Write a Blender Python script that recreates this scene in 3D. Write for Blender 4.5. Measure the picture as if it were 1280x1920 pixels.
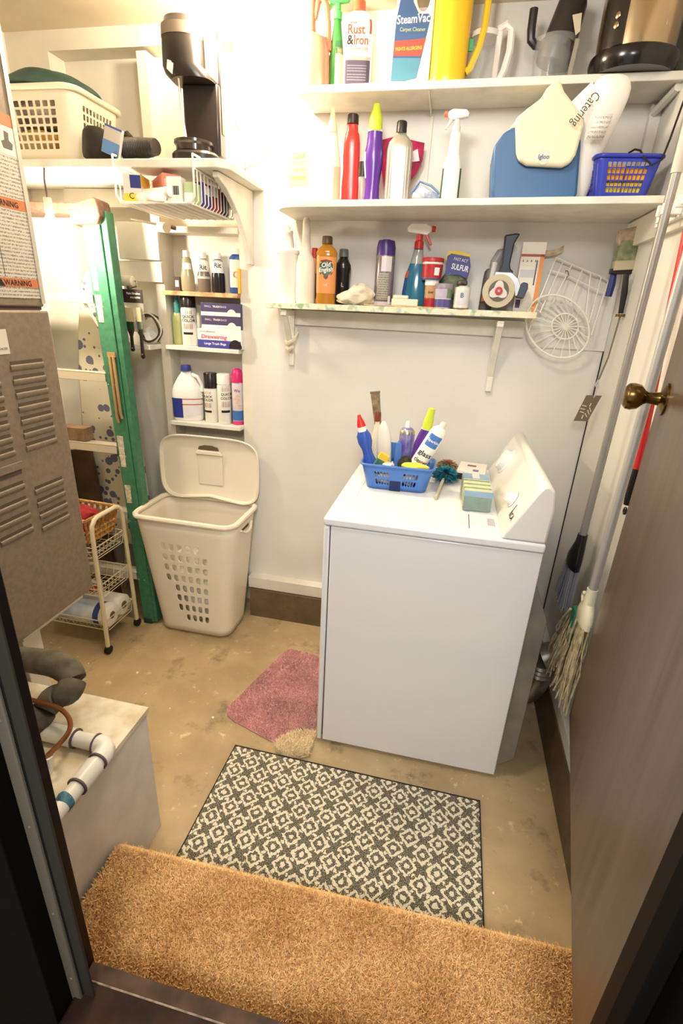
import bpy, bmesh, math, random
import numpy as np
from mathutils import Vector, Matrix, Euler

for _o in list(bpy.data.objects):
    bpy.data.objects.remove(_o)
scene = bpy.context.scene
COL = scene.collection
random.seed(7)
PI = math.pi
sin, cos = math.sin, math.cos

# ------------------------------------------------------------------ camera
F_PX, YAW, PITCH, ROLL, CAM_H = 938.158, -0.196053693, 0.38766823, -0.0499634, 1.51241868
def _basis():
    cy, sy, cp, sp = cos(YAW), sin(YAW), cos(PITCH), sin(PITCH)
    w = Vector((sy*cp, cy*cp, -sp)); r = Vector((cy, -sy, 0)); d = w.cross(r)
    cr, sr = cos(ROLL), sin(ROLL)
    return r*cr + d*sr, d*cr - r*sr, w
CR, CD, CW = _basis()
cam_data = bpy.data.cameras.new('camera')
cam = bpy.data.objects.new('camera', cam_data); COL.objects.link(cam)
cam_data.sensor_fit = 'VERTICAL'; cam_data.sensor_height = 36.0; cam_data.lens = F_PX/1920*36.0
cam_data.clip_start = 0.02; cam_data.clip_end = 50
_u, _b = -CD, -CW
cam.matrix_world = Matrix(((CR.x, _u.x, _b.x, 0), (CR.y, _u.y, _b.y, 0), (CR.z, _u.z, _b.z, CAM_H), (0, 0, 0, 1)))
scene.camera = cam

# ------------------------------------------------------------------ world, lights, exposure
world = bpy.data.worlds.new('world'); scene.world = world
world.use_nodes = True
world.node_tree.nodes['Background'].inputs[0].default_value = (1.0, 0.97, 0.93, 1)
world.node_tree.nodes['Background'].inputs[1].default_value = 0.9
scene.view_settings.view_transform = 'Standard'
scene.view_settings.look = 'None'
scene.view_settings.gamma = 1.0
scene.view_settings.use_curve_mapping = False
scene.view_settings.exposure = 0.0

def light(kind, name, loc, power, color, size=0.1, rot=None):
    l = bpy.data.lights.new(name, kind); l.energy = power; l.color = color
    if kind == 'AREA': l.shape = 'DISK'; l.size = size
    else: l.shadow_soft_size = size
    o = bpy.data.objects.new(name, l); COL.objects.link(o); o.location = loc
    if rot: o.rotation_euler = rot
    return o
# bulb on the ceiling over the left rear corner (just above the frame), ceiling lamp in the room, added soft fill light behind the camera
light('POINT', 'rear_ceiling_bulb_light', (-0.80, 1.86, 2.34), 38.0, (1.0, 0.83, 0.60), 0.05)
light('POINT', 'room_ceiling_lamp_light', (-0.30, 0.95, 2.32), 27.0, (1.0, 0.95, 0.87), 0.12)
light('AREA', 'hall_fill_light', (0.1, -0.75, 2.35), 34.0, (1.0, 0.98, 0.95), 0.5, (math.radians(28), 0, 0))

# ------------------------------------------------------------------ helpers
def at(u, v, x=None, y=None, z=None):
    k = CR*((u-640)/F_PX) + CD*((v-960)/F_PX) + CW
    t = x/k.x if x is not None else y/k.y if y is not None else (z-CAM_H)/k.z
    return Vector((0, 0, CAM_H)) + k*t
def sx(u, v, y):            # metres per picture pixel across, on the plane at depth y
    return (at(u+2, v, y=y).x - at(u-2, v, y=y).x)/4

def lin(c):
    c = c/255.0
    return c/12.92 if c <= 0.04045 else ((c+0.055)/1.055)**2.4
MATS = {}
def mat(key, rgb=(200, 200, 200), rough=0.5, metal=0.0, noise=None, bump=None, trans=0.0, alpha=1.0, emit=None, ior=1.45, coat=0.0, rgb2=None, spec=None):
    if key in MATS: return MATS[key]
    m = bpy.data.materials.new(key); m.use_nodes = True
    nt = m.node_tree; b = nt.nodes['Principled BSDF']
    col = (lin(rgb[0]), lin(rgb[1]), lin(rgb[2]), 1)
    b.inputs['Base Color'].default_value = col
    b.inputs['Roughness'].default_value = rough; b.inputs['Metallic'].default_value = metal
    b.inputs['Transmission Weight'].default_value = trans; b.inputs['Alpha'].default_value = alpha
    b.inputs['IOR'].default_value = ior; b.inputs['Coat Weight'].default_value = coat
    if spec is not None: b.inputs['Specular IOR Level'].default_value = spec
    if emit:
        b.inputs['Emission Color'].default_value = (*emit[0], 1); b.inputs['Emission Strength'].default_value = emit[1]
    tc = None
    if noise or bump:
        tc = nt.nodes.new('ShaderNodeTexCoord')
    if noise:
        n = nt.nodes.new('ShaderNodeTexNoise'); n.inputs['Scale'].default_value = noise[0]; n.inputs['Detail'].default_value = 5
        nt.links.new(tc.outputs['Object'], n.inputs['Vector'])
        mx = nt.nodes.new('ShaderNodeMix'); mx.data_type = 'RGBA'
        c2 = rgb2 if rgb2 else tuple(max(0, c*(1-noise[1])) for c in rgb)
        mx.inputs[6].default_value = col; mx.inputs[7].default_value = (lin(c2[0]), lin(c2[1]), lin(c2[2]), 1)
        rp = nt.nodes.new('ShaderNodeMapRange'); rp.inputs[1].default_value = 0.38; rp.inputs[2].default_value = 0.68
        nt.links.new(n.outputs['Fac'], rp.inputs[0]); nt.links.new(rp.outputs[0], mx.inputs[0])
        nt.links.new(mx.outputs[2], b.inputs['Base Color'])
    if bump:
        n = nt.nodes.new('ShaderNodeTexNoise'); n.inputs['Scale'].default_value = bump[0]; n.inputs['Detail'].default_value = 4
        nt.links.new(tc.outputs['Object'], n.inputs['Vector'])
        bp = nt.nodes.new('ShaderNodeBump'); bp.inputs['Strength'].default_value = bump[1]; bp.inputs['Distance'].default_value = 0.004
        nt.links.new(n.outputs['Fac'], bp.inputs['Height']); nt.links.new(bp.outputs[0], b.inputs['Normal'])
    MATS[key] = m
    return m

class MB:
    def __init__(s): s.v = []; s.f = []
    def add(s, vs, fs):
        o = len(s.v); s.v += [tuple(p) for p in vs]; s.f += [tuple(i+o for i in f) for f in fs]; return s
    def box(s, p0, p1, rz=0, piv=None):
        x0, y0, z0 = p0; x1, y1, z1 = p1
        vs = [(x0, y0, z0), (x1, y0, z0), (x1, y1, z0), (x0, y1, z0), (x0, y0, z1), (x1, y0, z1), (x1, y1, z1), (x0, y1, z1)]
        if rz:
            c = Vector(piv) if piv else Vector(((x0+x1)/2, (y0+y1)/2, 0)); R = Matrix.Rotation(rz, 3, 'Z')
            vs = [R @ (Vector(p)-c)+c for p in vs]
        return s.add(vs, [(0, 3, 2, 1), (4, 5, 6, 7), (0, 1, 5, 4), (1, 2, 6, 5), (2, 3, 7, 6), (3, 0, 4, 7)])
    def obox(s, c, ex, ey, ez):      # centre and three half-extent vectors
        c, ex, ey, ez = map(Vector, (c, ex, ey, ez))
        vs = [c+ex*a+ey*b+ez*d for d in (-1, 1) for a, b in ((-1, -1), (1, -1), (1, 1), (-1, 1))]
        return s.add(vs, [(0, 3, 2, 1), (4, 5, 6, 7), (0, 1, 5, 4), (1, 2, 6, 5), (2, 3, 7, 6), (3, 0, 4, 7)])
    def loft(s, secs, seg=20, cap0=True, cap1=True):
        # secs: (z, hx, hy[, n, ox, oy]) superellipse rings
        rings = []
        for q in secs:
            z, hx, hy = q[:3]; n = q[3] if len(q) > 3 else 2; ox = q[4] if len(q) > 4 else 0; oy = q[5] if len(q) > 5 else 0
            ring = []
            for k in range(seg):
                a = 2*PI*(k+.5)/seg; c_, s_ = cos(a), sin(a)
                ring.append((ox+hx*math.copysign(abs(c_)**(2/n), c_), oy+hy*math.copysign(abs(s_)**(2/n), s_), z))
            rings.append(ring)
        vs = [p for r in rings for p in r]; fs = []
        for i in range(len(rings)-1):
            for k in range(seg):
                a = i*seg+k; b = i*seg+(k+1) % seg
                fs.append((a, b, b+seg, a+seg))
        if cap0: fs.append(tuple(range(seg-1, -1, -1)))
        if cap1: fs.append(tuple(range((len(rings)-1)*seg, len(rings)*seg)))
        return s.add(vs, fs)
    def cyl(s, p0, p1, r0, r1=None, seg=12, caps=True):
        r1 = r0 if r1 is None else r1
        p0, p1 = Vector(p0), Vector(p1); d = (p1-p0).normalized()
        a = d.orthogonal().normalized(); b = d.cross(a)
        vs = [p+(a*cos(2*PI*k/seg)+b*sin(2*PI*k/seg))*r for p, r in ((p0, r0), (p1, r1)) for k in range(seg)]
        fs = [(k, (k+1) % seg, seg+(k+1) % seg, seg+k) for k in range(seg)]
        if caps: fs += [tuple(range(seg-1, -1, -1)), tuple(range(seg, 2*seg))]
        return s.add(vs, fs)
    def revolve(s, p0, d, prof, seg=16):   # prof: (t along d, r)
        p0, d = Vector(p0), Vector(d).normalized(); a = d.orthogonal().normalized(); b = d.cross(a)
        vs = [p0+d*t+(a*cos(2*PI*k/seg)+b*sin(2*PI*k/seg))*r for t, r in prof for k in range(seg)]
        m = len(prof); fs = [(i*seg+k, i*seg+(k+1) % seg, (i+1)*seg+(k+1) % seg, (i+1)*seg+k) for i in range(m-1) for k in range(seg)]
        fs += [tuple(range(seg-1, -1, -1)), tuple(range((m-1)*seg, m*seg))]
        return s.add(vs, fs)
    def tube(s, path, r, seg=8, closed=False):
        P = [Vector(p) for p in path]; n = len(P); R = r if isinstance(r, (list, tuple)) else [r]*n
        rings = []; prev = None
        for i in range(n):
            if closed: t = (P[(i+1) % n]-P[i-1]).normalized()
            else: t = (P[min(i+1, n-1)]-P[max(i-1, 0)]).normalized()
            if prev is None: a = t.orthogonal().normalized()
            else:
                a = prev-t*prev.dot(t); a = a.normalized() if a.length > 1e-6 else t.orthogonal().normalized()
            prev = a; b = t.cross(a)
            rings.append([P[i]+(a*cos(2*PI*k/seg)+b*sin(2*PI*k/seg))*R[i] for k in range(seg)])
        vs = [p for q in rings for p in q]; fs = []
        for i in range(n if closed else n-1):
            j = (i+1) % n
            for k in range(seg): fs.append((i*seg+k, i*seg+(k+1) % seg, j*seg+(k+1) % seg, j*seg+k))
        if not closed: fs += [tuple(range(seg-1, -1, -1)), tuple(range((n-1)*seg, n*seg))]
        return s.add(vs, fs)
    def prism(s, poly, d, O=(0, 0, 0), U=(1, 0, 0), V=(0, 0, 1)):   # polygon in plane O+U*a+V*b pushed along d
        O, U, V, d = map(Vector, (O, U, V, d)); n = len(poly)
        vs = [O+U*a+V*b for a, b in poly]; vs += [p+d for p in vs]
        fs = [tuple(range(n)), tuple(range(2*n-1, n-1, -1))] + [(i+n, (i+1) % n+n, (i+1) % n, i) for i in range(n)]
        return s.add(vs, fs)
    def shell(s, S, us, vs_, holes=(), rnd=0.3):
        # sheet S(u,v) split at us x vs_, cells in holes get an eight-cornered opening
        def V(u, v): s.v.append(tuple(S(u, v))); return len(s.v)-1
        G = [[V(u, v) for u in us] for v in vs_]
        for j in range(len(vs_)-1):
            for i in range(len(us)-1):
                a, b, c, d = G[j][i], G[j][i+1], G[j+1][i+1], G[j+1][i]
                if (i, j) not in holes: s.f.append((a, b, c, d)); continue
                u0, u1, v0, v1 = us[i], us[i+1], vs_[j], vs_[j+1]; du, dv = (u1-u0), (v1-v0); m = 0.04
                r = rnd
                pts = [(r, m), (1-r, m), (1-m, r), (1-m, 1-r), (1-r, 1-m), (r, 1-m), (m, 1-r), (m, r)]
                q = [V(u0+du*p, v0+dv*t) for p, t in pts]
                s.f += [(a, b, q[1], q[0]), (b, q[2], q[1]), (b, c, q[3], q[2]), (c, q[4], q[3]), (c, d, q[5], q[4]), (d, q[6], q[5]), (d, a, q[7], q[6]), (a, q[0], q[7])]
        return s
    def build(s, name, m, parent=None, ang=35, bev=0.0, solid=0.0, sub=0, off=None, smooth=True):
        me = bpy.data.meshes.new(name)
        if off is None and parent is not None:
            q = parent
            while q.parent: q = q.parent
            if q.get('_w'): off = q.location
        vs = s.v if off is None else [(p[0]-off[0], p[1]-off[1], p[2]-off[2]) for p in s.v]
        me.from_pydata(vs, [], s.f)
        me.materials.append(m)
        bm = bmesh.new(); bm.from_mesh(me)
        bmesh.ops.remove_doubles(bm, verts=bm.verts, dist=1e-6)
        bmesh.ops.recalc_face_normals(bm, faces=bm.faces); bm.to_mesh(me); bm.free()
        if smooth:
            me.shade_smooth(); me.set_sharp_from_angle(angle=math.radians(ang))
        o = bpy.data.objects.new(name, me); COL.objects.link(o)
        if parent is not None: o.parent = parent
        if solid: q = o.modifiers.new('thick', 'SOLIDIFY'); q.thickness = solid; q.offset = 0
        if sub: q = o.modifiers.new('smooth', 'SUBSURF'); q.levels = sub; q.render_levels = sub
        if bev: q = o.modifiers.new('bevel', 'BEVEL'); q.width = bev; q.segments = 2; q.limit_method = 'ANGLE'
        return o

def tag(o, label, cat, group=None, kind=None):
    o['label'] = label; o['category'] = cat
    if group: o['group'] = group
    if kind: o['kind'] = kind
    return o
def thing(name, label, cat, loc=(0, 0, 0), rz=0.0, group=None, world=False):
    o = bpy.data.objects.new(name, None); COL.objects.link(o); o.empty_display_size = 0.05
    o.location = loc; o.rotation_euler = (0, 0, rz); tag(o, label, cat, group)
    if world: o['_w'] = 1        # parts are given in room coordinates
    return o
def struct(name, mb, m, label, cat, **k):
    o = mb.build(name, m, **k); return tag(o, label, cat, kind='structure')
def copy_tree(o, parent=None):
    c = o.copy(); COL.objects.link(c); c.parent = parent
    for ch in o.children: copy_tree(ch, c)
    return c
def smooth_path(P, n=4):
    P = [Vector(p) for p in P]; Q = []
    for i in range(len(P)-1):
        a, b, c, d = P[max(i-1, 0)], P[i], P[i+1], P[min(i+2, len(P)-1)]
        for k in range(n):
            t = k/n; Q.append(.5*((2*b)+(c-a)*t+(2*a-5*b+4*c-d)*t*t+(3*b-a-3*c+d)*t**3))
    return Q+[P[-1]]
FONT = {}
def text_mesh(body, size, bold=False):
    k = (body, size, bold)
    if k in FONT: return FONT[k]
    cu = bpy.data.curves.new('lettering', 'FONT'); cu.body = body; cu.size = size; cu.resolution_u = 2
    cu.align_x = 'CENTER'; cu.align_y = 'CENTER'
    if bold: cu.offset = size*0.018
    o = bpy.data.objects.new('lettering', cu); COL.objects.link(o)
    dg = bpy.context.evaluated_depsgraph_get(); ev = o.evaluated_get(dg); me = ev.to_mesh()
    vs = [tuple(v.co) for v in me.vertices]; fs = [tuple(p.vertices) for p in me.polygons]
    ev.to_mesh_clear(); bpy.data.objects.remove(o); bpy.data.curves.remove(cu)
    FONT[k] = (vs, fs); return FONT[k]
def lettering(body, size, m, parent, O, U=(1, 0, 0), V=(0, 0, 1), bold=False, bend=None, fit=None, skew=0):
    vs, fs = text_mesh(body, size, bold)
    O, U, V = Vector(O), Vector(U), Vector(V)
    w = max(v[0] for v in vs)-min(v[0] for v in vs)
    k = fit/w if fit else 1.0
    mb = MB()
    pts = []
    for x, y, _ in vs:
        x = x*k+skew*y
        pts.append(bend(x, y) if bend else O+U*x+V*y)
    mb.add(pts, fs)
    return mb.build('lettering', m, parent, smooth=False)
WHITE_PRINT = mat('white_print', (240, 240, 238), 0.5)
BLACK_PRINT = mat('black_print', (28, 26, 26), 0.5)
# ------------------------------------------------------------------ setting materials
PAINT = mat('painted_panel', (226, 223, 216), 0.42, noise=(3.0, 0.04), bump=(60, 0.05))
PAINT2 = mat('painted_board', (226, 220, 205), 0.5, noise=(9.0, 0.04), bump=(40, 0.08))
def concrete(key, a, b, dark, sc=2.2, specks=True):
    m = bpy.data.materials.new(key); m.use_nodes = True; nt = m.node_tree; N = nt.nodes; L = nt.links
    bs = N['Principled BSDF']; bs.inputs['Roughness'].default_value = 0.62
    tc = N.new('ShaderNodeTexCoord')
    def noise(s, d=6, r=0.6):
        n = N.new('ShaderNodeTexNoise'); n.inputs['Scale'].default_value = s; n.inputs['Detail'].default_value = d; n.inputs['Roughness'].default_value = r
        L.new(tc.outputs['Object'], n.inputs['Vector']); return n.outputs['Fac']
    def rng(f, lo, hi):
        r = N.new('ShaderNodeMapRange'); r.inputs[1].default_value = lo; r.inputs[2].default_value = hi; L.new(f, r.inputs[0]); return r.outputs[0]
    def mix(f, c1, c2):
        x = N.new('ShaderNodeMix'); x.data_type = 'RGBA'; L.new(f, x.inputs[0])
        for i, c in ((6, c1), (7, c2)):
            if isinstance(c, tuple): x.inputs[i].default_value = (lin(c[0]), lin(c[1]), lin(c[2]), 1)
            else: L.new(c, x.inputs[i])
        return x.outputs[2]
    c = mix(rng(noise(sc), .35, .65), a, b)
    c = mix(rng(noise(sc*2.7, 8, .7), .56, .72), c, dark)
    c = mix(rng(noise(sc*7, 8, .7), .60, .74), c, tuple(min(255, int(q*1.25)) for q in a))
    if specks: c = mix(rng(noise(38, 2, .5), .735, .75), c, (225, 222, 210))
    L.new(c, bs.inputs['Base Color'])
    bp = N.new('ShaderNodeBump'); bp.inputs['Strength'].default_value = 0.25; bp.inputs['Distance'].default_value = 0.004
    L.new(noise(45), bp.inputs['Height']); L.new(bp.outputs[0], bs.inputs['Normal'])
    MATS[key] = m; return m
CONC = concrete('concrete_floor', (190, 168, 128), (156, 134, 98), (112, 96, 70))
CURB = concrete('concrete_curb', (112, 92, 66), (84, 68, 48), (62, 52, 40), 5, False)
DARKWOOD = mat('dark_stained_wood', (27, 19, 15), 0.5, noise=(14, 0.35), spec=.15)
D = 2.146; XR = 0.551; XL = -1.85; CEIL = 2.435

# ------------------------------------------------------------------ shell of the room
struct('floor', MB().box((-1.98, -0.2, -0.08), (0.75, 2.45, 0)), CONC, 'stained tan concrete floor of the utility room', 'floor')
struct('ceiling', MB().box((-1.98, 0.40, CEIL), (0.75, 2.45, CEIL+0.06)), mat('ceiling_paint', (228, 216, 190), 0.7, noise=(2.5, 0.08)), 'cream painted ceiling over the left corner', 'ceiling')
struct('wall_back', MB().box((-0.862, D, 0.222), (0.70, D+0.12, CEIL)), PAINT, 'smooth off-white panelled back wall behind the dryer and shelves', 'wall')
struct('wall_back_left', MB().box((-1.98, 2.236, 0.0), (-0.862, 2.30, CEIL)), PAINT2, 'cream back of the open stud bays behind ladder and small shelves', 'wall')
struct('wall_right', MB().box((XR, 0.42, 0.19), (0.66, D, CEIL)), PAINT, 'off-white right wall where the broom and mop hang', 'wall')
struct('wall_left', MB().box((XL-0.1, 0.3, 0.0), (XL, 2.236, CEIL)), PAINT2, 'cream left wall behind furnace and laundry basket', 'wall')
FW = mat('hall_paint', (214, 204, 186), .6)
struct('wall_front_left', MB().box((-1.98, 0.30, 0.0), (-0.80, 0.40, CEIL)), FW, 'front wall left of the doorway', 'wall')
struct('wall_front_right', MB().box((0.60, 0.30, 0.0), (0.75, 0.40, CEIL)), FW, 'front wall right of the doorway', 'wall')
struct('wall_front_top', MB().box((-0.80, 0.30, 2.352), (0.60, 0.40, CEIL)), FW, 'front wall piece above the doorway', 'wall')
# concrete kerb under both framed walls and the timber sill on it
struct('trim_1', MB().box((-0.872, 2.085, 0), (0.513, 2.24, 0.158)), CURB, 'dark rough concrete kerb under the back wall', 'kerb')
struct('trim_2', MB().box((0.513, 0.60, 0), (0.66, 2.24, 0.19)), CURB, 'dark rough concrete kerb along the right wall', 'kerb')
struct('trim_3', MB().box((-0.885, 2.098, 0.160), (0.513, D+0.05, 0.222)), PAINT2, 'cream painted timber sill lying on the back kerb', 'sill', bev=0.003)
struct('trim_19', MB().box((0.5165, 0.60, 0.191), (XR, 2.097, 0.245)), PAINT, 'narrow off-white sill board on the right kerb', 'sill', bev=.002)
struct('trim_20', MB().box((XR-.0035, D-.007, 0.25), (XR-.0005, D-.0005, 1.404)), mat('dark_joint', (40, 32, 26), .8), 'dark open joint between the back and right wall panels', 'joint')
# exposed studs and header of the left part
struct('trim_4', MB().box((-0.905, D, 0.20), (-0.862, 2.236, CEIL)), PAINT2, 'cream stud on the right of the little built-in shelves', 'stud')
struct('trim_5', MB().box((-1.292, D, 0.0), (-1.252, 2.236, 2.36)), PAINT2, 'cream stud on the left of the little built-in shelves', 'stud')
struct('trim_6', MB().box((XL, D, 2.372), (-0.905, 2.236, CEIL)), PAINT2, 'cream painted header plate above the open stud bay', 'header')
struct('trim_7', MB().box((-1.252, D-0.004, 1.766), (-0.905, 2.236, 1.79)), PAINT2, 'cream board closing the top of the built-in shelves', 'board', bev=0.002)
struct('trim_15', MB().box((XL, D, 0.0), (-1.667, 2.236, 2.372)), PAINT2, 'cream corner board at the left end of the open stud bay', 'board')
# corner strips
struct('trim_8', MB().box((0.518, 2.120, 1.85), (XR, D, 2.155)), PAINT, 'narrow white corner strip between middle and top shelf', 'trim', bev=0.002)
struct('trim_9', MB().box((XR-0.018, 1.20, 1.745), (XR, D, 1.825)), PAINT2, 'cream nailing board along the right wall under the middle shelf', 'board', bev=0.002)
# thin plywood sheet let into the corner behind the wire rack
mb = MB()
mb.prism([(0.285, 1.405), (0.550, 1.405), (0.550, 1.665), (0.470, 1.665), (0.468, 1.60), (0.446, 1.585), (0.425, 1.60), (0.422, 1.672), (0.372, 1.675), (0.36, 1.60)], (0, -0.006, 0), (0, D, 0))
struct('trim_10', mb, PAINT, 'thin white notched plywood sheet on the wall behind the wire rack', 'panel')

# ------------------------------------------------------------------ doorway: jambs, threshold, step
METAL = mat('grey_strip_metal', (104, 98, 84), 0.55, 0.2, spec=.3)
JB = 0.475
jl = thing('trim_11', 'dark stained left door jamb with grey metal weather strip', 'door jamb', (-0.56, 0.40, 0), world=True); jl['kind'] = 'structure'
MB().box((-0.62, 0.405, 0.05), (-0.519, 0.452, 2.35)).build('jamb_board', DARKWOOD, jl, bev=0.002)
gx0, gx1 = at(60, 1499, y=.400).x, at(83, 1499, y=.400).x; mx0, mx1 = at(29, 1499, y=.394).x, at(51, 1499, y=.394).x
MB().box((gx0, 0.400, 0.363), (gx1, 0.4045, 2.35)).build('stop_strip', mat('dark_strip', (48, 46, 39), 0.6, 0.0, spec=.15), jl, bev=0.002)
MB().box((-0.62, 0.4005, 0.30), (gx0-.0005, 0.4045, 2.35)).build('jamb_recess', mat('black_gap', (10, 9, 8), 0.9), jl)
MB().box((mx0, 0.394, 0.33), (mx1, 0.400, 2.35)).build('weather_strip', METAL, jl, bev=0.002)
for z in (0.42, 0.60, 0.80, 1.0, 1.2):
    MB().revolve(((mx0+mx1)/2, 0.394, z), (0, -1, 0), [(0, .0035), (.0012, .003), (.0018, .001)], 8).build('screw', METAL, jl)
MB().box((-0.80, 0.36, 0.0), (mx0-.0005, 0.400, 2.35)).build('casing', mat('black_casing', (13, 11, 9), 0.8, noise=(20, .3), spec=.05), jl, bev=0.002)
jr = thing('trim_12', 'black stained right door jamb beside the open brown door', 'door jamb', (0.36, 0.40, 0), world=True); jr['kind'] = 'structure'
MB().box((0.300, 0.405, 0.05), (0.40, 0.452, 2.35)).build('jamb_board', DARKWOOD, jr, bev=0.002)
MB().box((0.283, 0.375, 0.36), (0.302, 0.404, 2.35)).build('stop_strip', mat('black_strip', (14, 12, 11), 0.7, spec=.1), jr, bev=0.002)
MB().box((0.303, 0.27, 0.0), (0.60, 0.404, 2.35)).build('casing', MATS['black_casing'], jr, bev=0.002)
th = thing('trim_13', 'dark brown wooden threshold with a pale worn nosing edge', 'threshold', (-0.1, 0.3, 0), world=True); th['kind'] = 'structure'
MB().box((-0.519, -0.3, 0.335), (0.302, 0.447, 0.362)).build('sill_board', mat('brown_sill', (50, 32, 26), 0.5, noise=(18, .35), spec=.12), th, bev=0.006)
MB().box((-0.519, 0.425, 0.10), (0.302, 0.440, 0.335)).build('riser_board', DARKWOOD, th)
MB().box((-0.517, 0.421, 0.3621), (0.300, 0.4465, 0.3634)).build('nosing_band', mat('nosing_brown', (80, 60, 47), .5, noise=(25, .3), spec=.12), th)
MB().cyl((-0.515, 0.4205, 0.3625), (0.300, 0.4205, 0.3625), 0.0016, seg=6).build('worn_edge', mat('worn_edge', (150, 128, 104), 0.5, noise=(60, .5)), th)

step = thing('trim_14', 'carpeted wooden step below the threshold', 'step', (-0.1, 0.6, 0), world=True); step['kind'] = 'structure'
def ledge(x): return 0.739 + (x+0.70)*0.0285
mb = MB(); mb.prism([(-0.698, 0.36), (0.50, 0.36), (0.50, ledge(0.50)), (-0.698, ledge(-0.698))], (0, 0, 0.183), (0, 0, 0), (1, 0, 0), (0, 1, 0))
mb.build('tread', mat('step_wood', (70, 46, 32), 0.5), step)

def pile(name, poly_test, n, x0, x1, y0, y1, zf, h, w, cols, parent, lean=0.5, seed=3):
    """shag made of short bent blades, one mesh"""
    rg = np.random.default_rng(seed)
    P = np.stack([rg.uniform(x0, x1, n), rg.uniform(y0, y1, n)], 1)
    P = P[poly_test(P)]; n = len(P)
    a = rg.uniform(0, 2*PI, n); ln = rg.normal(0, lean, (n, 2))
    hh = h*rg.uniform(.65, 1.2, n); z0 = zf(P)
    d = np.stack([np.cos(a), np.sin(a)], 1)*(w/2)
    base = np.concatenate([P, z0[:, None]], 1)
    o = np.concatenate([d, np.zeros((n, 1))], 1)
    mid = base + np.concatenate([ln*hh[:, None]*.35, (hh*.6)[:, None]], 1)
    tip = base + np.concatenate([ln*hh[:, None]*1.0, hh[:, None]], 1)
    V = np.stack([base-o, base+o, mid-o*.9, mid+o*.9, tip-o*.35, tip+o*.35], 1).reshape(-1, 3)
    V -= np.array(parent.location if parent.get('_w') else (0, 0, 0))
    i = np.arange(n)*6
    Fq = np.concatenate([np.stack([i, i+1, i+3, i+2], 1), np.stack([i+2, i+3, i+5, i+4], 1)])
    me = bpy.data.meshes.new(name); me.vertices.add(len(V)); me.vertices.foreach_set('co', V.ravel())
    me.loops.add(Fq.size); me.loops.foreach_set('vertex_index', Fq.ravel().astype(np.int32))
    me.polygons.add(len(Fq)); me.polygons.foreach_set('loop_start', np.arange(0, Fq.size, 4, dtype=np.int32))
    me.update(); me.validate(); me.materials.append(cols)
    ob = bpy.data.objects.new(name, me); COL.objects.link(ob); ob.parent = parent; ob['kind'] = 'stuff'
    return ob
SHAG = mat('tan_shag', (242, 203, 143), 0.9, noise=(7.0, 0.2), rgb2=(220, 172, 110))
carpet = thing('step_carpet', 'tan-orange shaggy carpet remnant covering the step', 'carpet', (-0.1, 0.6, 0.183), world=True)
def cpoly(o=0.0): return [(-0.692-o*0, 0.452), (0.485, 0.452), (0.485, ledge(0.485)+0.012), (-0.692, ledge(-0.692)+0.012)]
MB().prism(cpoly(), (0, 0, 0.012), (0, 0, 0.184), (1, 0, 0), (0, 1, 0)).build('backing', SHAG, carpet, bev=0.004)
mb = MB().box((-0.690, 0.74, 0.10), (0.484, 0.752, 0.19))
for i, p in enumerate(mb.v): mb.v[i] = (p[0], p[1]+(p[0]+0.70)*0.0285+0.001, p[2])
mb.build('front_fold', SHAG, carpet, bev=0.003)
def ztop(P):
    e = (ledge(0)+P[:, 0]*0.0285+0.012)-P[:, 1]
    return 0.194 - np.clip(0.02-e, 0, .02)**1*0.5
def inside_c(P): return (P[:, 1] < 0.739+(P[:, 0]+.70)*.0285+.010)
pile('pile', inside_c, 150000, -0.690, 0.483, 0.455, 0.79, ztop, 0.0105, 0.0030, SHAG, carpet, 0.40)

# ------------------------------------------------------------------ brown slab door, standing open
hx, hy = 0.318, 0.462; lx, ly = 0.468, 1.283
dl = math.hypot(lx-hx, ly-hy); da = math.atan2(ly-hy, lx-hx)
dr = thing('door_1', 'brown flush slab door standing open against the right wall', 'door', (hx, hy, 0), da); dr['kind'] = 'structure'
def brown_door():
    m = bpy.data.materials.new('brown_door'); m.use_nodes = True; nt = m.node_tree; b = nt.nodes['Principled BSDF']
    tc = nt.nodes.new('ShaderNodeTexCoord'); mp = nt.nodes.new('ShaderNodeMapping'); mp.inputs['Scale'].default_value = (16, 16, 0.9)
    n = nt.nodes.new('ShaderNodeTexNoise'); n.inputs['Scale'].default_value = 2.0; n.inputs['Detail'].default_value = 6; n.inputs['Distortion'].default_value = 0.6
    rp = nt.nodes.new('ShaderNodeValToRGB'); rp.color_ramp.elements[0].position = .3; rp.color_ramp.elements[1].position = .72
    rp.color_ramp.elements[0].color = (lin(74), lin(58), lin(44), 1); rp.color_ramp.elements[1].color = (lin(98), lin(80), lin(64), 1)
    nt.links.new(tc.outputs['Object'], mp.inputs[0]); nt.links.new(mp.outputs[0], n.inputs[0]); nt.links.new(n.outputs['Fac'], rp.inputs[0]); nt.links.new(rp.outputs[0], b.inputs['Base Color'])
    b.inputs['Roughness'].default_value = 0.32
    return m
MB().box((0, -0.036, 0.42), (dl, 0, 2.33)).build('slab', brown_door(), dr, bev=0.002)
BRASS = mat('aged_brass', (140, 114, 64), 0.24, 1.0, noise=(30, .4))
kz = 1.362; kx = dl-0.075
kn = MB(); kn.revolve((kx, 0.0, kz), (0, 1, 0), [(0, .034), (.004, .034), (.008, .026), (.012, .014), (.034, .012), (.040, .015), (.050, .0255), (.064, .029), (.074, .027), (.080, .020), (.0815, .006)], 20)
KNB = kn.build('knob', BRASS, dr)
k2 = MB(); k2.revolve((kx, -0.036, kz), (0, -1, 0), [(0, .034), (.004, .034), (.008, .026), (.012, .014), (.034, .012), (.050, .0255), (.064, .029), (.078, .020)], 18); k2.build('knob', BRASS, dr)
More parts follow.
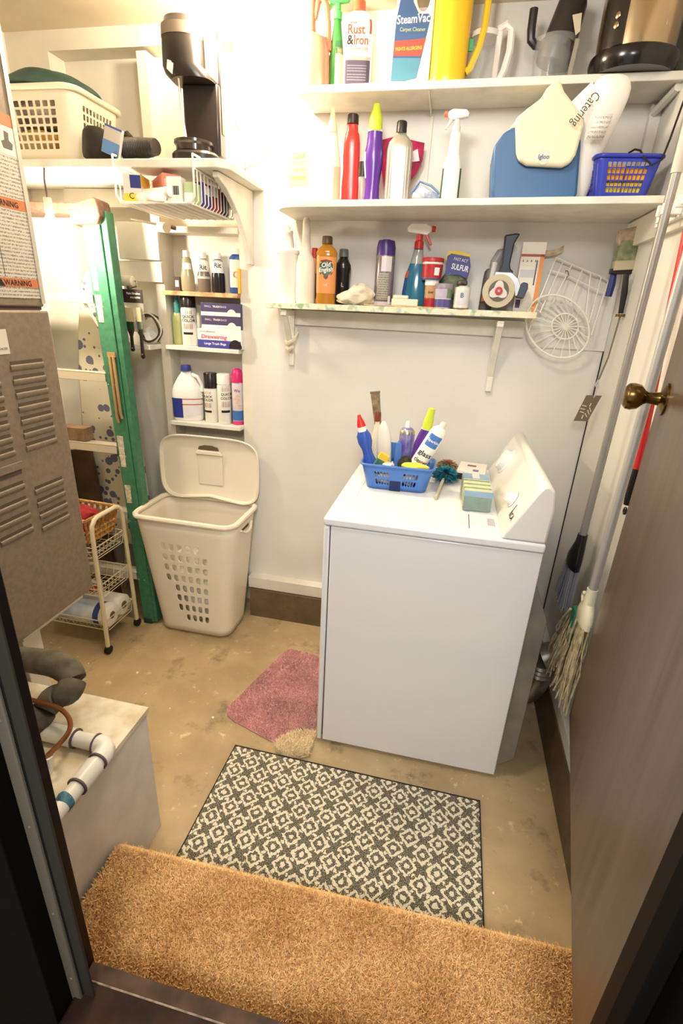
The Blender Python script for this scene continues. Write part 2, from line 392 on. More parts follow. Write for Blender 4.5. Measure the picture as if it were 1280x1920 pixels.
MB().box((dl-0.0005, -0.030, kz-0.055), (dl+0.001, -0.006, kz+0.055)).build('latch_plate', BRASS, dr)
# ------------------------------------------------------------------ shelves on the back wall
SHELF = mat('shelf_white', (228, 224, 212), 0.45, noise=(12, 0.07))
def shelf_board(name, label, xl, xr, yf_l, yf_r, zl, zr, th, m, round_left=0.0):
    t = thing(name, label, 'shelf', ((xl+xr)/2, D, min(zl, zr)), world=True)
    n = 6; poly = [(xr, D-0.001), (xl, D-0.001)]
    poly += [(xl+round_left*(1-cos(k*PI/2/n)), yf_l+round_left*(1-sin(k*PI/2/n))) for k in range(n+1)] if round_left else [(xl, yf_l)]
    poly += [(xr, yf_r)]
    mb = MB(); mb.prism(poly, (0, 0, th), (0, 0, 0), (1, 0, 0), (0, 1, 0))
    mb.v = [(x, y, z + zl+(zr-zl)*(x-xl)/(xr-xl)) for x, y, z in mb.v]
    mb.build('board', m, t, bev=0.002); return t
TS = 2.152; MSZ = 1.822; LSZ = 1.503
top_shelf = shelf_board('wall_shelf', 'white top wall shelf loaded with jugs, pitcher and steel urn', -0.605, XR-0.001, 1.965, 1.965, TS+0.005, TS+0.012, 0.022, SHELF)
MB().box((-0.180, D-0.008, 1.845), (-0.170, D-0.002, TS-0.01)).build('shelf_standard', SHELF, top_shelf)
MB().prism([(-0.18, 0), (0, 0), (0, -0.02), (-0.17, -0.004)], (0.004, 0, 0), (-0.18, D, TS+.006), (0, 1, 0), (0, 0, 1)).build('bracket', SHELF, top_shelf)
MB().cyl((0.545, 1.985, TS+0.002), (0.528, 2.13, TS-0.02), 0.012, seg=8).build('end_cleat', SHELF, top_shelf)
mid_shelf = shelf_board('wall_shelf', 'white middle wall shelf holding the blue cooler and cleaners', -0.668, XR-0.0195, 1.875, 1.80, MSZ-0.004, MSZ+0.006, 0.020, SHELF, 0.09)
def contact_paper():
    m = bpy.data.materials.new('contact_paper'); m.use_nodes = True; nt = m.node_tree; b = nt.nodes['Principled BSDF']
    tc = nt.nodes.new('ShaderNodeTexCoord'); n = nt.nodes.new('ShaderNodeTexNoise'); n.inputs['Scale'].default_value = 26; n.inputs['Detail'].default_value = 2
    rp = nt.nodes.new('ShaderNodeValToRGB'); e = rp.color_ramp.elements
    e[0].position = .32; e[0].color = (lin(150), lin(176), lin(140), 1); e[1].position = .46; e[1].color = (lin(232), lin(226), lin(206), 1)
    q = e.new(.62); q.color = (lin(226), lin(216), lin(180), 1); q = e.new(.72); q.color = (lin(168), lin(188), lin(186), 1)
    nt.links.new(tc.outputs['Object'], n.inputs[0]); nt.links.new(n.outputs['Fac'], rp.inputs[0]); nt.links.new(rp.outputs[0], b.inputs['Base Color']); b.inputs['Roughness'].default_value = .5
    return m
low_shelf = shelf_board('wall_shelf', 'lower wall shelf on two brackets with flowered contact paper edge', -0.740, 0.268, 2.0, 2.0, LSZ-0.006, LSZ+0.004, 0.022, contact_paper())
MB().box((-0.680, D-0.019, 1.437), (0.250, D-0.002, LSZ-0.007)).build('cleat', SHELF, low_shelf, bev=0.002)
def bracket(xc, parent, drop, bow):
    mb = MB(); mb.obox((xc, 2.075, LSZ-0.02), (0.012, 0, 0), (0, 0.062, 0), (0, 0, 0.010))
    mb.build('bracket_arm', SHELF, parent, bev=0.002)
    mb = MB(); mb.obox((xc, 2.128, LSZ-0.02-drop/2), (0.012, 0, 0), (0, 0.006, 0), (0, 0, drop/2)); mb.build('bracket_leg', SHELF, parent, bev=0.002)
    mb = MB(); mb.prism([(0.0, 0.0), (0.018, 0), (0.135, -drop*.82), (0.125, -drop*.9)], (0.022, 0, 0), (xc-0.011, 2.01, LSZ-0.012), (0, 1, 0), (0, 0, 1)); mb.build('bracket_brace', SHELF, parent, bev=0.002)
    if bow:
        mb = MB()
        mb.tube([(xc-.016, 2.095, LSZ-drop*.62), (xc, 2.072, LSZ-drop*.66), (xc+.018, 2.095, LSZ-drop*.60), (xc+.03, 2.12, LSZ-drop*.45)], [.006, .009, .008, .003], 7)
        mb.tube([(xc-.015, 2.10, LSZ-drop*.74), (xc, 2.085, LSZ-drop*.77), (xc+.016, 2.10, LSZ-drop*.72)], [.007, .010, .007], 7)
        mb.build('ribbon_tie', mat('ribbon', (222, 208, 180), .8), parent)
bracket(-0.672, low_shelf, 0.21, True); bracket(0.152, low_shelf, 0.255, False)

# ------------------------------------------------------------------ dryer (front to the left, console at the right wall)
ENAMEL = mat('white_enamel', (232, 233, 234), 0.16, coat=0.4)
ENAMEL2 = mat('console_enamel', (234, 231, 224), 0.22, coat=0.3)
GALV = mat('dull_galvanised', (150, 147, 138), 0.5, 0.4, noise=(6, .2))
X0, X1, Y0, Y1 = -0.327, 0.320, 1.374, 2.078
dry = thing('clothes_dryer', 'white clothes dryer with slanted control console, side panel facing forward', 'dryer', (0, 1.72, 0), world=True)
MB().box((X0+0.022, Y0+0.003, 0.016), (X1, Y1-0.003, 0.888)).build('side_panel', ENAMEL, dry, bev=0.004)
MB().box((X0, Y0+0.001, 0.016), (X0+0.019, Y1-0.001, 0.886)).build('front_panel', ENAMEL, dry, bev=0.005)
MB().box((X0+0.008, Y0+0.012, 0.03), (X0+0.03, Y1-0.012, 0.885)).build('panel_seam', mat('seam_black', (22, 22, 22), .6), dry)
MB().box((X0-0.001, Y0-0.003, 0.889), (X1+0.002, Y1+0.003, 0.917)).build('top_panel', ENAMEL, dry, bev=0.007)
MB().box((X0+0.06, Y0+0.05, 0.9165), (X0+0.063, Y1-0.05, 0.9185)).build('top_ridge', ENAMEL, dry, bev=0.001)
MB().box((0.108, Y0+0.055, 0.9165), (0.110, Y0+0.17, 0.9178)).build('filter_seam', MATS['seam_black'], dry)
MB().box((0.112, Y0+0.055, 0.9165), (0.185, Y0+0.30, 0.9185)).build('filter_door', ENAMEL, dry, bev=0.002)
MB().box((0.165, Y0+0.09, 0.9183), (0.187, Y0+0.15, 0.9190)).build('finger_notch', mat('notch_grey', (176, 178, 180), .4), dry)
MB().prism([(X1, 0.05), (X1+0.055, 0.10), (X1+0.055, 0.66), (X1, 0.78)], (0, Y1-Y0-0.03, 0), (0, Y0+0.015, 0), (1, 0, 0), (0, 0, 1)).build('back_panel', GALV, dry, bev=0.002)
for fx in (X0+0.05, X1-0.05):
    for fy in (Y0+0.05, Y1-0.05): MB().cyl((fx, fy, 0), (fx, fy, 0.018), 0.018, seg=10).build('foot', MATS['seam_black'], dry)
cp = [(0.196, 0.9175), (X1+0.002, 0.9175), (X1+0.006, 1.02), (0.318, 1.075), (0.300, 1.090), (0.285, 1.088), (0.270, 1.065)]
con = MB().prism(cp, (0, Y1-Y0-0.012, 0), (0, Y0+0.004, 0), (1, 0, 0), (0, 0, 1)).build('console', ENAMEL2, dry, bev=0.010, ang=50)
n_ = Vector((1.065-0.9175, 0, -(0.270-0.196))).normalized(); n_ = Vector((-n_.x, 0, -n_.z)); t_ = Vector((0.270-0.196, 0, 1.065-0.9175)).normalized()
def on_con(y, s_, h=0): return Vector((0.196, y, 0.9175)) + t_*s_*0.165 + n_*h
MB().revolve(on_con(1.52, .50), n_, [(0, .026), (.003, .026), (.004, .019), (.022, .017), (.025, .013)], 20).build('start_knob', ENAMEL, con)
MB().revolve(on_con(1.52, .50), n_, [(-.001, .0265), (.0012, .0265)], 24).build('knob_ring', BRASS, con)
MB().revolve(on_con(1.90, .62), n_, [(0, .052), (.004, .052), (.006, .042), (.026, .039), (.030, .030)], 24).build('timer_knob', ENAMEL, con)
MB().obox(on_con(1.455, .48), n_*.001, (0, .0015, 0), t_*.012).build('tick_mark', MATS['seam_black'], con)
lettering('RCA', 0.026, BLACK_PRINT, con, on_con(1.432, .36, .0012), (0, -1, 0), t_, bold=True)
# ------------------------------------------------------------------ furnace
FURN = mat('taupe_furnace', (136, 120, 102), 0.5, 0.1, noise=(70, 0.10), bump=(160, 0.10))
LOUV = mat('louver_dark', (84, 71, 58), 0.6)
FX, FY, FZ = -1.047, 1.215, 0.635
fur = thing('furnace', 'tall taupe sheet-metal furnace with louvered door and warning labels', 'furnace', (-1.3, 0.9, 0), world=True)
MB().box((-1.60, 0.62, 1.478), (FX-0.006, FY-0.006, 2.30)).build('upper_cabinet', FURN, fur, bev=0.004)
MB().box((-1.60, 0.60, FZ), (FX, FY, 1.470)).build('lower_door', FURN, fur, bev=0.006)
MB().box((-1.58, 0.64, 1.465), (FX-0.012, FY-0.012, 1.485)).build('seam', LOUV, fur)
MB().box((-1.02-0.03, FY-0.016, 1.485), (FX-0.003, FY-0.003, 2.30)).build('corner_edge', mat('painted_edge_highlight', (210, 204, 190), .35, .5), fur)  # pale strip paints a highlight down the cabinet corner
fst = thing('furnace_stand', 'white timber stand holding up the furnace', 'stand', (-1.3, 1.05, 0), world=True)
MB().box((-1.24, 0.955, 0), (-1.085, 1.02, FZ-.031)).build('post', PAINT2, fst, bev=.002)
MB().box((-1.56, 1.12, 0), (-1.48, 1.18, FZ-.031)).build('post', PAINT2, fst, bev=.002)
MB().box((-1.58, 0.95, FZ-.030), (-1.075, 1.195, FZ-.001)).build('platform_board', PAINT2, fst, bev=.002)
def louver(y0, y1, z, h=0.017):
    mb = MB()      # a pressed lip: curved hood above a dark slot
    pr = [(0, 0), (0.0040, -0.002), (0.0048, -0.006), (0.0028, -0.013), (0, -h)]
    mb.prism([(a, b) for a, b in pr], (0, y1-y0, 0), (FX, y0, z-0.006), (1, 0, 0), (0, 0, 1))
    l = mb.build('louver', FURN, fur, bev=0.001)
    MB().box((FX-0.002, y0+0.003, z-0.007), (FX+0.0012, y1-0.003, z+0.002)).build('slot', LOUV, l)
for z in (1.352, 1.318, 1.285, 1.251, 1.218, 1.184, 1.150): louver(1.058, 1.165, z); louver(0.915, 1.022, z)
for z in (1.030, 0.994, 0.958, 0.922): louver(1.058, 1.163, z)
for z in (1.060, 1.018, 0.978, 0.938): louver(0.925, 1.030, z)
MB().box((FX, 0.93, 1.092), (FX+0.004, 1.035, 1.112)).build('finger_pull', FURN, fur, bev=0.001)
MB().box((FX-0.001, 0.935, 1.080), (FX+0.001, 1.030, 1.092)).build('pull_recess', LOUV, fur)
def printed(key, paper, ink, lines, thick=0.4, axis='Z'):
    """paper with rows of fine print"""
    m = bpy.data.materials.new(key); m.use_nodes = True; nt = m.node_tree; b = nt.nodes['Principled BSDF']; b.inputs['Roughness'].default_value = .45
    tc = nt.nodes.new('ShaderNodeTexCoord'); wv = nt.nodes.new('ShaderNodeTexWave'); wv.bands_direction = axis; wv.inputs['Scale'].default_value = lines
    wv.inputs['Distortion'].default_value = 0
    n = nt.nodes.new('ShaderNodeTexNoise'); n.inputs['Scale'].default_value = 420; n.inputs['Detail'].default_value = 1
    g1 = nt.nodes.new('ShaderNodeMath'); g1.operation = 'GREATER_THAN'; g1.inputs[1].default_value = 1-thick
    g2 = nt.nodes.new('ShaderNodeMath'); g2.operation = 'GREATER_THAN'; g2.inputs[1].default_value = .47
    ml = nt.nodes.new('ShaderNodeMath'); ml.operation = 'MULTIPLY'
    mx = nt.nodes.new('ShaderNodeMix'); mx.data_type = 'RGBA'
    mx.inputs[6].default_value = (*[lin(c) for c in paper], 1); mx.inputs[7].default_value = (*[lin(c) for c in ink], 1)
    L = nt.links; L.new(tc.outputs['Object'], wv.inputs[0]); L.new(tc.outputs['Object'], n.inputs[0]); L.new(wv.outputs['Fac'], g1.inputs[0]); L.new(n.outputs['Fac'], g2.inputs[0])
    L.new(g1.outputs[0], ml.inputs[0]); L.new(g2.outputs[0], ml.inputs[1]); L.new(ml.outputs[0], mx.inputs[0]); L.new(mx.outputs[2], b.inputs['Base Color'])
    MATS[key] = m; return m
FP = printed('furnace_print', (196, 190, 176), (126, 118, 106), 40, .5)
ORG = mat('warning_orange', (186, 112, 74), .5)
LX = FX-0.0055
def sticker(y0, y1, z0, z1, m, name='label_sheet'):
    return MB().box((LX-0.001, y0, z0), (LX+0.0008, y1, z1)).build(name, m, fur)
s1 = sticker(0.98, FY-0.010, 1.497, 1.880, FP)
for z0, z1 in ((1.856, 1.880), (1.690, 1.712), (1.522, 1.541)):
    MB().box((LX+0.0006, 0.98, z0), (LX+0.0014, FY-0.010, z1)).build('warning_bar', ORG, s1)
MB().box((LX+0.0006, 0.98, 1.800), (LX+0.0012, FY-0.010, 1.856)).build('pictogram_strip', mat('label_paper', (206, 202, 190), .5), s1)
for y in (1.06, 1.12, 1.175):
    mb = MB(); mb.prism([(0, 0), (.024, 0), (.028, .012), (.018, .018), (.020, .032), (.008, .034), (.006, .016), (-.004, .012)], (.0006, 0, 0), (LX+0.0012, y-.012, 1.812), (0, 1, 0), (0, 0, 1)); mb.build('pictogram', mat('picto_ink', (92, 86, 80), .6), s1)
for yy in (1.10,): MB().box((LX+0.0006, yy, 1.545), (LX+0.0013, yy+0.0015, 1.80)).build('column_rule', MATS['picto_ink'], s1)
for z in (1.699, 1.5305): lettering('WARNING', 0.017, BLACK_PRINT, s1, (LX+0.0018, 1.135, z), (0, 1, 0), (0, 0, 1), bold=True)
mb = MB(); mb.prism([(-.010, 0), (.010, 0), (0, .016)], (.0006, 0, 0), (LX+0.0014, 1.085, 1.523), (0, 1, 0), (0, 0, 1)); mb.build('warning_triangle', BLACK_PRINT, s1)
w2 = MB().box((FX, 0.98, 1.372), (FX+0.0012, 1.066, 1.428)).build('rating_plate', mat('rating_paper', (214, 208, 192), .5), fur)
lettering('DANGER', 0.008, BLACK_PRINT, w2, (FX+0.0016, 1.045, 1.384), (0, 1, 0), (0, 0, 1))

# ------------------------------------------------------------------ white plywood box in front of the furnace, pipes on it
PLY = mat('painted_plywood', (226, 218, 198), 0.6, noise=(16, 0.12), rgb2=(196, 180, 146))
pb = thing('plywood_box', 'white painted plywood box beside the carpeted step', 'box', (-1.1, 0.6, 0), world=True)
MB().box((-1.66, 0.47, 0), (-0.706, 0.938, 0.455)).build('body', mat('box_side', (224, 216, 204), .55, noise=(9, .08)), pb)
MB().box((-1.66, 0.465, 0.455), (-0.700, 0.944, 0.471)).build('top_board', PLY, pb, bev=0.001)
PVC = mat('white_pvc', (230, 228, 220), 0.3)
RING = mat('primer_ring', (98, 74, 82), 0.6)
pv = thing('drain_pipe', 'white plastic drain pipe with elbow lying on the plywood box', 'pipe', (-0.75, 0.7, 0.471), world=True)
zc = 0.494
el = [(-0.735, 0.783, zc), (-0.718, 0.780, zc), (-0.708, 0.772, zc), (-0.703, 0.760, zc), (-0.703, 0.742, zc)]
MB().cyl((-1.0, 0.786, zc), (-0.735, 0.783, zc), 0.019, seg=16).build('straight_run', PVC, pv)
MB().cyl((-0.703, 0.742, zc), (-0.703, 0.50, zc), 0.019, seg=16).build('straight_run', PVC, pv)
MB().tube(el, 0.0235, 16).build('elbow', PVC, pv)
MB().cyl((-0.703, 0.728, zc), (-0.703, 0.672, zc), 0.0235, seg=16).build('coupling', PVC, pv)
MB().cyl((-0.90, 0.785, zc), (-0.80, 0.784, zc), 0.0230, seg=16).build('coupling', PVC, pv)
for p0, p1 in (((-0.741, 0.783, zc), (-0.736, 0.783, zc)), ((-0.703, 0.741, zc), (-0.703, 0.737, zc)), ((-0.703, 0.671, zc), (-0.703, 0.667, zc)), ((-0.799, 0.784, zc), (-0.795, 0.784, zc))):
    MB().cyl(p0, p1, 0.0242, seg=16).build('joint_ring', RING, pv)
MB().tube([(-0.703, 0.640, zc), (-0.704, 0.634, zc), (-0.703, 0.624, zc), (-0.702, 0.618, zc)], [.0196, .0215, .0205, .0196], 12).build('blue_tape', mat('blue_tape', (70, 128, 150), .6, noise=(80, .4)), pv)
MB().tube([(-0.80, 0.60, 0.484), (-0.795, 0.66, 0.484), (-0.795, 0.69, 0.50), (-0.795, 0.695, 0.53)], .012, 10).build('branch_tube', PVC, pv)
fp = thing('insulated_pipe', 'thick grey foam-wrapped pipe bending down in front of the furnace', 'pipe', (-0.8, 0.75, 0.5), world=True)
pts = [at(u, v, z=z) for u, v, z in ((20, 1232, .60), (60, 1238, .61), (100, 1244, .62), (128, 1258, .615), (138, 1276, .60), (128, 1296, .585), (112, 1304, .575), (98, 1312, .56), (84, 1332, .545), (66, 1352, .525), (40, 1375, .50))]
FOAM = mat('grey_foam', (104, 98, 84), 0.85, noise=(25, .3))
for seg_, rr0 in ((pts[:5], (.029, .031)), (pts[4:7], (.031, .028)), (pts[6:9], (.030, .028)), (pts[8:], (.031, .030))):
    q_ = smooth_path(seg_, 4); nq = len(q_)-1
    rad = [rr0[0]+(rr0[1]-rr0[0])*(i/nq)+(.0035*sin(PI*i/nq)) for i in range(nq+1)]
    MB().tube(q_, rad, 18).build('foam_sleeve', FOAM, fp)
cpth = [at(u, v, z=z) for u, v, z in ((40, 1308, .57), (80, 1318, .58), (108, 1327, .58), (125, 1340, .575), (132, 1356, .565), (128, 1374, .555), (112, 1394, .545), (84, 1422, .53))]
tag(MB().tube(smooth_path(cpth), .0058, 8).build('copper_pipe', mat('old_copper', (150, 96, 60), .35, .8)), 'thin bent copper pipe rising beside the foam-wrapped pipe', 'pipe')

# ------------------------------------------------------------------ green fibreglass stepladder
GREEN = mat('green_fibreglass', (66, 130, 96), 0.45, noise=(40, 0.15))
ALU = mat('ladder_aluminium', (214, 204, 184), 0.35, 0.35)
lad = thing('stepladder', 'folded green fibreglass stepladder with pale metal steps and brown top cap', 'stepladder', (-1.52, 1.87, 0), world=True)
def rail(x0t, x0b, side, name, yf, yb, zt=1.80):
    # C-shaped channel from the foot to the top
    w = 0.024
    for k, (a, b, c, d) in enumerate((((0, yf), (w, yf), (w, yf+0.004), (0, yf+0.004)), ((0, yf), (0.004, yf), (0.004, yb), (0, yb)) if side < 0 else ((w-0.004, yf), (w, yf), (w, yb), (w-0.004, yb)), ((0, yb-0.004), (w, yb-0.004), (w, yb), (0, yb)))):
        pass
    mb = MB()
    sec = [(0, yf), (w, yf), (w, yb), (0, yb)]
    vs = [(x0b+a*(1.6 if 1 else 1), b, 0.012) for a, b in sec] + [(x0t+a*1.3, b, zt) for a, b in sec]
    mb.add(vs, [(3, 2, 1, 0), (4, 5, 6, 7), (0, 1, 5, 4), (1, 2, 6, 5), (2, 3, 7, 6), (3, 0, 4, 7)])
    r = mb.build(name, GREEN, lad, bev=0.003)
    return r
def rail_piece(name, ul0, ul1, ur0, ur1, yf, yb):
    # outline measured top and bottom: (u, v) of the left and right edges
    q4 = [at(*ul1, y=1.875), at(*ur1, y=1.875), at(*ur0, y=1.98), at(*ul0, y=1.98)]
    off_ = Vector((0.02, -0.03, 0))
    q4 = [p+off_ for p in q4]; q4[0].z = q4[1].z = .012
    return MB().add([(p.x, yf, p.z) for p in q4]+[(p.x, yb, p.z) for p in q4], [(0, 1, 2, 3), (7, 6, 5, 4), (0, 4, 5, 1), (1, 5, 6, 2), (2, 6, 7, 3), (3, 7, 4, 0)]).build(name, GREEN, lad, bev=.003)
rr = rail_piece('front_rail', (152, 402), (270, 1166), (184, 396), (289, 1166), 1.845, 1.90)
rail_piece('rail_flange', (186, 396), (288, 1166), (197, 393), (294, 1166), 1.850, 1.90)
_a, _b = at(152, 402, y=1.98), at(270, 1166, y=1.875)
def xa(z): return _a.x+.02+(_b.x-_a.x)*(_a.z-z)/(_a.z-_b.z)
rl = rail(-1.82, -1.825, -1, 'front_rail', 1.845, 1.895)
rail(-1.445, -1.355, 1, 'rear_rail', 1.905, 1.950, 1.72); rail(-1.82, -1.825, -1, 'rear_rail', 1.905, 1.950, 1.72)
for i, z in enumerate((1.515, 1.205, 0.893, 0.585, 0.275)):
    f = (1.80-z)/1.8
    xl, xr = -1.82-0.005*f+0.03, xa(z)+0.004
    mb = MB(); mb.box((xl, 1.838, z-0.035), (xr, 1.842, z)); mb.box((xl, 1.838, z-0.004), (xr, 1.905, z)); mb.box((xl, 1.900, z-0.03), (xr, 1.904, z))
    for k in range(5): mb.box((xl, 1.846+k*.011, z), (xr, 1.850+k*.011, z+.002))
    mb.build('step', ALU, lad, bev=0.001)
mb = MB(); mb.prism([(xr_, z_) for xr_, z_ in ((0, 0), (.06, -.09), (.068, -.088), (.012, .002))], (0, .004, 0), (-1.50, 1.85, 1.48)); mb.build('brace', ALU, lad)
def cpt(u, v): p = at(u, v, y=1.945); return (p.x+.02, p.z)
cap_ = MB(); cap_.prism([(-1.825, 1.80), (cpt(128, 412)[0], 1.80), cpt(133, 421), cpt(180, 418), cpt(185, 402), cpt(176, 371), cpt(170, 367), cpt(138, 378), (-1.82, 1.845)], (0, 0.085, 0), (0, 1.822, 0))
cap_o = cap_.build('top_cap', mat('brown_cap', (128, 96, 78), .5, noise=(60, .25)), lad, bev=0.006)
for q in range(6): MB().revolve((cpt(148+(q % 3)*12, 388)[0], 1.822, cpt(160, 388+(q//3)*18)[1]), (0, -1, 0), [(0, .004), (.0015, .0035), (.002, .001)], 8).build('rivet', ALU, cap_o)
WST = mat('ladder_sticker', (226, 214, 190), .5, noise=(90, .2), rgb2=(170, 160, 140))
def stick(z0, z1, w0=.010, w1=.040):
    MB().add([(xa(z0)+w0, 1.8435, z0), (xa(z0)+w1-.006, 1.8435, z0), (xa(z1)+w1, 1.8435, z1), (xa(z1)+w0, 1.8435, z1), (xa(z0)+w0, 1.8455, z0), (xa(z0)+w1-.006, 1.8455, z0), (xa(z1)+w1, 1.8455, z1), (xa(z1)+w0, 1.8455, z1)], [(0, 1, 2, 3), (4, 7, 6, 5), (0, 4, 5, 1), (1, 5, 6, 2), (2, 6, 7, 3), (3, 7, 4, 0)]).build('sticker', WST, lad)
stick(1.53, 1.745); stick(1.41, 1.515); stick(0.80, 0.94); stick(0.63, 0.715)
sp0 = xa(1.15)+.045; mb = MB(); mb.tube([(-1.348, 1.838, 1.285), (-1.345, 1.834, 1.27), (-1.333, 1.834, 1.04), (-1.330, 1.838, 1.02)], .006, 8); mb.tube([(-1.366, 1.838, 1.285), (-1.362, 1.834, 1.27), (-1.351, 1.834, 1.02), (-1.349, 1.838, 1.0)], .006, 8); mb.box((-1.372, 1.832, 1.275), (-1.335, 1.842, 1.295))
mb.v = [(x-(-1.350)+sp0, y, z) for x, y, z in mb.v]; mb.build('spreader_bar', mat('tan_spreader', (186, 150, 104), .4, .4), lad)
for z in (1.70, 1.47, 1.16, 0.85, 0.54, 0.24):
    f = (1.80-z)/1.8
    for dx in (.008, .038): MB().revolve((xa(z)+dx, 1.845, z), (0, -1, 0), [(0, .003), (.0015, .0025), (.002, .001)], 6).build('rivet', ALU, rr)
for x in (xa(0)+.022, -1.806): MB().box((x-.022, 1.842, 0), (x+.022, 1.898, .03)).build('foot', mat('foot_rubber', (34, 60, 46), .8), lad, bev=0.003)

lad.location += Vector((-0.02, 0.03, 0)); lad.rotation_euler[0] = -0.055
# ------------------------------------------------------------------ ironing board standing behind the ladder
def flower_cover():
    m = bpy.data.materials.new('flowered_cover'); m.use_nodes = True; nt = m.node_tree; b = nt.nodes['Principled BSDF']; b.inputs['Roughness'].default_value = .85
    N, L = nt.nodes, nt.links; tc = N.new('ShaderNodeTexCoord')
    def blob(scale, thr, seed):
        mp = N.new('ShaderNodeMapping'); mp.inputs['Location'].default_value = (seed, seed*.7, seed*.3); mp.inputs['Scale'].default_value = (1, 0.02, 1)
        v = N.new('ShaderNodeTexVoronoi'); v.inputs['Scale'].default_value = scale; L.new(tc.outputs['Object'], mp.inputs[0]); L.new(mp.outputs[0], v.inputs['Vector'])
        n = N.new('ShaderNodeTexNoise'); n.inputs['Scale'].default_value = 5.5; L.new(mp.outputs[0], n.inputs['Vector'])
        q = N.new('ShaderNodeMath'); q.operation = 'MULTIPLY_ADD'; q.inputs[1].default_value = -.9; q.inputs[2].default_value = thr+.45; L.new(n.outputs['Fac'], q.inputs[0])
        lt = N.new('ShaderNodeMath'); lt.operation = 'SUBTRACT'; L.new(q.outputs[0], lt.inputs[0]); L.new(v.outputs['Distance'], lt.inputs[1])
        g = N.new('ShaderNodeMath'); g.operation = 'GREATER_THAN'; g.inputs[1].default_value = 0; L.new(lt.outputs[0], g.inputs[0]); return g.outputs[0]
    a = blob(17, .30, 1.3); c = blob(34, .22, 4.1)
    mx = N.new('ShaderNodeMath'); mx.operation = 'MAXIMUM'; L.new(a, mx.inputs[0]); L.new(c, mx.inputs[1])
    x = N.new('ShaderNodeMix'); x.data_type = 'RGBA'; x.inputs[6].default_value = (lin(222), lin(212), lin(188), 1); x.inputs[7].default_value = (lin(112), lin(112), lin(134), 1)
    L.new(mx.outputs[0], x.inputs[0]); L.new(x.outputs[2], b.inputs['Base Color'])
    return m
ib = thing('ironing_board', 'ironing board with cream flowered cover standing behind the stepladder', 'ironing board', (-1.58, 2.11, 0), world=True)
prof = [(0.30, .150), (.33, .168), (.60, .168), (.90, .155), (1.14, .132), (1.35, .100), (1.50, .068), (1.58, .040), (1.61, .012)]
poly = [(-1.58+h, z) for z, h in prof] + [(-1.58-h, z) for z, h in reversed(prof)]
MB().prism(poly, (0, .024, 0), (0, 2.10, 0)).build('cover', flower_cover(), ib, bev=0.010)
for sx_ in (-1, 1): MB().tube([(-1.555+sx_*.08, 2.135, 1.15), (-1.555+sx_*.02, 2.137, .70), (-1.555-sx_*.08, 2.135, .02), (-1.555-sx_*.08, 2.135, .009)], .008, 8).build('leg', ALU, ib)

# ------------------------------------------------------------------ laundry hamper
HAMP = mat('almond_plastic', (238, 228, 208), 0.38)
hm = thing('laundry_hamper', 'tall almond plastic laundry hamper with slotted sides and open lid', 'hamper', (-1.08, 1.97, 0))
def hring(z, u):     # rounded rectangle perimeter, u in 0..4 (front 0-1, right 1-2, back 2-3, left 3-4)
    f = z/0.60; hx_ = 0.178+f*0.060; hy_ = 0.115+f*0.035; r = 0.055
    ox = 0.008-f*0.004
    k = int(u) % 4; t = u-int(u)
    segs = [((-hx_+r, -hy_), (hx_-r, -hy_), (hx_-r, -hy_+r), -PI/2), ((hx_, -hy_+r), (hx_, hy_-r), (hx_-r, hy_-r), 0), ((hx_-r, hy_), (-hx_+r, hy_), (-hx_+r, hy_-r), PI/2), ((-hx_, hy_-r), (-hx_, -hy_+r), (-hx_+r, -hy_+r), PI)]
    a, b, c, th = segs[k]
    if t < .8:
        q = t/.8; return (a[0]+(b[0]-a[0])*q+ox, a[1]+(b[1]-a[1])*q, z)
    q = th+(t-.8)/.2*PI/2
    return (c[0]+r*cos(q)+ox, c[1]+r*sin(q), z)
us = [0.0, .06]
for k in range(6): us += [.13+k*.095, .13+k*.095+.062]
us += [.75, .80, .85, .90, .95]
for s_ in (1, 2, 3): us += [s_, s_+.2, s_+.4, s_+.6, s_+.8, s_+.85, s_+.9, s_+.95]
us += [4.0]
zs = [0.015, 0.045]
for k in range(8): zs += [.080+k*.054, .080+k*.054+.039]
zs += [.55, .60]
holes = {(2+2*c, 2+2*r) for c in range(6) for r in range(8) if not (c == 0 and r < 4) and not (c == 1 and r < 1) and not (c == 5 and r > 6)}
MB().shell(lambda u, v: hring(v, u), us, zs, holes, .28).build('body', HAMP, hm, solid=.003)
mb = MB(); mb.add([hring(.015, u) for u in us[:-1]], [tuple(range(len(us)-1))]); mb.build('bottom', HAMP, hm, solid=.003)
rim = []
for u in us[:-1]:
    x, y, z = hring(.615, u); rim.append((x*1.01, y*1.03, .612))
MB().tube(rim, .0125, 8, closed=True).build('rim', HAMP, hm)
for sx_ in (-1, 1):
    mb = MB(); mb.tube([(sx_*.247, -.06, .565), (sx_*.254, -.03, .545), (sx_*.256, .0, .54), (sx_*.254, .03, .545), (sx_*.247, .06, .565)], .006, 6); mb.build('handle_lip', HAMP, hm)
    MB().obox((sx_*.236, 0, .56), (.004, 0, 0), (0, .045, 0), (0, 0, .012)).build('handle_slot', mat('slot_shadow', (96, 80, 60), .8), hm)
lid = []
for k in range(40):
    a = 2*PI*k/40; c_, s_ = cos(a), sin(a); n = 4.5
    x = .250*math.copysign(abs(c_)**(2/n), c_); z = .160*math.copysign(abs(s_)**(2/n), s_)
    if s_ < 0: z += .030*(cos(x/.25*PI/2*1.15))**2
    lid.append((x, z))
ld = MB()
cx, cz, cy_ = .008, .765, .150
def lidp(x, z, dy): return (cx+x, cy_-.0+(z/.16)*.006+dy, cz+z)
ring0 = [lidp(x, z, -.018) for x, z in lid]; ring1 = [lidp(x*.965, z*.95, -.004) for x, z in lid]; ring2 = [lidp(x*.6, z*.6, .006) for x, z in lid]
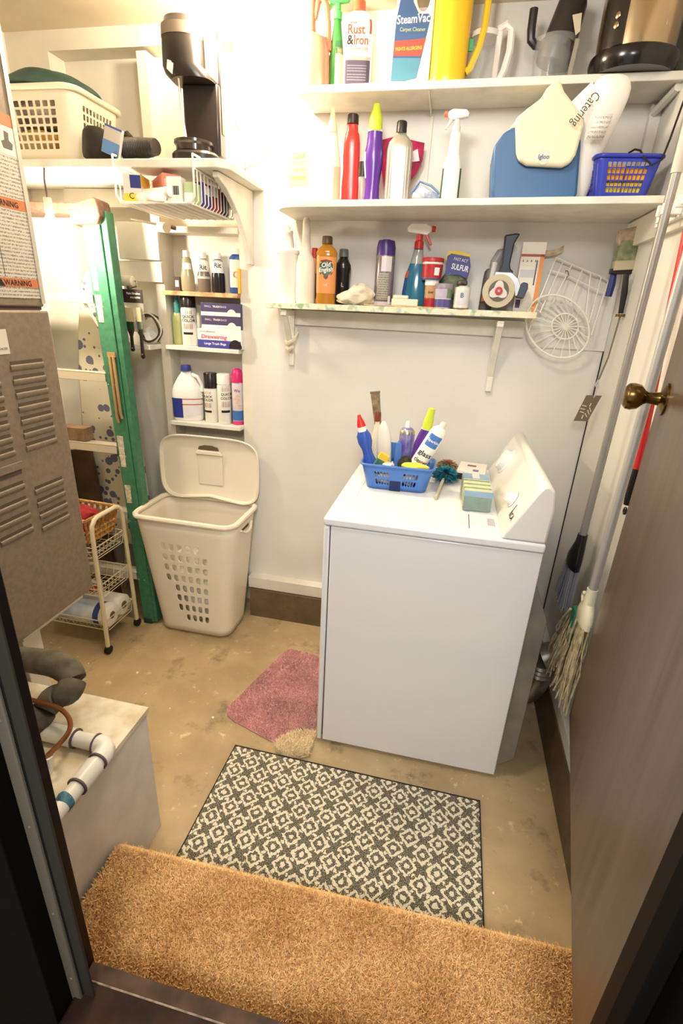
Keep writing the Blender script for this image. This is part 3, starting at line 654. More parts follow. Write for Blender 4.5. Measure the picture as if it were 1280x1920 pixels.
ld.add(ring0+ring1+ring2+[lidp(0, 0, .008)], [(k, (k+1) % 40, 40+(k+1) % 40, 40+k) for k in range(40)]+[(40+k, 40+(k+1) % 40, 80+(k+1) % 40, 80+k) for k in range(40)]+[(80+k, 80+(k+1) % 40, 120) for k in range(40)])
lo = ld.build('lid', HAMP, hm, solid=.004)
MB().tube([lidp(*p, -.018) for p in lid], .005, 6, closed=True).build('lid_edge', HAMP, lo)
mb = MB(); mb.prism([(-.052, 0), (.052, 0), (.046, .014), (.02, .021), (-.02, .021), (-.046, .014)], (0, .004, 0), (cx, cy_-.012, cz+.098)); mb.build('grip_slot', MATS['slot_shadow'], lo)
mb = MB(); mb.prism([(-.070, 0), (.070, 0), (.055, .022), (-.055, .022)], (0, .012, 0), (cx, cy_-.012, cz+.072)); mb.build('grip_ledge', HAMP, lo, bev=.004)
mb = MB(); mb.prism([(-.063, 0), (.063, 0), (.063, .15), (-.063, .15)], (0, .008, 0), (cx, cy_-.004, cz-.08)); mb.build('lid_rib', HAMP, lo, bev=.004)
def crumple(mb_secs_n, rx, ry, h, seed, seg=22, rows=10):
    rg = random.Random(seed); mb = MB(); P = []
    ph = [rg.uniform(0, 6) for _ in range(6)]
    for j in range(rows+1):
        t = j/rows; rr_ = math.sqrt(max(0, 1-(2*t-1)**4)) if j not in (0, rows) else .25
        for k in range(seg):
            a = 2*PI*k/seg
            w = 1+.10*sin(3*a+ph[0]+t*5)+.08*sin(5*a+ph[1]-t*7)+.06*sin(9*a+ph[2]+t*11)+rg.uniform(-.05, .05)
            P.append((rx*rr_*w*cos(a), ry*rr_*w*sin(a), h*t+rg.uniform(-.02, .02)*h+.06*h*sin(4*a+ph[3])))
    F = [(j*seg+k, j*seg+(k+1) % seg, (j+1)*seg+(k+1) % seg, (j+1)*seg+k) for j in range(rows) for k in range(seg)]
    F += [tuple(range(seg-1, -1, -1)), tuple(range(rows*seg, (rows+1)*seg))]
    mb.add(P, F); return mb
hl = crumple(0, .158, .098, .40, 5); hl.v = [(x-1.075, y+1.97, z+.02) for x, y, z in hl.v]
tag(hl.build('laundry_pile', mat('white_cotton', (232, 226, 210), .9, noise=(18, .25)), sub=1, off=None), 'white crumpled laundry inside the slotted hamper', 'laundry')

# ------------------------------------------------------------------ rolling wire cart
CREAM = mat('cream_coated_wire', (226, 214, 182), 0.4)
cart = thing('wire_cart', 'cream three-tier wire cart on black casters', 'cart', (-1.5, 1.75, 0), world=True)
CX1, CX0, CY0, CY1 = -1.372, -1.775, 1.625, 1.842
for x in (CX1, CX0):
    arch = [(x, CY0-.004, .035), (x, CY0+.006, .60)] + [(x, CY0+.006+.045*(1-cos(a)), .60+.055*sin(a)) for a in (PI/6, PI/3, PI/2)] + [(x, CY1-.006-.045*(1-cos(a)), .60+.055*sin(a)) for a in (PI/2, PI/3, PI/6)] + [(x, CY1-.006, .60), (x, CY1+.004, .035)]
    MB().tube(arch, .0095, 8).build('end_frame', CREAM, cart)
    for y in (CY0-.004, CY1+.004):
        c = MB(); c.cyl((x-.009, y, .020), (x+.009, y, .020), .0195, seg=14); co = c.build('caster', mat('black_rubber', (26, 22, 20), .6), cart)
        MB().cyl((x, y, .028), (x, y, .05), .007, seg=8).build('caster_stem', BRASS, co)
def tier(zr, dep):
    mb = MB(); a, b = CX0+.004, CX1-.004; c, d = CY0+.008, CY1-.008
    L = lambda z, i: [(a+i, c+i, z), (b-i, c+i, z), (b-i, d-i, z), (a+i, d-i, z)]
    mb.tube(L(zr, 0), .0028, 6, closed=True); mb.tube(L(zr-dep*.45, .006), .0018, 6, closed=True); mb.tube(L(zr-dep, .014), .0025, 6, closed=True)
    n = 11
    for k in range(n+1):
        x = a+(b-a)*k/n; mb.tube([(x, c, zr), (x, c+.010, zr-dep*.6), (x, c+.018, zr-dep), (x, d-.018, zr-dep), (x, d-.010, zr-dep*.6), (x, d, zr)], .0015, 5)
    for k in range(8):
        y = c+(d-c)*(k+.5)/8; mb.tube([(a, y, zr), (a+.012, y, zr-dep), (b-.012, y, zr-dep), (b, y, zr)], .0013, 5)
    return mb.build('wire_tier', CREAM, cart)
tier(.525, .055); tier(.345, .065); tier(.160, .055)
wk = thing('woven_basket', 'orange-brown woven basket on top of the wire cart', 'basket', (-1.535, 1.735, .5285), -0.05)
WICK = mat('orange_wicker', (196, 142, 76), .6, noise=(60, .35))
def bsec(z): f = z/.125; return .125+.018*f, .075+.022*f
mb = MB(); n = 36
for k in range(n):
    t = k/n*4; s_ = int(t); q = t-s_
    def pt(z):
        a, b = bsec(z); c = [(-a, -b), (a, -b), (a, b), (-a, b)]; p, r = c[s_], c[(s_+1) % 4]; return Vector((p[0]+(r[0]-p[0])*q, p[1]+(r[1]-p[1])*q, z))
    p0, p1 = pt(.004), pt(.125); d_ = Vector((.0075, 0, 0)) if s_ in (0, 2) else Vector((0, .006, 0)); t_2 = Vector((0, .002, 0)) if s_ in (0, 2) else Vector((.002, 0, 0))
    mb.add([p0-d_-t_2, p0+d_-t_2, p0+d_+t_2, p0-d_+t_2, p1-d_-t_2, p1+d_-t_2, p1+d_+t_2, p1-d_+t_2], [(0, 3, 2, 1), (4, 5, 6, 7), (0, 1, 5, 4), (1, 2, 6, 5), (2, 3, 7, 6), (3, 0, 4, 7)])
mb.build('stakes', WICK, wk)
for i, z in enumerate((.012, .035, .058, .118)):
    a, b = bsec(z); MB().tube([(-a, -b, z), (a, -b, z), (a, b, z), (-a, b, z)], .006 if z < .1 else .008, 6, closed=True).build('weaver' if z < .1 else 'rim', mat('pale_wicker', (214, 170, 104), .6, noise=(60, .3)), wk)
mb = MB(); mb.box((-.12, -.07, 0), (.12, .07, .006)); mb.build('bottom', WICK, wk)
rc = crumple(0, .108, .066, .115, 11); rc.v = [(x-1.535, y+1.735, z+.548) for x, y, z in rc.v]
tag(rc.build('red_cloth', mat('red_terry', (178, 52, 56), .95, noise=(40, .3)), sub=1), 'folded red terry cloth lying in the woven basket', 'cloth')
# paper goods on the lowest tier
CORE = mat('paper_white', (238, 236, 230), .8)
tp = thing('paper_towel_pack', 'blue and white wrapped paper towel roll on the lowest cart tier', 'paper towels', (-1.50, 1.69, .16))
mb = MB(); mb.revolve((-.125, 0, 0), (1, 0, 0), [(0, .045), (.006, .054), (.235, .054), (.24, .046)], 20); mb.build('wrapper', mat('towel_blue', (150, 178, 206), .4, noise=(9, .2), rgb2=(228, 230, 232)), tp)
mb = MB(); mb.revolve((.055, 0, 0), (1, 0, 0), [(0, .0546), (.028, .0546)], 20); mb.build('brand_band', mat('towel_navy', (40, 66, 140), .4), tp)
mb = MB(); mb.revolve((.085, 0, 0), (1, 0, 0), [(0, .0548), (.028, .0548), (.034, .046)], 20); mb.build('roll_end', CORE, tp)
MB().revolve((.118, 0, 0), (1, 0, 0), [(0, .018), (.0012, .018)], 14).build('core_hole', mat('core_brown', (120, 98, 74), .8), tp)
tr = thing('toilet_roll', 'white toilet roll in clear wrap at the end of the lowest cart tier', 'toilet roll', (-1.432, 1.780, .16))
mb = MB(); mb.revolve((-.055, 0, 0), (1, 0, 0), [(0, .040), (.004, .050), (.10, .050), (.104, .044)], 20); mb.build('roll', CORE, tr)
MB().revolve((.0492, 0, 0), (1, 0, 0), [(0, .019), (.0012, .019)], 14).build('core_hole', MATS['core_brown'], tr)
bx = thing('small_carton', 'small white carton with red corner on the lowest cart tier', 'carton', (-1.57, 1.795, .108))
MB().box((-.05, -.032, 0), (.05, .032, .13)).build('box', CORE, bx, bev=.002)
MB().box((-.0502, -.0324, .10), (.0502, .0, .1303)).build('red_corner', mat('carton_red', (190, 50, 44), .5), bx)

# ------------------------------------------------------------------ rugs and mat on the floor
def mat_pattern():
    m = bpy.data.materials.new('diamond_mat'); m.use_nodes = True; nt = m.node_tree; N, L = nt.nodes, nt.links; b = N['Principled BSDF']; b.inputs['Roughness'].default_value = .95
    tc = N.new('ShaderNodeTexCoord'); nz = N.new('ShaderNodeTexNoise'); nz.inputs['Scale'].default_value = 95; nz.inputs['Detail'].default_value = 2
    L.new(tc.outputs['Object'], nz.inputs['Vector'])
    sc = N.new('ShaderNodeVectorMath'); sc.operation = 'SUBTRACT'; sc.inputs[1].default_value = (.5, .5, .5); L.new(nz.outputs['Color'], sc.inputs[0])
    s2 = N.new('ShaderNodeVectorMath'); s2.operation = 'SCALE'; s2.inputs['Scale'].default_value = .018; L.new(sc.outputs[0], s2.inputs[0])
    ad = N.new('ShaderNodeVectorMath'); ad.operation = 'ADD'; L.new(tc.outputs['Object'], ad.inputs[0]); L.new(s2.outputs[0], ad.inputs[1])
    sp = N.new('ShaderNodeSeparateXYZ'); L.new(ad.outputs[0], sp.inputs[0])
    def M(op, a, c=None, d=None):
        n = N.new('ShaderNodeMath'); n.operation = op
        for i, q in enumerate((a, c, d)):
            if q is None: continue
            if isinstance(q, (int, float)): n.inputs[i].default_value = q
            else: L.new(q, n.inputs[i])
        return n.outputs[0]
    S = 1/.088
    p = M('MULTIPLY', M('ADD', sp.outputs[0], sp.outputs[1]), S); q = M('MULTIPLY', M('SUBTRACT', sp.outputs[0], sp.outputs[1]), S)
    fa = M('ABSOLUTE', M('SUBTRACT', M('FRACT', p), .5)); fb = M('ABSOLUTE', M('SUBTRACT', M('FRACT', q), .5))
    dm = M('MAXIMUM', fa, fb); ds = M('ADD', fa, fb)
    dd = M('SQRT', M('ADD', M('MULTIPLY', fa, fa), M('MULTIPLY', fb, fb)))
    star = M('LESS_THAN', dd, .13)
    ring = M('MULTIPLY', M('GREATER_THAN', dm, .255), M('LESS_THAN', dm, .375))
    arms = M('MULTIPLY', M('LESS_THAN', M('MINIMUM', fa, fb), .08), M('GREATER_THAN', dm, .42))
    f = M('MAXIMUM', M('MAXIMUM', star, ring), arms)
    n2 = N.new('ShaderNodeTexNoise'); n2.inputs['Scale'].default_value = 420; L.new(tc.outputs['Object'], n2.inputs['Vector'])
    f2 = M('MULTIPLY', f, M('GREATER_THAN', n2.outputs['Fac'], .36)); f3 = M('MAXIMUM', f2, M('MULTIPLY', M('GREATER_THAN', n2.outputs['Fac'], .58), .6))
    x = N.new('ShaderNodeMix'); x.data_type = 'RGBA'; x.inputs[6].default_value = (lin(78), lin(73), lin(60), 1); x.inputs[7].default_value = (lin(226), lin(217), lin(192), 1)
    L.new(f3, x.inputs[0]); L.new(x.outputs[2], b.inputs['Base Color'])
    bp = N.new('ShaderNodeBump'); bp.inputs['Strength'].default_value = .6; bp.inputs['Distance'].default_value = .003; L.new(n2.outputs['Fac'], bp.inputs['Height']); L.new(bp.outputs[0], b.inputs['Normal'])
    return m
dm_ = thing('door_mat', 'black and cream diamond-patterned mat on the concrete floor', 'mat', (-0.172, 1.000, 0), -0.008)
MB().box((-.435, -.262, 0), (.435, .272, .007)).build('woven_top', mat_pattern(), dm_)
mb = MB(); mb.tube([(-.437, -.264, .0045), (.437, -.264, .0045), (.437, .274, .0045), (-.437, .274, .0045)], .0045, 6, closed=True)
mb.build('bound_edge', mat('mat_binding', (34, 32, 28), .8), dm_)
PINK = mat('dusty_pink_shag', (232, 176, 170), .95, noise=(8, .14))
def rug(name, label, outline, m, n, seed, h=.010):
    c = (sum(p[0] for p in outline)/len(outline), sum(p[1] for p in outline)/len(outline))
    t = thing(name, label, 'rug', (c[0], c[1], .0), world=True)
    MB().prism(outline, (0, 0, .006), (0, 0, .001), (1, 0, 0), (0, 1, 0)).build('backing', m, t, bev=.002)
    O = np.array(outline)
    def ins(P):
        r = np.zeros(len(P), bool); x, y = P[:, 0], P[:, 1]; j = len(O)-1
        for i in range(len(O)):
            cnd = ((O[i, 1] > y) != (O[j, 1] > y)) & (x < (O[j, 0]-O[i, 0])*(y-O[i, 1])/(O[j, 1]-O[i, 1]+1e-12)+O[i, 0]); r ^= cnd; j = i
        return r
    pile('pile', ins, n, O[:, 0].min(), O[:, 0].max(), O[:, 1].min(), O[:, 1].max(), lambda P: np.full(len(P), .006), h, .0032, m, t, .4, seed)
    return t
rug('bath_rug', 'dusty pink shag bath rug partly under the dryer front', [(-.60, 1.850), (-.575, 1.862), (-.40, 1.845), (-.345, 1.84), (-.345, 1.36), (-.44, 1.33), (-.47, 1.325), (-.655, 1.385), (-.695, 1.405), (-.712, 1.44), (-.70, 1.48)], PINK, 40000, 5, .008)
TAN = mat('tan_shag_small', (250, 228, 184), .95, noise=(9, .10))
rug('rug_scrap', 'small tan shag rug scrap at the pink rug corner', [(-.468, 1.322), (-.452, 1.352), (-.42, 1.385), (-.37, 1.405), (-.335, 1.405), (-.335, 1.302), (-.365, 1.285), (-.41, 1.277), (-.455, 1.292)], TAN, 8000, 6, .014)

# brown offcuts by the ladder
xs0, xs1 = at(112, 800, y=1.94).x, at(160, 800, y=1.94).x
tag(MB().box((xs0, 1.925, .8985), (xs1, 1.985, .955)).build('cardboard_piece', mat('brown_card', (150, 120, 88), .7, noise=(20, .2))), 'small brown cardboard piece lying on a ladder step', 'cardboard')
pk0 = [at(u, v, y=2.06) for u, v in ((128, 845), (168, 842), (190, 915), (150, 922))]
mb = MB(); mb.add(pk0+[p+Vector((0, .02, 0)) for p in pk0], [(0, 1, 2, 3), (7, 6, 5, 4), (0, 4, 5, 1), (1, 5, 6, 2), (2, 6, 7, 3), (3, 7, 4, 0)])
pl_ = thing('wooden_plank', 'dark brown wooden plank leaning behind the ladder', 'plank', (pk0[2].x, 2.06, 0), world=True)
zb0 = pk0[3].z
MB().add([(pk0[3].x+.03, 2.05, 0), (pk0[2].x+.03, 2.05, 0), tuple(pk0[1]), tuple(pk0[0])]+[(pk0[3].x+.03, 2.07, 0), (pk0[2].x+.03, 2.07, 0), (pk0[1].x, 2.08, pk0[1].z), (pk0[0].x, 2.08, pk0[0].z)], [(0, 1, 2, 3), (7, 6, 5, 4), (0, 4, 5, 1), (1, 5, 6, 2), (2, 6, 7, 3), (3, 7, 4, 0)]).build('plank', mat('dark_plank', (104, 78, 54), .6, noise=(12, .3)), pl_)
# ------------------------------------------------------------------ bottle kit
def facing(p, k=0.7): return k*math.atan2(-p[0], p[1])
def prof_at(secs, z):
    for a, b in zip(secs, secs[1:]):
        if a[0] <= z <= b[0]:
            t = (z-a[0])/max(1e-9, b[0]-a[0]); return [a[i]+(b[i]-a[i])*t for i in range(3)] + [a[3]]
    return list(secs[-1][:4])
class Bottle:
    """body, cap and labels from half widths measured in picture pixels"""
    def __init__(s, name, label, cat, u, vb, vt, y, zb, body, m, fy=1.0, n=2.0, face=0.7, group=None, part='body', uw=None, lean=0):
        p = at(u, vb, y=y); k = sx(u, (vb+vt)/2, y)*0.96; s.k = k
        s.h = at(u, vt, y=y).z-zb
        s.root = thing(name, label, cat, (p.x, y, zb), facing(p, face), group)
        s.fy, s.n = fy, n
        s.secs = [(f*s.h, w*k, w*k*fy, n) for f, w in body]
        s.body = MB().loft(s.secs, 24).build(part, m, s.root, ang=40)
        if lean: s.root.rotation_euler[1] = lean
    def cap(s, prof, m, name='cap', ox=0, n=2, fy=1.0):
        return MB().loft([(f*s.h, w*s.k, w*s.k*fy, n, ox*s.k, 0) for f, w in prof], 18).build(name, m, s.root, ang=40)
    def band(s, f0, f1, m, a=1.25, name='label', off=.0009, rows=8, a_c=0.0, a0=None, a1=None, parent=None):
        mb = MB(); P = []; cols = 14
        lo, hi = (-a, a) if a0 is None else (a0, a1)
        for j in range(rows+1):
            z = (f0+(f1-f0)*j/rows)*s.h; _, hx, hy, n = prof_at(s.secs, z)
            for i in range(cols+1):
                t = -PI/2+a_c+lo+(hi-lo)*i/cols; c_, s_ = cos(t), sin(t)
                P.append(((hx+off)*math.copysign(abs(c_)**(2/n), c_), (hy+off)*math.copysign(abs(s_)**(2/n), s_), z))
        w = cols+1
        mb.add(P, [(j*w+i, j*w+i+1, (j+1)*w+i+1, (j+1)*w+i) for j in range(rows) for i in range(cols)])
        return mb.build(name, m, parent or s.root, ang=60)
    def text(s, body, f, size, m, x0=0.0, fit=None, bold=False, off=.0016, parent=None, slope=0, skew=0):
        def bend(x, y):
            x2 = x+x0; z = f*s.h+y+slope*x; _, hx, hy, n = prof_at(s.secs, max(0, min(s.h*.999, z)))
            q = min(.985, abs(x2)/hx); yy = -(hy)*(1-q**n)**(1/n)-off
            return (x2, yy, z)
        return lettering(body, size, m, parent or s.root, (0, 0, 0), bend=bend, fit=fit, bold=bold, skew=skew)
def P_(r, g, b, rough=.35, key=None, **k): return mat(key or 'c_%d_%d_%d_%d' % (r, g, b, int(rough*100)), (r, g, b), rough, **k)
GLASSY = mat('clear_plastic', (226, 230, 228), 0.08, alpha=.12)

# ------------------------------------------------------------------ shelf over the left corner with its hanging wire basket
LZ = 1.943
ls = thing('corner_shelf', 'white shelf over the left corner carrying laundry basket and coffee maker', 'shelf', (-1.25, 2.0, 1.915), world=True)
MB().prism([(XL+.002, D-.002), (XL+.002, 1.80), (-0.83, 1.80), (-0.795, 1.83), (-0.795, D-.002)], (0, 0, .026), (0, 0, LZ-.027), (1, 0, 0), (0, 1, 0)).build('board', SHELF, ls, bev=.003)
arc = [(1.835, 1.914), (D-.002, 1.914), (D-.002, 1.655), (D-.02, 1.655)] + [(1.835+.290*(1-cos(a)) , 1.66+.245*(1-sin(a))+.0) for a in ()]
cur = [(1.835, 1.897), (1.90, 1.876), (1.97, 1.835), (2.03, 1.785), (2.075, 1.732), (2.10, 1.69), (2.108, 1.655)]
MB().prism([(D-.002, 1.914), (1.835, 1.914)]+cur+[(D-.002, 1.655)], (.022, 0, 0), (-0.862, 0, 0), (0, 1, 0), (0, 0, 1)).build('curved_bracket', SHELF, ls, bev=.003)
MB().box((-1.66, D-.03, 1.85), (-0.87, D-.002, 1.914)).build('cleat', PAINT2, ls)
# small shelf left of the built-in bay
struct('trim_16', MB().box((-1.405, 2.055, 1.302), (-1.292, 2.236, 1.322)), SHELF, 'small white ledge left of the built-in shelves', 'ledge', bev=.002)
struct('trim_17', MB().box((-1.44, D-.022, 1.66), (-1.252, D-.001, 1.80)), PAINT2, 'cream nailed backing board beside the built-in shelves', 'board', bev=.002)
struct('trim_18', MB().box((-1.50, D-.014, 1.575), (-1.252, D-.001, 1.655)), PAINT2, 'lower cream nailed board above the small ledge', 'board', bev=.002)
for i, (z, yf, m, lab) in enumerate(((1.545, 2.118, mat('worn_wood', (204, 178, 132), .6, noise=(24, .3), rgb2=(160, 112, 66)), 'uppermost built-in shelf board with worn brown front edge'), (1.323, 2.112, SHELF, 'middle built-in shelf board under the trash bag boxes'), (0.988, 2.100, SHELF, 'lowest built-in shelf board under the bleach jug'))):
    tag(MB().box((-1.2515, yf, z-.018), (-0.9055, 2.234, z)).build('bay_shelf', m, bev=.002), lab, 'shelf', 'built-in bay shelves')

wb = thing('wire_basket', 'white coated wire basket hooked under the corner shelf', 'basket', (-1.04, 1.95, 1.83), world=True)
WW = mat('white_coated_wire', (234, 230, 218), .35)
bx0, bx1, by0, by1, bz0, bz1 = -1.195, -0.905, 1.785, 2.105, 1.812, 1.912
mb = MB()
mb.tube([(bx0, by0, 1.95), (bx0, by0, bz0+.02), (bx0+.012, by0, bz0+.006), (bx0+.03, by0, bz0), (bx1-.03, by0, bz0), (bx1-.012, by0, bz0+.006), (bx1, by0, bz0+.02), (bx1, by0, 1.95)], .0034, 7)
for x in (bx0, bx1): mb.tube([(x, by0, 1.95), (x, by0+.02, 1.951), (x, by0+.10, 1.951)], .0034, 7)
mb.build('front_frame', WW, wb)
for x in (bx0, bx1):
    mb = MB(); mb.tube([(x, by0, bz1), (x, by1, bz1-.01)], .0028, 6)
    for k in range(1, 13):
        y = by0+(by1-by0)*k/12.5; mb.tube([(x, y, bz1), (x, y, bz0+.01), (x+(.01 if x < -1 else -.01), y, bz0)], .0022, 5)
    mb.build('side_wires', WW, wb)
mb = MB()
for k in range(25): y = by0+(by1-by0)*k/24; mb.tube([(bx0+.01, y, bz0), (bx1-.01, y, bz0)], .002, 5)
for k in range(9): x = bx0+.01+(bx1-bx0-.02)*k/8; mb.tube([(x, by0, bz0-.003), (x, by1, bz0-.003)], .0024, 5)
mb.build('bottom_wires', WW, wb)
mb = MB(); mb.tube([(bx0, by1, bz1-.01), (bx1, by1, bz1-.01)], .003, 6); mb.tube([(bx0, by1, bz0), (bx1, by1, bz0)], .003, 6)
for k in range(14): x = bx0+(bx1-bx0)*k/13; mb.tube([(x, by1, bz0), (x, by1, bz1-.01)], .002, 5)
mb.build('back_wires', WW, wb)
bz = bz0+.003
def carton(name, label, c, s, rz, m, extras=(), tilt=0, cat='carton', group=None):
    t = thing(name, label, cat, c, rz, group); t.rotation_euler[1] = tilt
    MB().box((-s[0]/2, -s[1]/2, 0), (s[0]/2, s[1]/2, s[2])).build('box', m, t, bev=.0012)
    for e in extras:     # (name, face, a0, a1, b0, b1, material); fractions on the face
        nm, f, a0, a1, b0, b1, mm = e; x, y, z = s; q = .0006
        if f == 'f': B = ((-x/2+x*a0, -y/2-q, z*b0), (-x/2+x*a1, -y/2+q, z*b1))
        elif f == 'r': B = ((x/2-q, -y/2+y*a0, z*b0), (x/2+q, -y/2+y*a1, z*b1))
        elif f == 'l': B = ((-x/2-q, -y/2+y*a0, z*b0), (-x/2+q, -y/2+y*a1, z*b1))
        else: B = ((-x/2+x*a0, -y/2+y*b0, z-q), (-x/2+x*a1, -y/2+y*b1, z+q))
        MB().box(*B).build(nm, mm, t)
    return t
SALM = P_(216, 120, 98, .5); YEL = P_(240, 206, 70, .5); NAVY = P_(44, 58, 128, .4); LGT = P_(236, 228, 214, .55)
carton('foil_carton', 'salmon and white kitchen wrap carton in the wire basket', (-1.065, 1.885, bz+.034), (.062, .19, .052), 0.75, SALM, (('white_panel', 'r', .35, .98, .1, .9, P_(240, 206, 192, .5)), ('price_dot', 'r', .8, .93, .55, .8, WHITE_PRINT), ('white_end', 'f', .1, .9, .3, .7, P_(236, 170, 150, .5))))
tc = carton('wrap_carton', 'yellow and blue carton with a letter C in the wire basket', (-1.155, 1.85, bz), (.06, .10, .085), 0.25, P_(226, 216, 206, .5), (('yellow_band', 'f', 0, 1, 0, .30, YEL), ('blue_corner', 'f', .4, 1, .5, .95, NAVY), ('yellow_side', 'r', 0, 1, .6, 1, YEL)))
lettering('C', .026, BLACK_PRINT, tc, (-.004, -.0512, .018))
for i, (x, y, z, l) in enumerate(((-1.068, 1.815, bz+.030, 'upper white paper tube lying in the wire basket'), (-1.090, 1.803, bz+.015, 'lower white paper tube lying in the wire basket'))):
    t = thing('paper_tube', l, 'tube', (x, y, z), -0.35, 'paper tubes in the wire basket')
    mb = MB(); mb.revolve((-.05, 0, 0), (1, 0, 0), [(0, .008), (0, .0155), (.13, .0155)], 16); mb.build('tube', P_(240, 232, 218, .6), t)
    MB().revolve((-.0505, 0, 0), (1, 0, 0), [(0, .007), (.002, .007)], 12).build('hollow_end', P_(176, 152, 112, .8), t)
wc = carton('barcode_carton', 'small white carton with a barcode at the front of the wire basket', (-0.985, 1.815, bz), (.052, .04, .075), 0.05, P_(238, 232, 222, .5))
for k in range(9): MB().box((-.004+k*.0024, -.0206, .022), (-.004+k*.0024+.0011+.0005*(k % 3), -.0199, .048)).build('barcode_bar', BLACK_PRINT, wc)
carton('green_white_carton', 'pale green and white carton beside the barcode carton', (-0.935, 1.83, bz), (.036, .05, .062), 0, P_(176, 196, 150, .5), (('white_base', 'f', 0, 1, 0, .5, WHITE_PRINT),))
carton('purple_carton', 'purple-blue carton at the right side of the wire basket', (-0.935, 1.905, bz), (.035, .07, .075), 0.1, P_(70, 62, 150, .45), (('white_top', 'r', .1, .9, .55, .9, WHITE_PRINT),))
carton('red_carton', 'brick red and white carton at the back of the wire basket', (-0.94, 1.985, bz), (.04, .07, .08), -0.1, P_(164, 66, 54, .5), (('white_flap', 'r', 0, .6, .6, 1, WHITE_PRINT),))
carton('dark_carton', 'dark violet carton against the back wires of the wire basket', (-0.94, 2.06, bz), (.05, .06, .075), 0.2, P_(58, 50, 74, .5))

# laundry basket full of cloths on the corner shelf
LBM = mat('ivory_plastic', (234, 226, 206), .4)
lb = thing('laundry_basket', 'ivory plastic lattice laundry basket on the corner shelf', 'basket', (-1.535, 1.955, LZ+.001))
def lring(z, u):
    f = z/.20; a = .160+.030*f; b = .115+.022*f; r = .045
    k = int(u) % 4; t = u-int(u)
    segs = [((-a+r, -b), (a-r, -b), (a-r, -b+r), -PI/2), ((a, -b+r), (a, b-r), (a-r, b-r), 0), ((a-r, b), (-a+r, b), (-a+r, b-r), PI/2), ((-a, b-r), (-a, -b+r), (-a+r, -b+r), PI)]
    p, q, c, th_ = segs[k]
    if t < .8: s_ = t/.8; return (p[0]+(q[0]-p[0])*s_, p[1]+(q[1]-p[1])*s_, z)
    w = th_+(t-.8)/.2*PI/2; return (c[0]+r*cos(w), c[1]+r*sin(w), z)
us = []
for s_ in range(4):
    us += [s_+.04+k*.085*.5 for k in range(17)] + [s_+.80, s_+.85, s_+.90, s_+.95]
us = sorted(set([0.0]+us+[4.0]))
us2 = []
for s_ in range(4):
    us2 += [s_+0.0]
    for k in range(9): us2 += [s_+.03+k*.082, s_+.03+k*.082+.064]
    us2 += [s_+.80, s_+.85, s_+.90, s_+.95]
us2 += [4.0]
zs2 = [.0, .028]
for k in range(6): zs2 += [.034+k*.0235, .034+k*.0235+.0185]
zs2 += [.185, .20]
hs = {(i, j) for j in range(2, 14, 2) for i in range(len(us2)-1) if (i % 23) >= 1 and (i % 23) <= 17 and (i % 23) % 2 == 1}
MB().shell(lambda u, v: lring(v, u), us2, zs2, hs, .14).build('lattice_body', LBM, lb, solid=.003)
MB().tube([tuple(a*b for a, b in zip(lring(.205, u), (1.03, 1.04, 1))) for u in us2[:-1]], .009, 8, closed=True).build('rim', LBM, lb)
mb = MB(); mb.add([lring(.002, u) for u in us2[:-1]], [tuple(range(len(us2)-1))]); mb.build('bottom', LBM, lb, solid=.003)
cl = crumple(0, .150, .106, .10, 21)
cl.v = [(x-1.535, y+1.955, z+LZ+.012) for x, y, z in cl.v]
tag(cl.build('cloth_bundle', mat('rag_mix', (236, 190, 92), .9, noise=(11, .3), rgb2=(206, 204, 150)), sub=1), 'yellow and pale rags seen through the laundry basket lattice', 'cloth')
c2 = crumple(0, .160, .112, .095, 22); c2.v = [(x-1.535, y+1.955, z+LZ+.112) for x, y, z in c2.v]
tag(c2.build('cloth_bundle', mat('rag_grey', (196, 190, 176), .9, noise=(13, .4), rgb2=(96, 92, 86)), sub=1), 'grey and white rags filling the top of the laundry basket', 'cloth')
gt = MB(); 
for j in range(9):
    t = j/8
    gt_r = cos(t*PI/2)**.55 if j < 8 else .05
    for k in range(24):
        a = 2*PI*k/24; gt.v.append((-1.545+.198*gt_r*cos(a), 1.962+.145*gt_r*sin(a)*(1+.04*sin(5*a)), LZ+.214+.085*t+.006*sin(3*a+j)))
gt.f = [(j*24+k, j*24+(k+1) % 24, (j+1)*24+(k+1) % 24, (j+1)*24+k) for j in range(8) for k in range(24)]+[tuple(range(23, -1, -1)), tuple(range(8*24, 9*24))]
tag(gt.build('green_tarp', mat('dark_green_cloth', (52, 84, 78), .55, noise=(14, .3)), sub=1), 'dark green cloth domed over the laundry basket', 'cloth')

# black items between basket and coffee maker
bp_ = thing('black_pouch', 'rounded black cloth pouch slumped against the laundry basket', 'pouch', (-1.285, 1.86, LZ+.001), 0.3)
MB().loft([(0, .062, .035, 2.4), (.02, .066, .04, 2.4), (.06, .060, .036, 2.3), (.09, .045, .030, 2.2, -.012), (.105, .022, .018, 2, -.02)], 22).build('pouch_body', mat('black_nylon', (38, 32, 30), .5, noise=(30, .3)), bp_, sub=1)
hb = carton('hose_carton', 'flat grey and blue carton leaning on the black pouch', (-1.222, 1.818, LZ+.012), (.072, .012, .082), -0.15, P_(196, 190, 182, .45), (('blue_panel', 'f', 0, 1, 0, .48, P_(94, 140, 196, .4)), ('blue_edge', 'f', 0, 1, .93, 1, P_(60, 90, 160, .4)), ('tan_corner', 'f', .7, 1, 0, .18, P_(176, 130, 90, .5))), tilt=0.35)
vh = thing('corrugated_hose', 'short black corrugated hose lying on the corner shelf', 'hose', (-1.135, 1.85, LZ+.038), -0.25)
mb = MB(); pr = []
for k in range(19): pr += [(k*.0072, .034-.0006*k), (k*.0072+.0026, .0375-.0007*k), (k*.0072+.0048, .034-.0006*k)]
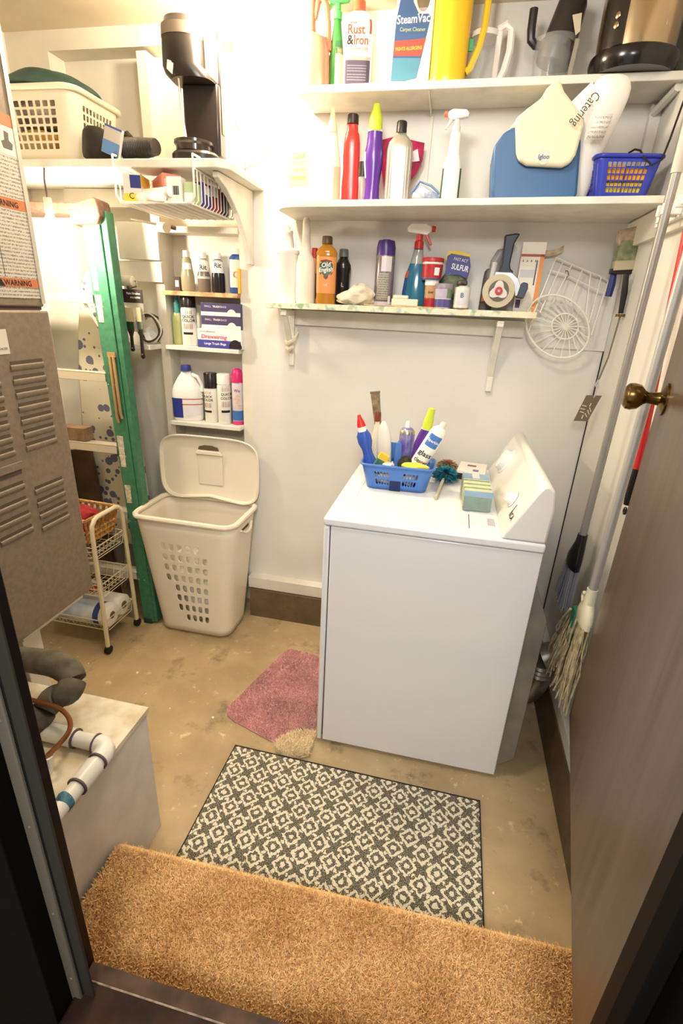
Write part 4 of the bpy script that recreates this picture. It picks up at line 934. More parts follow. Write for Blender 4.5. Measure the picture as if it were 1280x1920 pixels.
mb.revolve((-.055, 0, 0), (1, 0, 0), pr, 20); mb.build('hose', mat('black_hose', (46, 40, 36), .45), vh)
mb = MB(); mb.revolve((-.058, 0, 0), (1, 0, 0), [(0, .024), (.004, .0245)], 18); mb.build('hose_mouth', mat('hose_dark', (18, 15, 14), .8), vh)
mb = MB(); mb.tube([(-.045, .012, .034), (-.06, .012, .048), (-.076, .008, .044), (-.082, .005, .030)], .012, 8); mb.build('hook_end', MATS['black_hose'], vh)

# single-column coffee maker
CM = mat('coffee_maker_black', (36, 30, 28), .28)
cf = thing('coffee_maker', 'tall black drip coffee maker on the corner shelf', 'coffee maker', (-0.945, 1.905, LZ+.0005), 0.12)
MB().loft([(0, .078, .075, 3), (.022, .080, .077, 3), (.030, .074, .072, 3)], 26).build('base', CM, cf)
MB().loft([(.030, .056, .056, 2, -.008, -.01), (.034, .060, .060, 2, -.008, -.01), (.050, .060, .060, 2, -.008, -.01), (.056, .066, .066, 2, -.008, -.01), (.064, .066, .066, 2, -.008, -.01), (.068, .050, .050, 2, -.008, -.01)], 28).build('warming_ring', mat('coffee_gloss', (52, 44, 40), .12), cf)
MB().box((-.046, .008, .028), (.078, .074, .235)).build('column', CM, cf, bev=.008)
MB().loft([(.230, .070, .062, 2.6, 0, .004), (.245, .076, .064, 2.6, -.012, 0), (.262, .070, .062, 2.4, -.024, -.006), (.34, .066, .060, 2.3, -.026, -.008), (.365, .064, .058, 2.2, -.027, -.008), (.372, .058, .054, 2.2, -.027, -.008), (.385, .054, .050, 2.2, -.027, -.008)], 26).build('brew_head', CM, cf)
MB().loft([(.335, .0672, .0612, 2.3, -.026, -.008), (.366, .0652, .0592, 2.25, -.027, -.008)], 26, False, False).build('head_band', mat('coffee_grey', (108, 98, 90), .3, .4), cf)
MB().box((.044, -.020, .235), (.072, .066, .36)).build('water_tank', mat('tank_smoke', (214, 208, 196), .15, trans=.5), cf, bev=.006)
MB().box((.070, .030, .10), (.080, .066, .375)).build('rear_post', CM, cf, bev=.003)
MB().prism([(-.064, .245), (-.048, .232), (-.040, .262), (-.060, .268)], (0, -.004, 0), (0, -.062, 0)).build('drip_badge', P_(214, 204, 190, .3), cf)
MB().tube([(-.034, -.045, .232), (-.030, -.05, .15), (-.022, -.045, .07)], .004, 8).build('chrome_tube', mat('chrome', (200, 196, 190), .15, 1.0), cf)

# lamp: bare bulb on a cord under the corner shelf
bulb = thing('hanging_bulb', 'bare glowing bulb hanging under the corner shelf by the ladder', 'lamp', (-1.478, 1.795, 1.76), world=True)
BM_ = mat('bulb_glow', (255, 240, 214), .4, emit=((1.0, .86, .66), 560.0))
MB().revolve((-1.478, 1.795, 1.780), (0, 0, -1), [(0, .011), (.012, .013), (.03, .024), (.046, .0295), (.062, .027), (.072, .018), (.076, .006)], 18).build('bulb', BM_, bulb)
MB().cyl((-1.478, 1.795, 1.779), (-1.478, 1.795, 1.825), .015, .013, 12).build('socket', P_(206, 196, 176, .5), bulb)
MB().tube([(-1.478, 1.795, 1.825), (-1.478, 1.794, 1.88), (-1.478, 1.802, 1.9155)], .003, 6).build('cord', P_(90, 72, 60, .6), bulb)
# the ceiling bulb itself, above the picture
cb = thing('ceiling_bulb', 'porcelain ceiling lamp holder with bulb over the rear left corner', 'lamp', (-0.72, 1.83, CEIL), world=True)
MB().revolve((-0.72, 1.83, CEIL), (0, 0, -1), [(0, .055), (.02, .050), (.03, .025), (.04, .02)], 20).build('holder', P_(240, 238, 230, .3), cb)

# things on the small ledge and hanging boards
pr_ = thing('paint_roller', 'white paint roller sleeve resting above the paintbrush pack', 'paint roller', (-1.415, 2.10, 1.575), 0.0)
mb = MB(); mb.revolve((-.085, 0, 0), (1, 0, 0), [(0, .016), (.004, .021), (.128, .021), (.132, .016)], 18); mb.build('sleeve', mat('roller_nap', (236, 224, 198), .95, bump=(200, .5)), pr_)
MB().tube([(.05, 0, 0), (.06, 0, 0), (.062, -.004, -.02), (.02, -.006, -.032), (.02, -.006, -.06)], .003, 6).build('wire_frame', MATS['chrome'], pr_)
pk = thing('paintbrush_pack', 'carded pair of dark-handled paintbrushes hanging beside the ladder', 'paintbrushes', (-1.318, 2.045, 1.53))
cd_ = MB().box((-.075, -.002, -.040), (.020, .002, .012)).build('header_card', P_(52, 40, 34, .5), pk)
lettering('Paint Brushes', .0115, WHITE_PRINT, cd_, (-.020, -.003, -.004), bold=True); lettering('POLYESTER', .009, WHITE_PRINT, cd_, (-.012, -.003, -.020), bold=True)
MB().box((-.075, -.0015, -.155), (.020, .0015, -.040)).build('clear_blister', mat('blister', (226, 224, 214), .1, trans=.7, alpha=.6), pk)
for x, w, zt, l in ((-.045, .018, -.06, .155), (.001, .010, -.058, .205)):
    b = MB().box((x-w, -.012, zt-.055), (x+w, -.004, zt)).build('bristles', P_(196, 180, 140, .9), pk)
    MB().box((x-w*1.05, -.013, zt-.085), (x+w*1.05, -.003, zt-.055)).build('ferrule', MATS['chrome'], b)
    mb = MB(); mb.prism([(-w*.9, 0), (-.006, -.03), (-.0065, -l*.45), (-.009, -l*.56), (0, -l*.60), (.009, -l*.56), (.0065, -l*.45), (.006, -.03), (w*.9, 0)], (0, .009, 0), (x, -.0125, zt-.085)); mb.build('handle', P_(50, 38, 34, .35), b, bev=.002)
    MB().revolve((x, -.0125, zt-.085-l*.50), (0, -1, 0), [(0, .003), (.0005, .003)], 8).build('hang_hole', P_(196, 176, 150, .6), b)
cc = thing('cord_coil', 'coil of dark and white electric cord on the small ledge', 'cord', (-1.335, 2.15, 1.324))
for i, (r, m, yy) in enumerate(((.058, P_(60, 46, 40, .5), 0), (.052, P_(84, 66, 54, .5), -.012), (.060, P_(222, 212, 192, .5), -.022), (.056, P_(66, 52, 44, .5), -.03), (.048, P_(226, 216, 196, .5), .012))):
    MB().tube([(r*cos(a)*.95, yy+.006*sin(3*a+i), .064+r*sin(a)) for a in [2*PI*k/28 for k in range(28)]], .0042, 6, closed=True).build('loop', m, cc)
wl = thing('white_reflector', 'small white round lamp reflector inside the cord coil', 'reflector', (-1.322, 2.128, 1.360))
MB().revolve((0, 0, 0), (0, -1, 0), [(-.02, .010), (-.015, .018), (0, .034), (.004, .036), (.002, .032), (-.010, .017)], 20).build('cone', P_(244, 242, 236, .3), wl)
# small fittings above the ledge
ou = thing('outlet_strip', 'small cream outlet strip fixed below the nailed boards', 'outlet', (-1.405, D-.014, 1.545), world=True)
MB().box((-1.425, D-.034, 1.50), (-1.385, D-.0145, 1.574)).build('plate', P_(232, 222, 200, .4), ou, bev=.002)
for z in (1.522, 1.55): MB().box((-1.412, D-.0348, z-.007), (-1.398, D-.0338, z+.007)).build('socket_face', P_(120, 104, 84, .6), ou)
hk = thing('long_bolt', 'long thin steel rod sticking out below the wire basket', 'rod', (-1.25, 2.05, 1.778), world=True)
MB().tube([(-1.30, 2.02, 1.795), (-1.14, 2.05, 1.772)], .0042, 8).build('rod', mat('steel_dull', (128, 118, 102), .4, .8), hk)
MB().cyl((-1.145, 2.049, 1.7725), (-1.128, 2.052, 1.770), .0075, seg=6).build('nut', MATS['steel_dull'], hk)
MB().revolve((-1.21, 2.06, 1.775), (.8, -.5, -.1), [(0, .010), (.002, .018), (.07, .018), (.072, .010)], 16).build('paper_tube_end', P_(236, 222, 190, .6), hk)

# ------------------------------------------------------------------ things on the built-in shelves
BY = 2.175
zA, zB, zC = 1.5455, 1.3235, .9885
carton('dye_packet', 'tiny brown dye packet with a letter at the upper shelf corner', (at(333, 537, y=BY).x, BY, zA), (.026, .02, .056), .25, P_(84, 62, 54, .5), (('white_square', 'f', .25, .8, .3, .75, WHITE_PRINT),), cat='packet')
SMK = mat('smoked_clear', (190, 182, 150), .15, trans=.35)
b = Bottle('dye_bottle', 'clear yellowish dye bottle with white cap, leftmost of the three dye bottles', 'bottle', 353, 537, 470, BY, zA, [(0, 10), (.04, 11.5), (.40, 12), (.55, 9.5), (.70, 8.5), (.80, 8), (.84, 5.5), (.86, 5.5)], SMK, .7, group='dye bottles in the bay')
b.cap([(.84, 6.5), (1, 6)], P_(240, 236, 226)); b.band(.55, .70, WHITE_PRINT, .9)
b = Bottle('dye_bottle', 'grey-brown dye bottle with printed Rit label, middle dye bottle', 'bottle', 383, 538, 473, BY, zA, [(0, 10), (.04, 11.5), (.42, 11.5), (.5, 10), (.62, 11), (.80, 9), (.84, 5.5), (.86, 5.5)], P_(120, 108, 92, .2), .7, group='dye bottles in the bay')
b.cap([(.84, 6.5), (1, 6)], P_(240, 236, 226)); l = b.band(.52, .82, P_(236, 230, 216, .4), 1.3); b.text('Rit', .62, .026, BLACK_PRINT, bold=True, parent=l); b.band(.34, .40, P_(200, 196, 186, .4), 1.2)
b = Bottle('dye_bottle', 'black dye bottle with white Rit neck label, rightmost dye bottle', 'bottle', 410, 539, 474, BY, zA, [(0, 10.5), (.04, 12), (.42, 12), (.55, 10.5), (.80, 9), (.84, 5.5), (.86, 5.5)], P_(34, 32, 32, .15), .7, group='dye bottles in the bay')
b.cap([(.84, 6.5), (1, 6)], P_(236, 230, 220)); l = b.band(.50, .82, P_(236, 232, 222, .4), 1.3); b.text('Rit', .68, .026, BLACK_PRINT, bold=True, parent=l)
b = Bottle('polish_bottle', 'blue bottle with red and white label at the right of the top bay shelf', 'bottle', 444, 541, 467, BY, zA, [(0, 11), (.04, 12.5), (.80, 12.5), (.86, 9), (.88, 6)], P_(52, 78, 140, .3), .75)
b.cap([(.88, 7.5), (1, 7)], P_(228, 222, 208)); l = b.band(.14, .76, P_(216, 210, 196, .4), 1.1); b.text('C', .42, .036, P_(206, 80, 40, .4), bold=True, parent=l)
yb = carton('yellow_tag', 'narrow yellow bottle edge beside the blue polish bottle', (at(449, 536, y=2.135).x, 2.135, zA), (.012, .012, .095), 0, P_(226, 168, 60, .4), cat='bottle')
b = Bottle('green_cleaner', 'pale green bottle with teal cap behind the black-capped paint can', 'bottle', 336, 640, 548, 2.19, zB, [(0, 8.5), (.03, 9.5), (.50, 9.5), (.60, 7), (.62, 6)], P_(186, 192, 130, .3), .8)
b.cap([(.60, 5.5), (.80, 5.5), (.82, 4), (.95, 4), (1, 3)], P_(70, 148, 146, .4))
def spray(u, vb, vt, y, zb, hw, capf, capm, label, tilt=0, txt=True, x0=0.0, group='quick-dry spray paint cans'):
    b = Bottle('spray_can', label, 'spray can', u, vb, vt, y, zb, [(0, hw*.94), (.015, hw), (capf-.04, hw), (capf-.015, hw*.93), (capf, hw*.9)], P_(234, 230, 220, .3), 1.0, group=group)
    b.cap([(capf, hw*.99), (.985, hw*.97), (1, hw*.90)], capm)
    if txt:
        s_ = hw*b.k
        b.text('QUICK', capf*.76, s_*.50, P_(60, 50, 46, .4), bold=True, x0=x0*s_); b.text('COLOR', capf*.66, s_*.50, P_(60, 50, 46, .4), bold=True, x0=x0*s_)
        cols = [P_(206, 120, 60, .4), P_(60, 52, 50, .4), P_(180, 70, 60, .4), P_(120, 112, 100, .4)]
        for f0, f1 in ((.83, .97), (.44, .58)):
            for k in range(7): b.band(f0*capf, f1*capf, cols[k % 4], name='stripe', a0=x0*.9-.66+k*.19, a1=x0*.9-.60+k*.19, rows=1)
        b.band(.30*capf, .36*capf, BLACK_PRINT, name='colour_bar', a0=x0*.9-.75, a1=x0*.9+.55, rows=1)
    return b
spray(357, 641, 551, 2.165, zB, 13.5, .745, P_(34, 26, 24, .25), 'white spray paint can with black cap on the middle bay shelf')
def bagbox(name, label, z, h, x0u, x1u, txts, m, y0=2.122, dep=.10, extra=None):
    x0, x1 = at(x0u, 610, y=y0).x, at(x1u, 610, y=y0).x
    t = carton(name, label, ((x0+x1)/2, y0+dep/2, z), (x1-x0, dep, h), 0, m, extra((x1-x0), h) if extra else (), cat='carton')
    return t, x1-x0
def dome(t, x, z, r, m, y=-.0512):
    mb = MB(); mb.prism([(r*cos(a), r*1.15*sin(a)) for a in [PI*k/10 for k in range(11)]], (0, -.0006, 0), (x, y, z)); return mb.build('bag_picture', m, t)
PURP = P_(72, 62, 98, .45)
for i, (z, lab) in enumerate(((zB+.100, 'upper dark violet trash bag carton on the middle bay shelf'), (zB+.152, 'topmost dark violet trash bag carton touching the shelf above'))):
    t, w = bagbox('trash_bag_carton', lab, z-.021, .051, 378, 451, None, PURP, extra=lambda w, h: (('white_band', 'f', 0, 1, 0, .30, P_(232, 228, 224, .45)),))
    t['group'] = 'small trash bag cartons'
    lettering('SMALL', .011, P_(190, 182, 206, .5), t, (-w*.32, -.0515, .036), bold=True); lettering('TRASH', .011, WHITE_PRINT, t, (-w*.10, -.0515, .036), bold=True); lettering('BAGS', .011, P_(190, 182, 206, .5), t, (w*.08, -.0515, .036), bold=True)
    dome(t, w*.28, .003, .022, P_(236, 228, 216, .4))
t, w = bagbox('trash_bag_carton', 'large white and blue drawstring trash bag carton below the violet ones', zB, .078, 369, 452, None, P_(238, 232, 226, .45), y0=2.115, extra=lambda w, h: (('blue_panel', 'f', 0, .98, 0, .42, P_(70, 72, 158, .4)),))
lettering('Drawstring', .022, P_(208, 84, 130, .4), t, (-w*.12, -.0515, .046), bold=True, skew=.2, fit=w*.58); lettering('Large Trash Bags', .013, WHITE_PRINT, t, (-w*.10, -.0515, .018), bold=True, fit=w*.5); lettering('GoodSense', .010, BLACK_PRINT, t, (-w*.26, -.0515, .067), fit=w*.34)
dome(t, w*.36, .004, .030, P_(40, 34, 34, .35))
# bleach jug
b = Bottle('bleach_jug', 'white bleach jug with blue cap and blue label on the lowest bay shelf', 'jug', 355, 787, 685, 2.160, zC, [(0, 24), (.03, 26.5), (.40, 27), (.44, 27.5), (.50, 27), (.62, 24), (.78, 15), (.86, 9), (.90, 8)], P_(240, 238, 232, .3), .55, 2.6)
b.cap([(.90, 9), (.98, 8.6), (1, 8)], P_(52, 62, 140, .4))
lb_ = b.band(.06, .42, P_(44, 56, 138, .35), a0=-1.45, a1=-.2); b.band(.30, .315, P_(190, 70, 80, .4), name='red_line', a0=-.2, a1=1.3, rows=1); b.band(.40, .415, P_(190, 70, 80, .4), name='red_line', a0=-.2, a1=1.3, rows=1)
b.band(.10, .26, P_(224, 220, 226, .4), name='fine_print', a0=-.1, a1=1.1); b.band(.25, .38, YEL, name='yellow_flash', a0=-1.45, a1=-1.2, off=.0014)
mb = MB(); k_ = b.k; mb.tube([(10*k_, -.010, b.h*.84), (20*k_, -.014, b.h*.80), (27*k_, -.016, b.h*.66), (26*k_, -.014, b.h*.54)], .009, 8); mb.build('handle', P_(240, 238, 232, .3), b.root)
spray(398, 784, 699, 2.165, zC, 12.3, .70, P_(36, 30, 28, .25), 'white spray paint can with black cap beside the bleach jug', x0=-.5)
spray(422, 787, 701, 2.155, zC, 12.3, .80, P_(238, 234, 226, .35), 'white spray paint can with white cap beside the pink-capped can', x0=.45)
b = Bottle('air_freshener', 'white and pink floral aerosol can with magenta cap on the lowest bay shelf', 'spray can', 447, 787, 691, 2.165, zC, [(0, 9.8), (.02, 10.6), (.72, 10.6), (.76, 10), (.78, 9.6)], P_(216, 206, 210, .25), 1)
b.cap([(.76, 11), (.90, 10.5), (.97, 8), (1, 4)], P_(206, 36, 110, .35)); b.band(.08, .26, P_(66, 112, 178, .35), 1.5); b.band(0.0, .07, P_(206, 60, 120, .35), 1.5); b.text('Wo', .62, .018, P_(110, 80, 120, .4), bold=True)
for dx, dz in ((-.004, .36), (.006, .42), (.010, .32), (-.010, .44), (.002, .49)):
    b.text('*', dz, .036, P_(240, 180, 90, .5), x0=dx, bold=True)
# ------------------------------------------------------------------ top wall shelf (left to right)
TZ = TS+.0355; TY = 2.055
def ztop(x): return TS+.005+.007*(x+.72)/(XR+.72)+.0225
WPL = P_(240, 238, 232, .3, key='white_plastic')
def trigger(b, f, m_head, m_trig, s=1.0, nozzle=None, flip=-1, collar=None):
    """spray head on a bottle: neck collar, head, nozzle, trigger; s = size in metres of the head"""
    z = f*b.h; r = b.root
    MB().revolve((0, 0, z-.012*s), (0, 0, 1), [(0, .013*s), (.018*s, .013*s), (.022*s, .009*s), (.036*s, .009*s)], 16).build('collar', collar or m_head, r)
    mb = MB(); mb.prism([(-.020, .022), (.034, .030), (.036, .040), (.026, .050), (-.016, .052), (-.030, .044), (-.032, .034)], (0, .018, 0), (0, -.009, z), (-flip*s, 0, 0), (0, 0, s)); mb.build('spray_head', m_head, r, bev=.003)
    mb = MB(); mb.prism([(-.020, .030), (-.012, .026), (-.030, -.002), (-.036, .000)], (0, .010, 0), (0, -.005, z), (-flip*s, 0, 0), (0, 0, s)); mb.build('trigger', m_trig, r, bev=.002)
    mb = MB(); mb.revolve((flip*.032*s, 0, z+.039*s), (flip, 0, 0), [(0, .008*s), (.010*s, .007*s), (.011*s, .003*s)], 10); mb.build('nozzle', nozzle or m_trig, r)
# pink jug with a side handle and tall spout
x = at(594, 156, y=TY).x; k = sx(594, 90, TY)
pj_ = thing('pink_jug', 'translucent pink jug with a tall spout at the left of the top shelf', 'jug', (x, TY, ztop(x)), .15)
PKM = P_(222, 112, 94, .3, key='pink_plastic')
MB().loft([(0, .040, .034, 3), (.01, .043, .036, 3), (.11, .040, .034, 2.8), (.15, .034, .030, 2.5, -.004), (.165, .012, .02, 2, -.022)], 22).build('body', PKM, pj_)
MB().loft([(.13, .016, .018, 2, -.020), (.20, .013, .014, 2, -.022), (.30, .010, .010, 2, -.022), (.335, .0085, .0085, 2, -.022), (.345, .009, .009, 2, -.022)], 16).build('spout', PKM, pj_)
MB().tube([(-.012, 0, .20), (-.002, 0, .245), (.012, 0, .255), (.026, 0, .235), (.033, 0, .19), (.035, 0, .12)], [.009, .010, .011, .011, .010, .012], 10).build('handle', PKM, pj_)
# green spray bottle
b = Bottle('green_spray_bottle', 'green spray bottle between pink jug and rust remover', 'spray bottle', 629, 155, 25, 2.07, ztop(-.6), [(0, 13), (.03, 15), (.45, 14), (.65, 11), (.85, 7.5), (.95, 6)], P_(44, 122, 58, .2, key='green_bottle'), .8)
b.band(.12, .58, P_(196, 200, 150, .4), a0=-.1, a1=1.3); b.band(.50, .66, P_(40, 96, 60, .4), name='label_top', a0=-.2, a1=1.2); trigger(b, .98, P_(70, 176, 92, .3), P_(70, 176, 92, .3), 1.1)
# rust and iron stain remover
b = Bottle('rust_remover', 'white rust and iron stain remover bottle with orange cap', 'bottle', 668, 154, 3, 2.04, ztop(-.45), [(0, 25), (.02, 27), (.72, 27.5), (.80, 25), (.86, 18), (.89, 11), (.92, 10)], WPL, .5, 4.0)
b.cap([(.885, 11.5), (.99, 11), (1, 10)], P_(222, 92, 62, .4))
RED_ = P_(214, 72, 58, .4)
l1 = b.band(.30, .78, P_(240, 226, 208, .4), .95); l2 = b.band(.02, .34, P_(74, 66, 88, .4), .95, off=.0011); b.band(.33, .37, P_(222, 160, 150, .4), .95, name='label_stripe', off=.0013)
W = 27*b.k
b.text('Rust', .66, .034, RED_, bold=True, fit=W*1.2, x0=-W*.15, parent=l1); b.text('Iron', .545, .034, RED_, bold=True, fit=W*1.0, x0=W*.22, parent=l1); b.text('&', .545, .034, BLACK_PRINT, bold=True, x0=-W*.55, parent=l1)
b.text('STAIN REMOVER', .45, .012, BLACK_PRINT, fit=W*1.5, parent=l1); b.text('whink', .735, .009, BLACK_PRINT, x0=-W*.35, bold=True, parent=l1)
for f in (.27, .24, .21, .17, .14, .11): b.text('mmmmmmmmmm', f, .005, P_(196, 190, 200, .5), fit=W*1.35, parent=l2)
b.text('NET WT 10 FL OZ', .045, .009, WHITE_PRINT, fit=W*1.3, parent=l2)
b.band(.62, .78, RED_, name='corner_flash', a0=.62, a1=.94, off=.0013)
# carpet cleaner jug with loop handle
x0, x1 = at(728, 154, y=2.03).x, at(804, 154, y=2.03).x; w = x1-x0
sv = thing('carpet_cleaner_jug', 'white carpet cleaner jug with loop handle and blue label', 'jug', ((x0+x1)/2, 2.045, ztop(x0)), .08)
out = [(-w*.46, 0), (w*.46, 0), (w*.49, .02), (w*.47, .22), (w*.46, .335), (w*.36, .365), (-w*.10, .375), (-w*.26, .33), (-w*.36, .27), (-w*.44, .16), (-w*.49, .02)]
hole = [(w*.34, .20), (w*.36, .22), (w*.36, .31), (w*.30, .335), (w*.06, .335), (-w*.02, .32), (w*.0, .25), (w*.06, .205), (w*.14, .185), (w*.26, .185)]
def plate_with_hole(outer, inner, d, y0, n=40):
    """closed outline with an opening, extruded along y"""
    def samp(P, c):
        P = P+[P[0]]; L = [math.dist(P[i], P[i+1]) for i in range(len(P)-1)]; T = sum(L); r = []
        res = []
        for k in range(n):
            a = 2*PI*k/n; best = None
            dx, dy = cos(a), sin(a)
            for i in range(len(P)-1):
                (ax, ay), (bx, by) = P[i], P[i+1]; ex, ey = bx-ax, by-ay; den = dx*ey-dy*ex
                if abs(den) < 1e-12: continue
                t = ((ax-c[0])*ey-(ay-c[1])*ex)/den; s_ = ((ax-c[0])*dy-(ay-c[1])*dx)/den
                if t > 0 and -1e-9 <= s_ <= 1+1e-9 and (best is None or t > best): best = t
            res.append((c[0]+dx*best, c[1]+dy*best))
        return res
    c = (sum(p[0] for p in inner)/len(inner), sum(p[1] for p in inner)/len(inner))
    O, I = samp(outer, c), samp(inner, c); mb = MB()
    vs = [(p[0], y, p[1]) for y in (y0, y0+d) for p in O+I]; m = 2*n
    fs = []
    for k in range(n):
        j = (k+1) % n
        fs += [(k, j, n+j, n+k), (m+k, m+n+k, m+n+j, m+j), (k, m+k, m+j, j), (n+k, n+j, m+n+j, m+n+k)]
    return mb.add(vs, fs)
plate_with_hole(out, hole, .085, -.0425).build('body', WPL, sv, bev=.012, ang=50)
lab = [(-w*.44, .012), (-w*.10, .012), (w*.18, .02), (w*.40, .17), (w*.34, .178), (w*.12, .178), (-w*.02, .205), (-w*.10, .25), (-w*.26, .27), (-w*.40, .16)]
l = MB().prism(lab, (0, -.0012, 0), (0, -.0425, 0)).build('label', P_(58, 92, 142, .35), sv)
MB().prism([(-w*.42, .075), (w*.24, .075), (w*.33, .118), (-w*.41, .112)], (0, -.0008, 0), (0, -.0437, 0)).build('red_band', P_(206, 74, 60, .4), l)
MB().prism([(-w*.44, .012), (-w*.10, .012), (w*.18, .02), (w*.24, .070), (-w*.42, .070)], (0, -.0006, 0), (0, -.0437, 0)).build('teal_band', P_(72, 140, 168, .4), l)
lettering('SteamVac', .030, WHITE_PRINT, l, (w*.0, -.0447, .165), (1, 0, .06), (0, 0, 1), bold=True, fit=w*.76); lettering('Carpet Cleaner', .014, P_(196, 214, 150, .5), l, (0, -.0447, .140), fit=w*.6); lettering('FIGHTS ALLERGENS', .012, YEL, l, (-w*.06, -.0457, .093), (1, 0, .05), bold=True, fit=w*.62)
mb = MB(); mb.revolve((-w*.20, -.0437, .232), (0, -1, 0), [(0, .012), (.0008, .012)], 14); mb.build('round_logo', P_(226, 90, 60, .4), l)
# yellow pitcher
x = at(837, 152, y=2.05).x; k = sx(837, 80, 2.05)
yp = thing('yellow_pitcher', 'tall yellow plastic pitcher with angular handle', 'pitcher', (x, 2.038, ztop(x)), .0)
YPM = P_(240, 196, 48, .28, key='yellow_pitcher')
MB().loft([(0, 34*k, .058, 2.2), (.006, 35.5*k, .060, 2.2), (.02, 34*k, .058, 2.2), (.28, 35.5*k, .062, 2.2), (.33, 36*k, .064, 2.2)], 30).build('body', YPM, yp)
mb = MB(); mb.tube([(33*k, 0, .305), (48*k, 0, .300), (60*k, 0, .285), (62*k, 0, .26), (60*k, 0, .15), (54*k, 0, .10), (42*k, 0, .05), (34*k, 0, .04)], [.011, .011, .011, .0105, .0105, .0105, .011, .011], 8); mb.build('handle', YPM, yp)
# glass carafe with white handle
x = at(900, 148, y=2.05).x; k = sx(900, 100, 2.05)
gc = thing('glass_carafe', 'clear glass carafe with white handle beside the yellow pitcher', 'carafe', (x, 2.082, ztop(x)), 0)
MB().loft([(0, .046, .046, 2), (.006, .054, .054, 2), (.05, .060, .060, 2), (.10, .052, .052, 2), (.135, .042, .042, 2), (.140, .044, .044, 2)], 28, True, False).build('glass_bowl', GLASSY, gc, solid=.0025)
MB().loft([(.136, .0455, .0455, 2), (.150, .0455, .0455, 2), (.154, .038, .038, 2)], 24).build('collar_lid', P_(228, 222, 214, .3), gc)
mb = MB(); mb.tube([(.036, -.012, .155), (.062, -.014, .165), (.078, -.014, .150), (.080, -.014, .10), (.070, -.014, .05), (.056, -.014, .022), (.046, -.014, .02)], [.010, .012, .012, .0115, .0115, .011, .010], 8); mb.build('handle', P_(238, 228, 226, .3), gc)
MB().box((.034, -.024, .010), (.052, -.004, .150)).build('handle_plate', P_(238, 228, 226, .3), gc, bev=.004)
MB().box((-.050, -.040, .095), (-.034, -.034, .125)).build('green_sticker', P_(60, 160, 90, .4), gc)
# food processor bowl upside-down lid
x = at(1030, 146, y=2.06).x
fp_ = thing('food_processor', 'clear food processor bowl with black lid and feed tube', 'food processor', (x, 2.055, ztop(x)), .1)
MB().loft([(0, .052, .052, 2), (.10, .060, .060, 2), (.115, .061, .061, 2)], 30, True, False).build('clear_bowl', GLASSY, fp_, solid=.002)
FPB = P_(40, 36, 34, .35)
mb = MB(); mb.revolve((0.0, 0, .055), (.22, 0, 1), [(0, .050), (.03, .056), (.05, .056), (.056, .050), (.10, .046), (.15, .042), (.165, .036)], 26); mb.build('motor_lid', FPB, fp_)
mb = MB(); mb.tube([(-.030, 0, .100), (-.060, 0, .104), (-.074, 0, .116), (-.078, 0, .14), (-.079, 0, .19)], [.011, .012, .0125, .0125, .0125], 10); mb.build('handle_arm', FPB, fp_)
MB().cyl((0, 0, .005), (.004, 0, .07), .011, seg=10).build('blade_shaft', FPB, fp_)
MB().box((-.008, -.012, .010), (.008, -.009, .028)).build('shaft_tab', P_(120, 112, 106, .4), fp_)
mb = MB(); mb.prism([(.026, .155), (.052, .160), (.056, .118), (.045, .108)], (0, -.001, 0), (0, -.0485, 0)); mb.build('paper_tag', P_(196, 186, 160, .5), fp_)
mb = MB(); mb.prism([(.040, .01), (.052, .01), (.058, .10), (.046, .10)], (0, .004, 0), (0, -.052, 0)); mb.build('bowl_rib', P_(150, 146, 132, .3), fp_)
# stainless urn
ur = thing('steel_urn', 'large brushed steel urn with black base ring on the top shelf', 'urn', (.412, 2.018, ztop(.41)), .15)
STEEL = mat('brushed_steel', (192, 170, 138), .22, 1.0, noise=(3, .15))
MB().loft([(0, .112, .105, 2.1), (.012, .118, .112, 2.1), (.032, .122, .114, 2.1), (.046, .120, .112, 2.1), (.050, .112, .104, 2.1)], 36).build('base_ring', P_(24, 20, 19, .18), ur)
MB().loft([(.049, .106, .098, 2.1), (.10, .108, .100, 2.1), (.23, .108, .100, 2.1)], 40).build('steel_body', STEEL, ur)
cpn = MB(); A = [-2.32, -2.55, -2.78]
def uo(a, z, o): return ((.107+o)*cos(a), (.099+o)*sin(a), z)
cpn.add([uo(a, z, o) for z in (.052, .23) for o in (0, .006) for a in (-2.25, -2.4, -2.55, -2.7, -2.85)], [(5, 6, 16, 15), (6, 7, 17, 16), (7, 8, 18, 17), (8, 9, 19, 18), (0, 5, 15, 10), (9, 4, 14, 19), (0, 1, 6, 5), (1, 2, 7, 6), (2, 3, 8, 7), (3, 4, 9, 8), (10, 15, 16, 11), (11, 16, 17, 12), (12, 17, 18, 13), (13, 18, 19, 14)])
pn = cpn.build('control_panel', P_(28, 24, 22, .25), ur)
for z in (.098, .120): MB().revolve(uo(-2.48, z, .006), (cos(-2.48), sin(-2.48), 0), [(0, .008), (.002, .008), (.003, .006)], 14).build('button', STEEL, pn)
mb = MB(); mb.add([uo(a, z, .0015) for z in (.090, .135) for a in (-1.25, -1.0, -.78)], [(0, 1, 4, 3), (1, 2, 5, 4)]); mb.build('rating_sticker', printed('urn_sticker', (206, 196, 176), (120, 108, 92), 34, .5), ur)

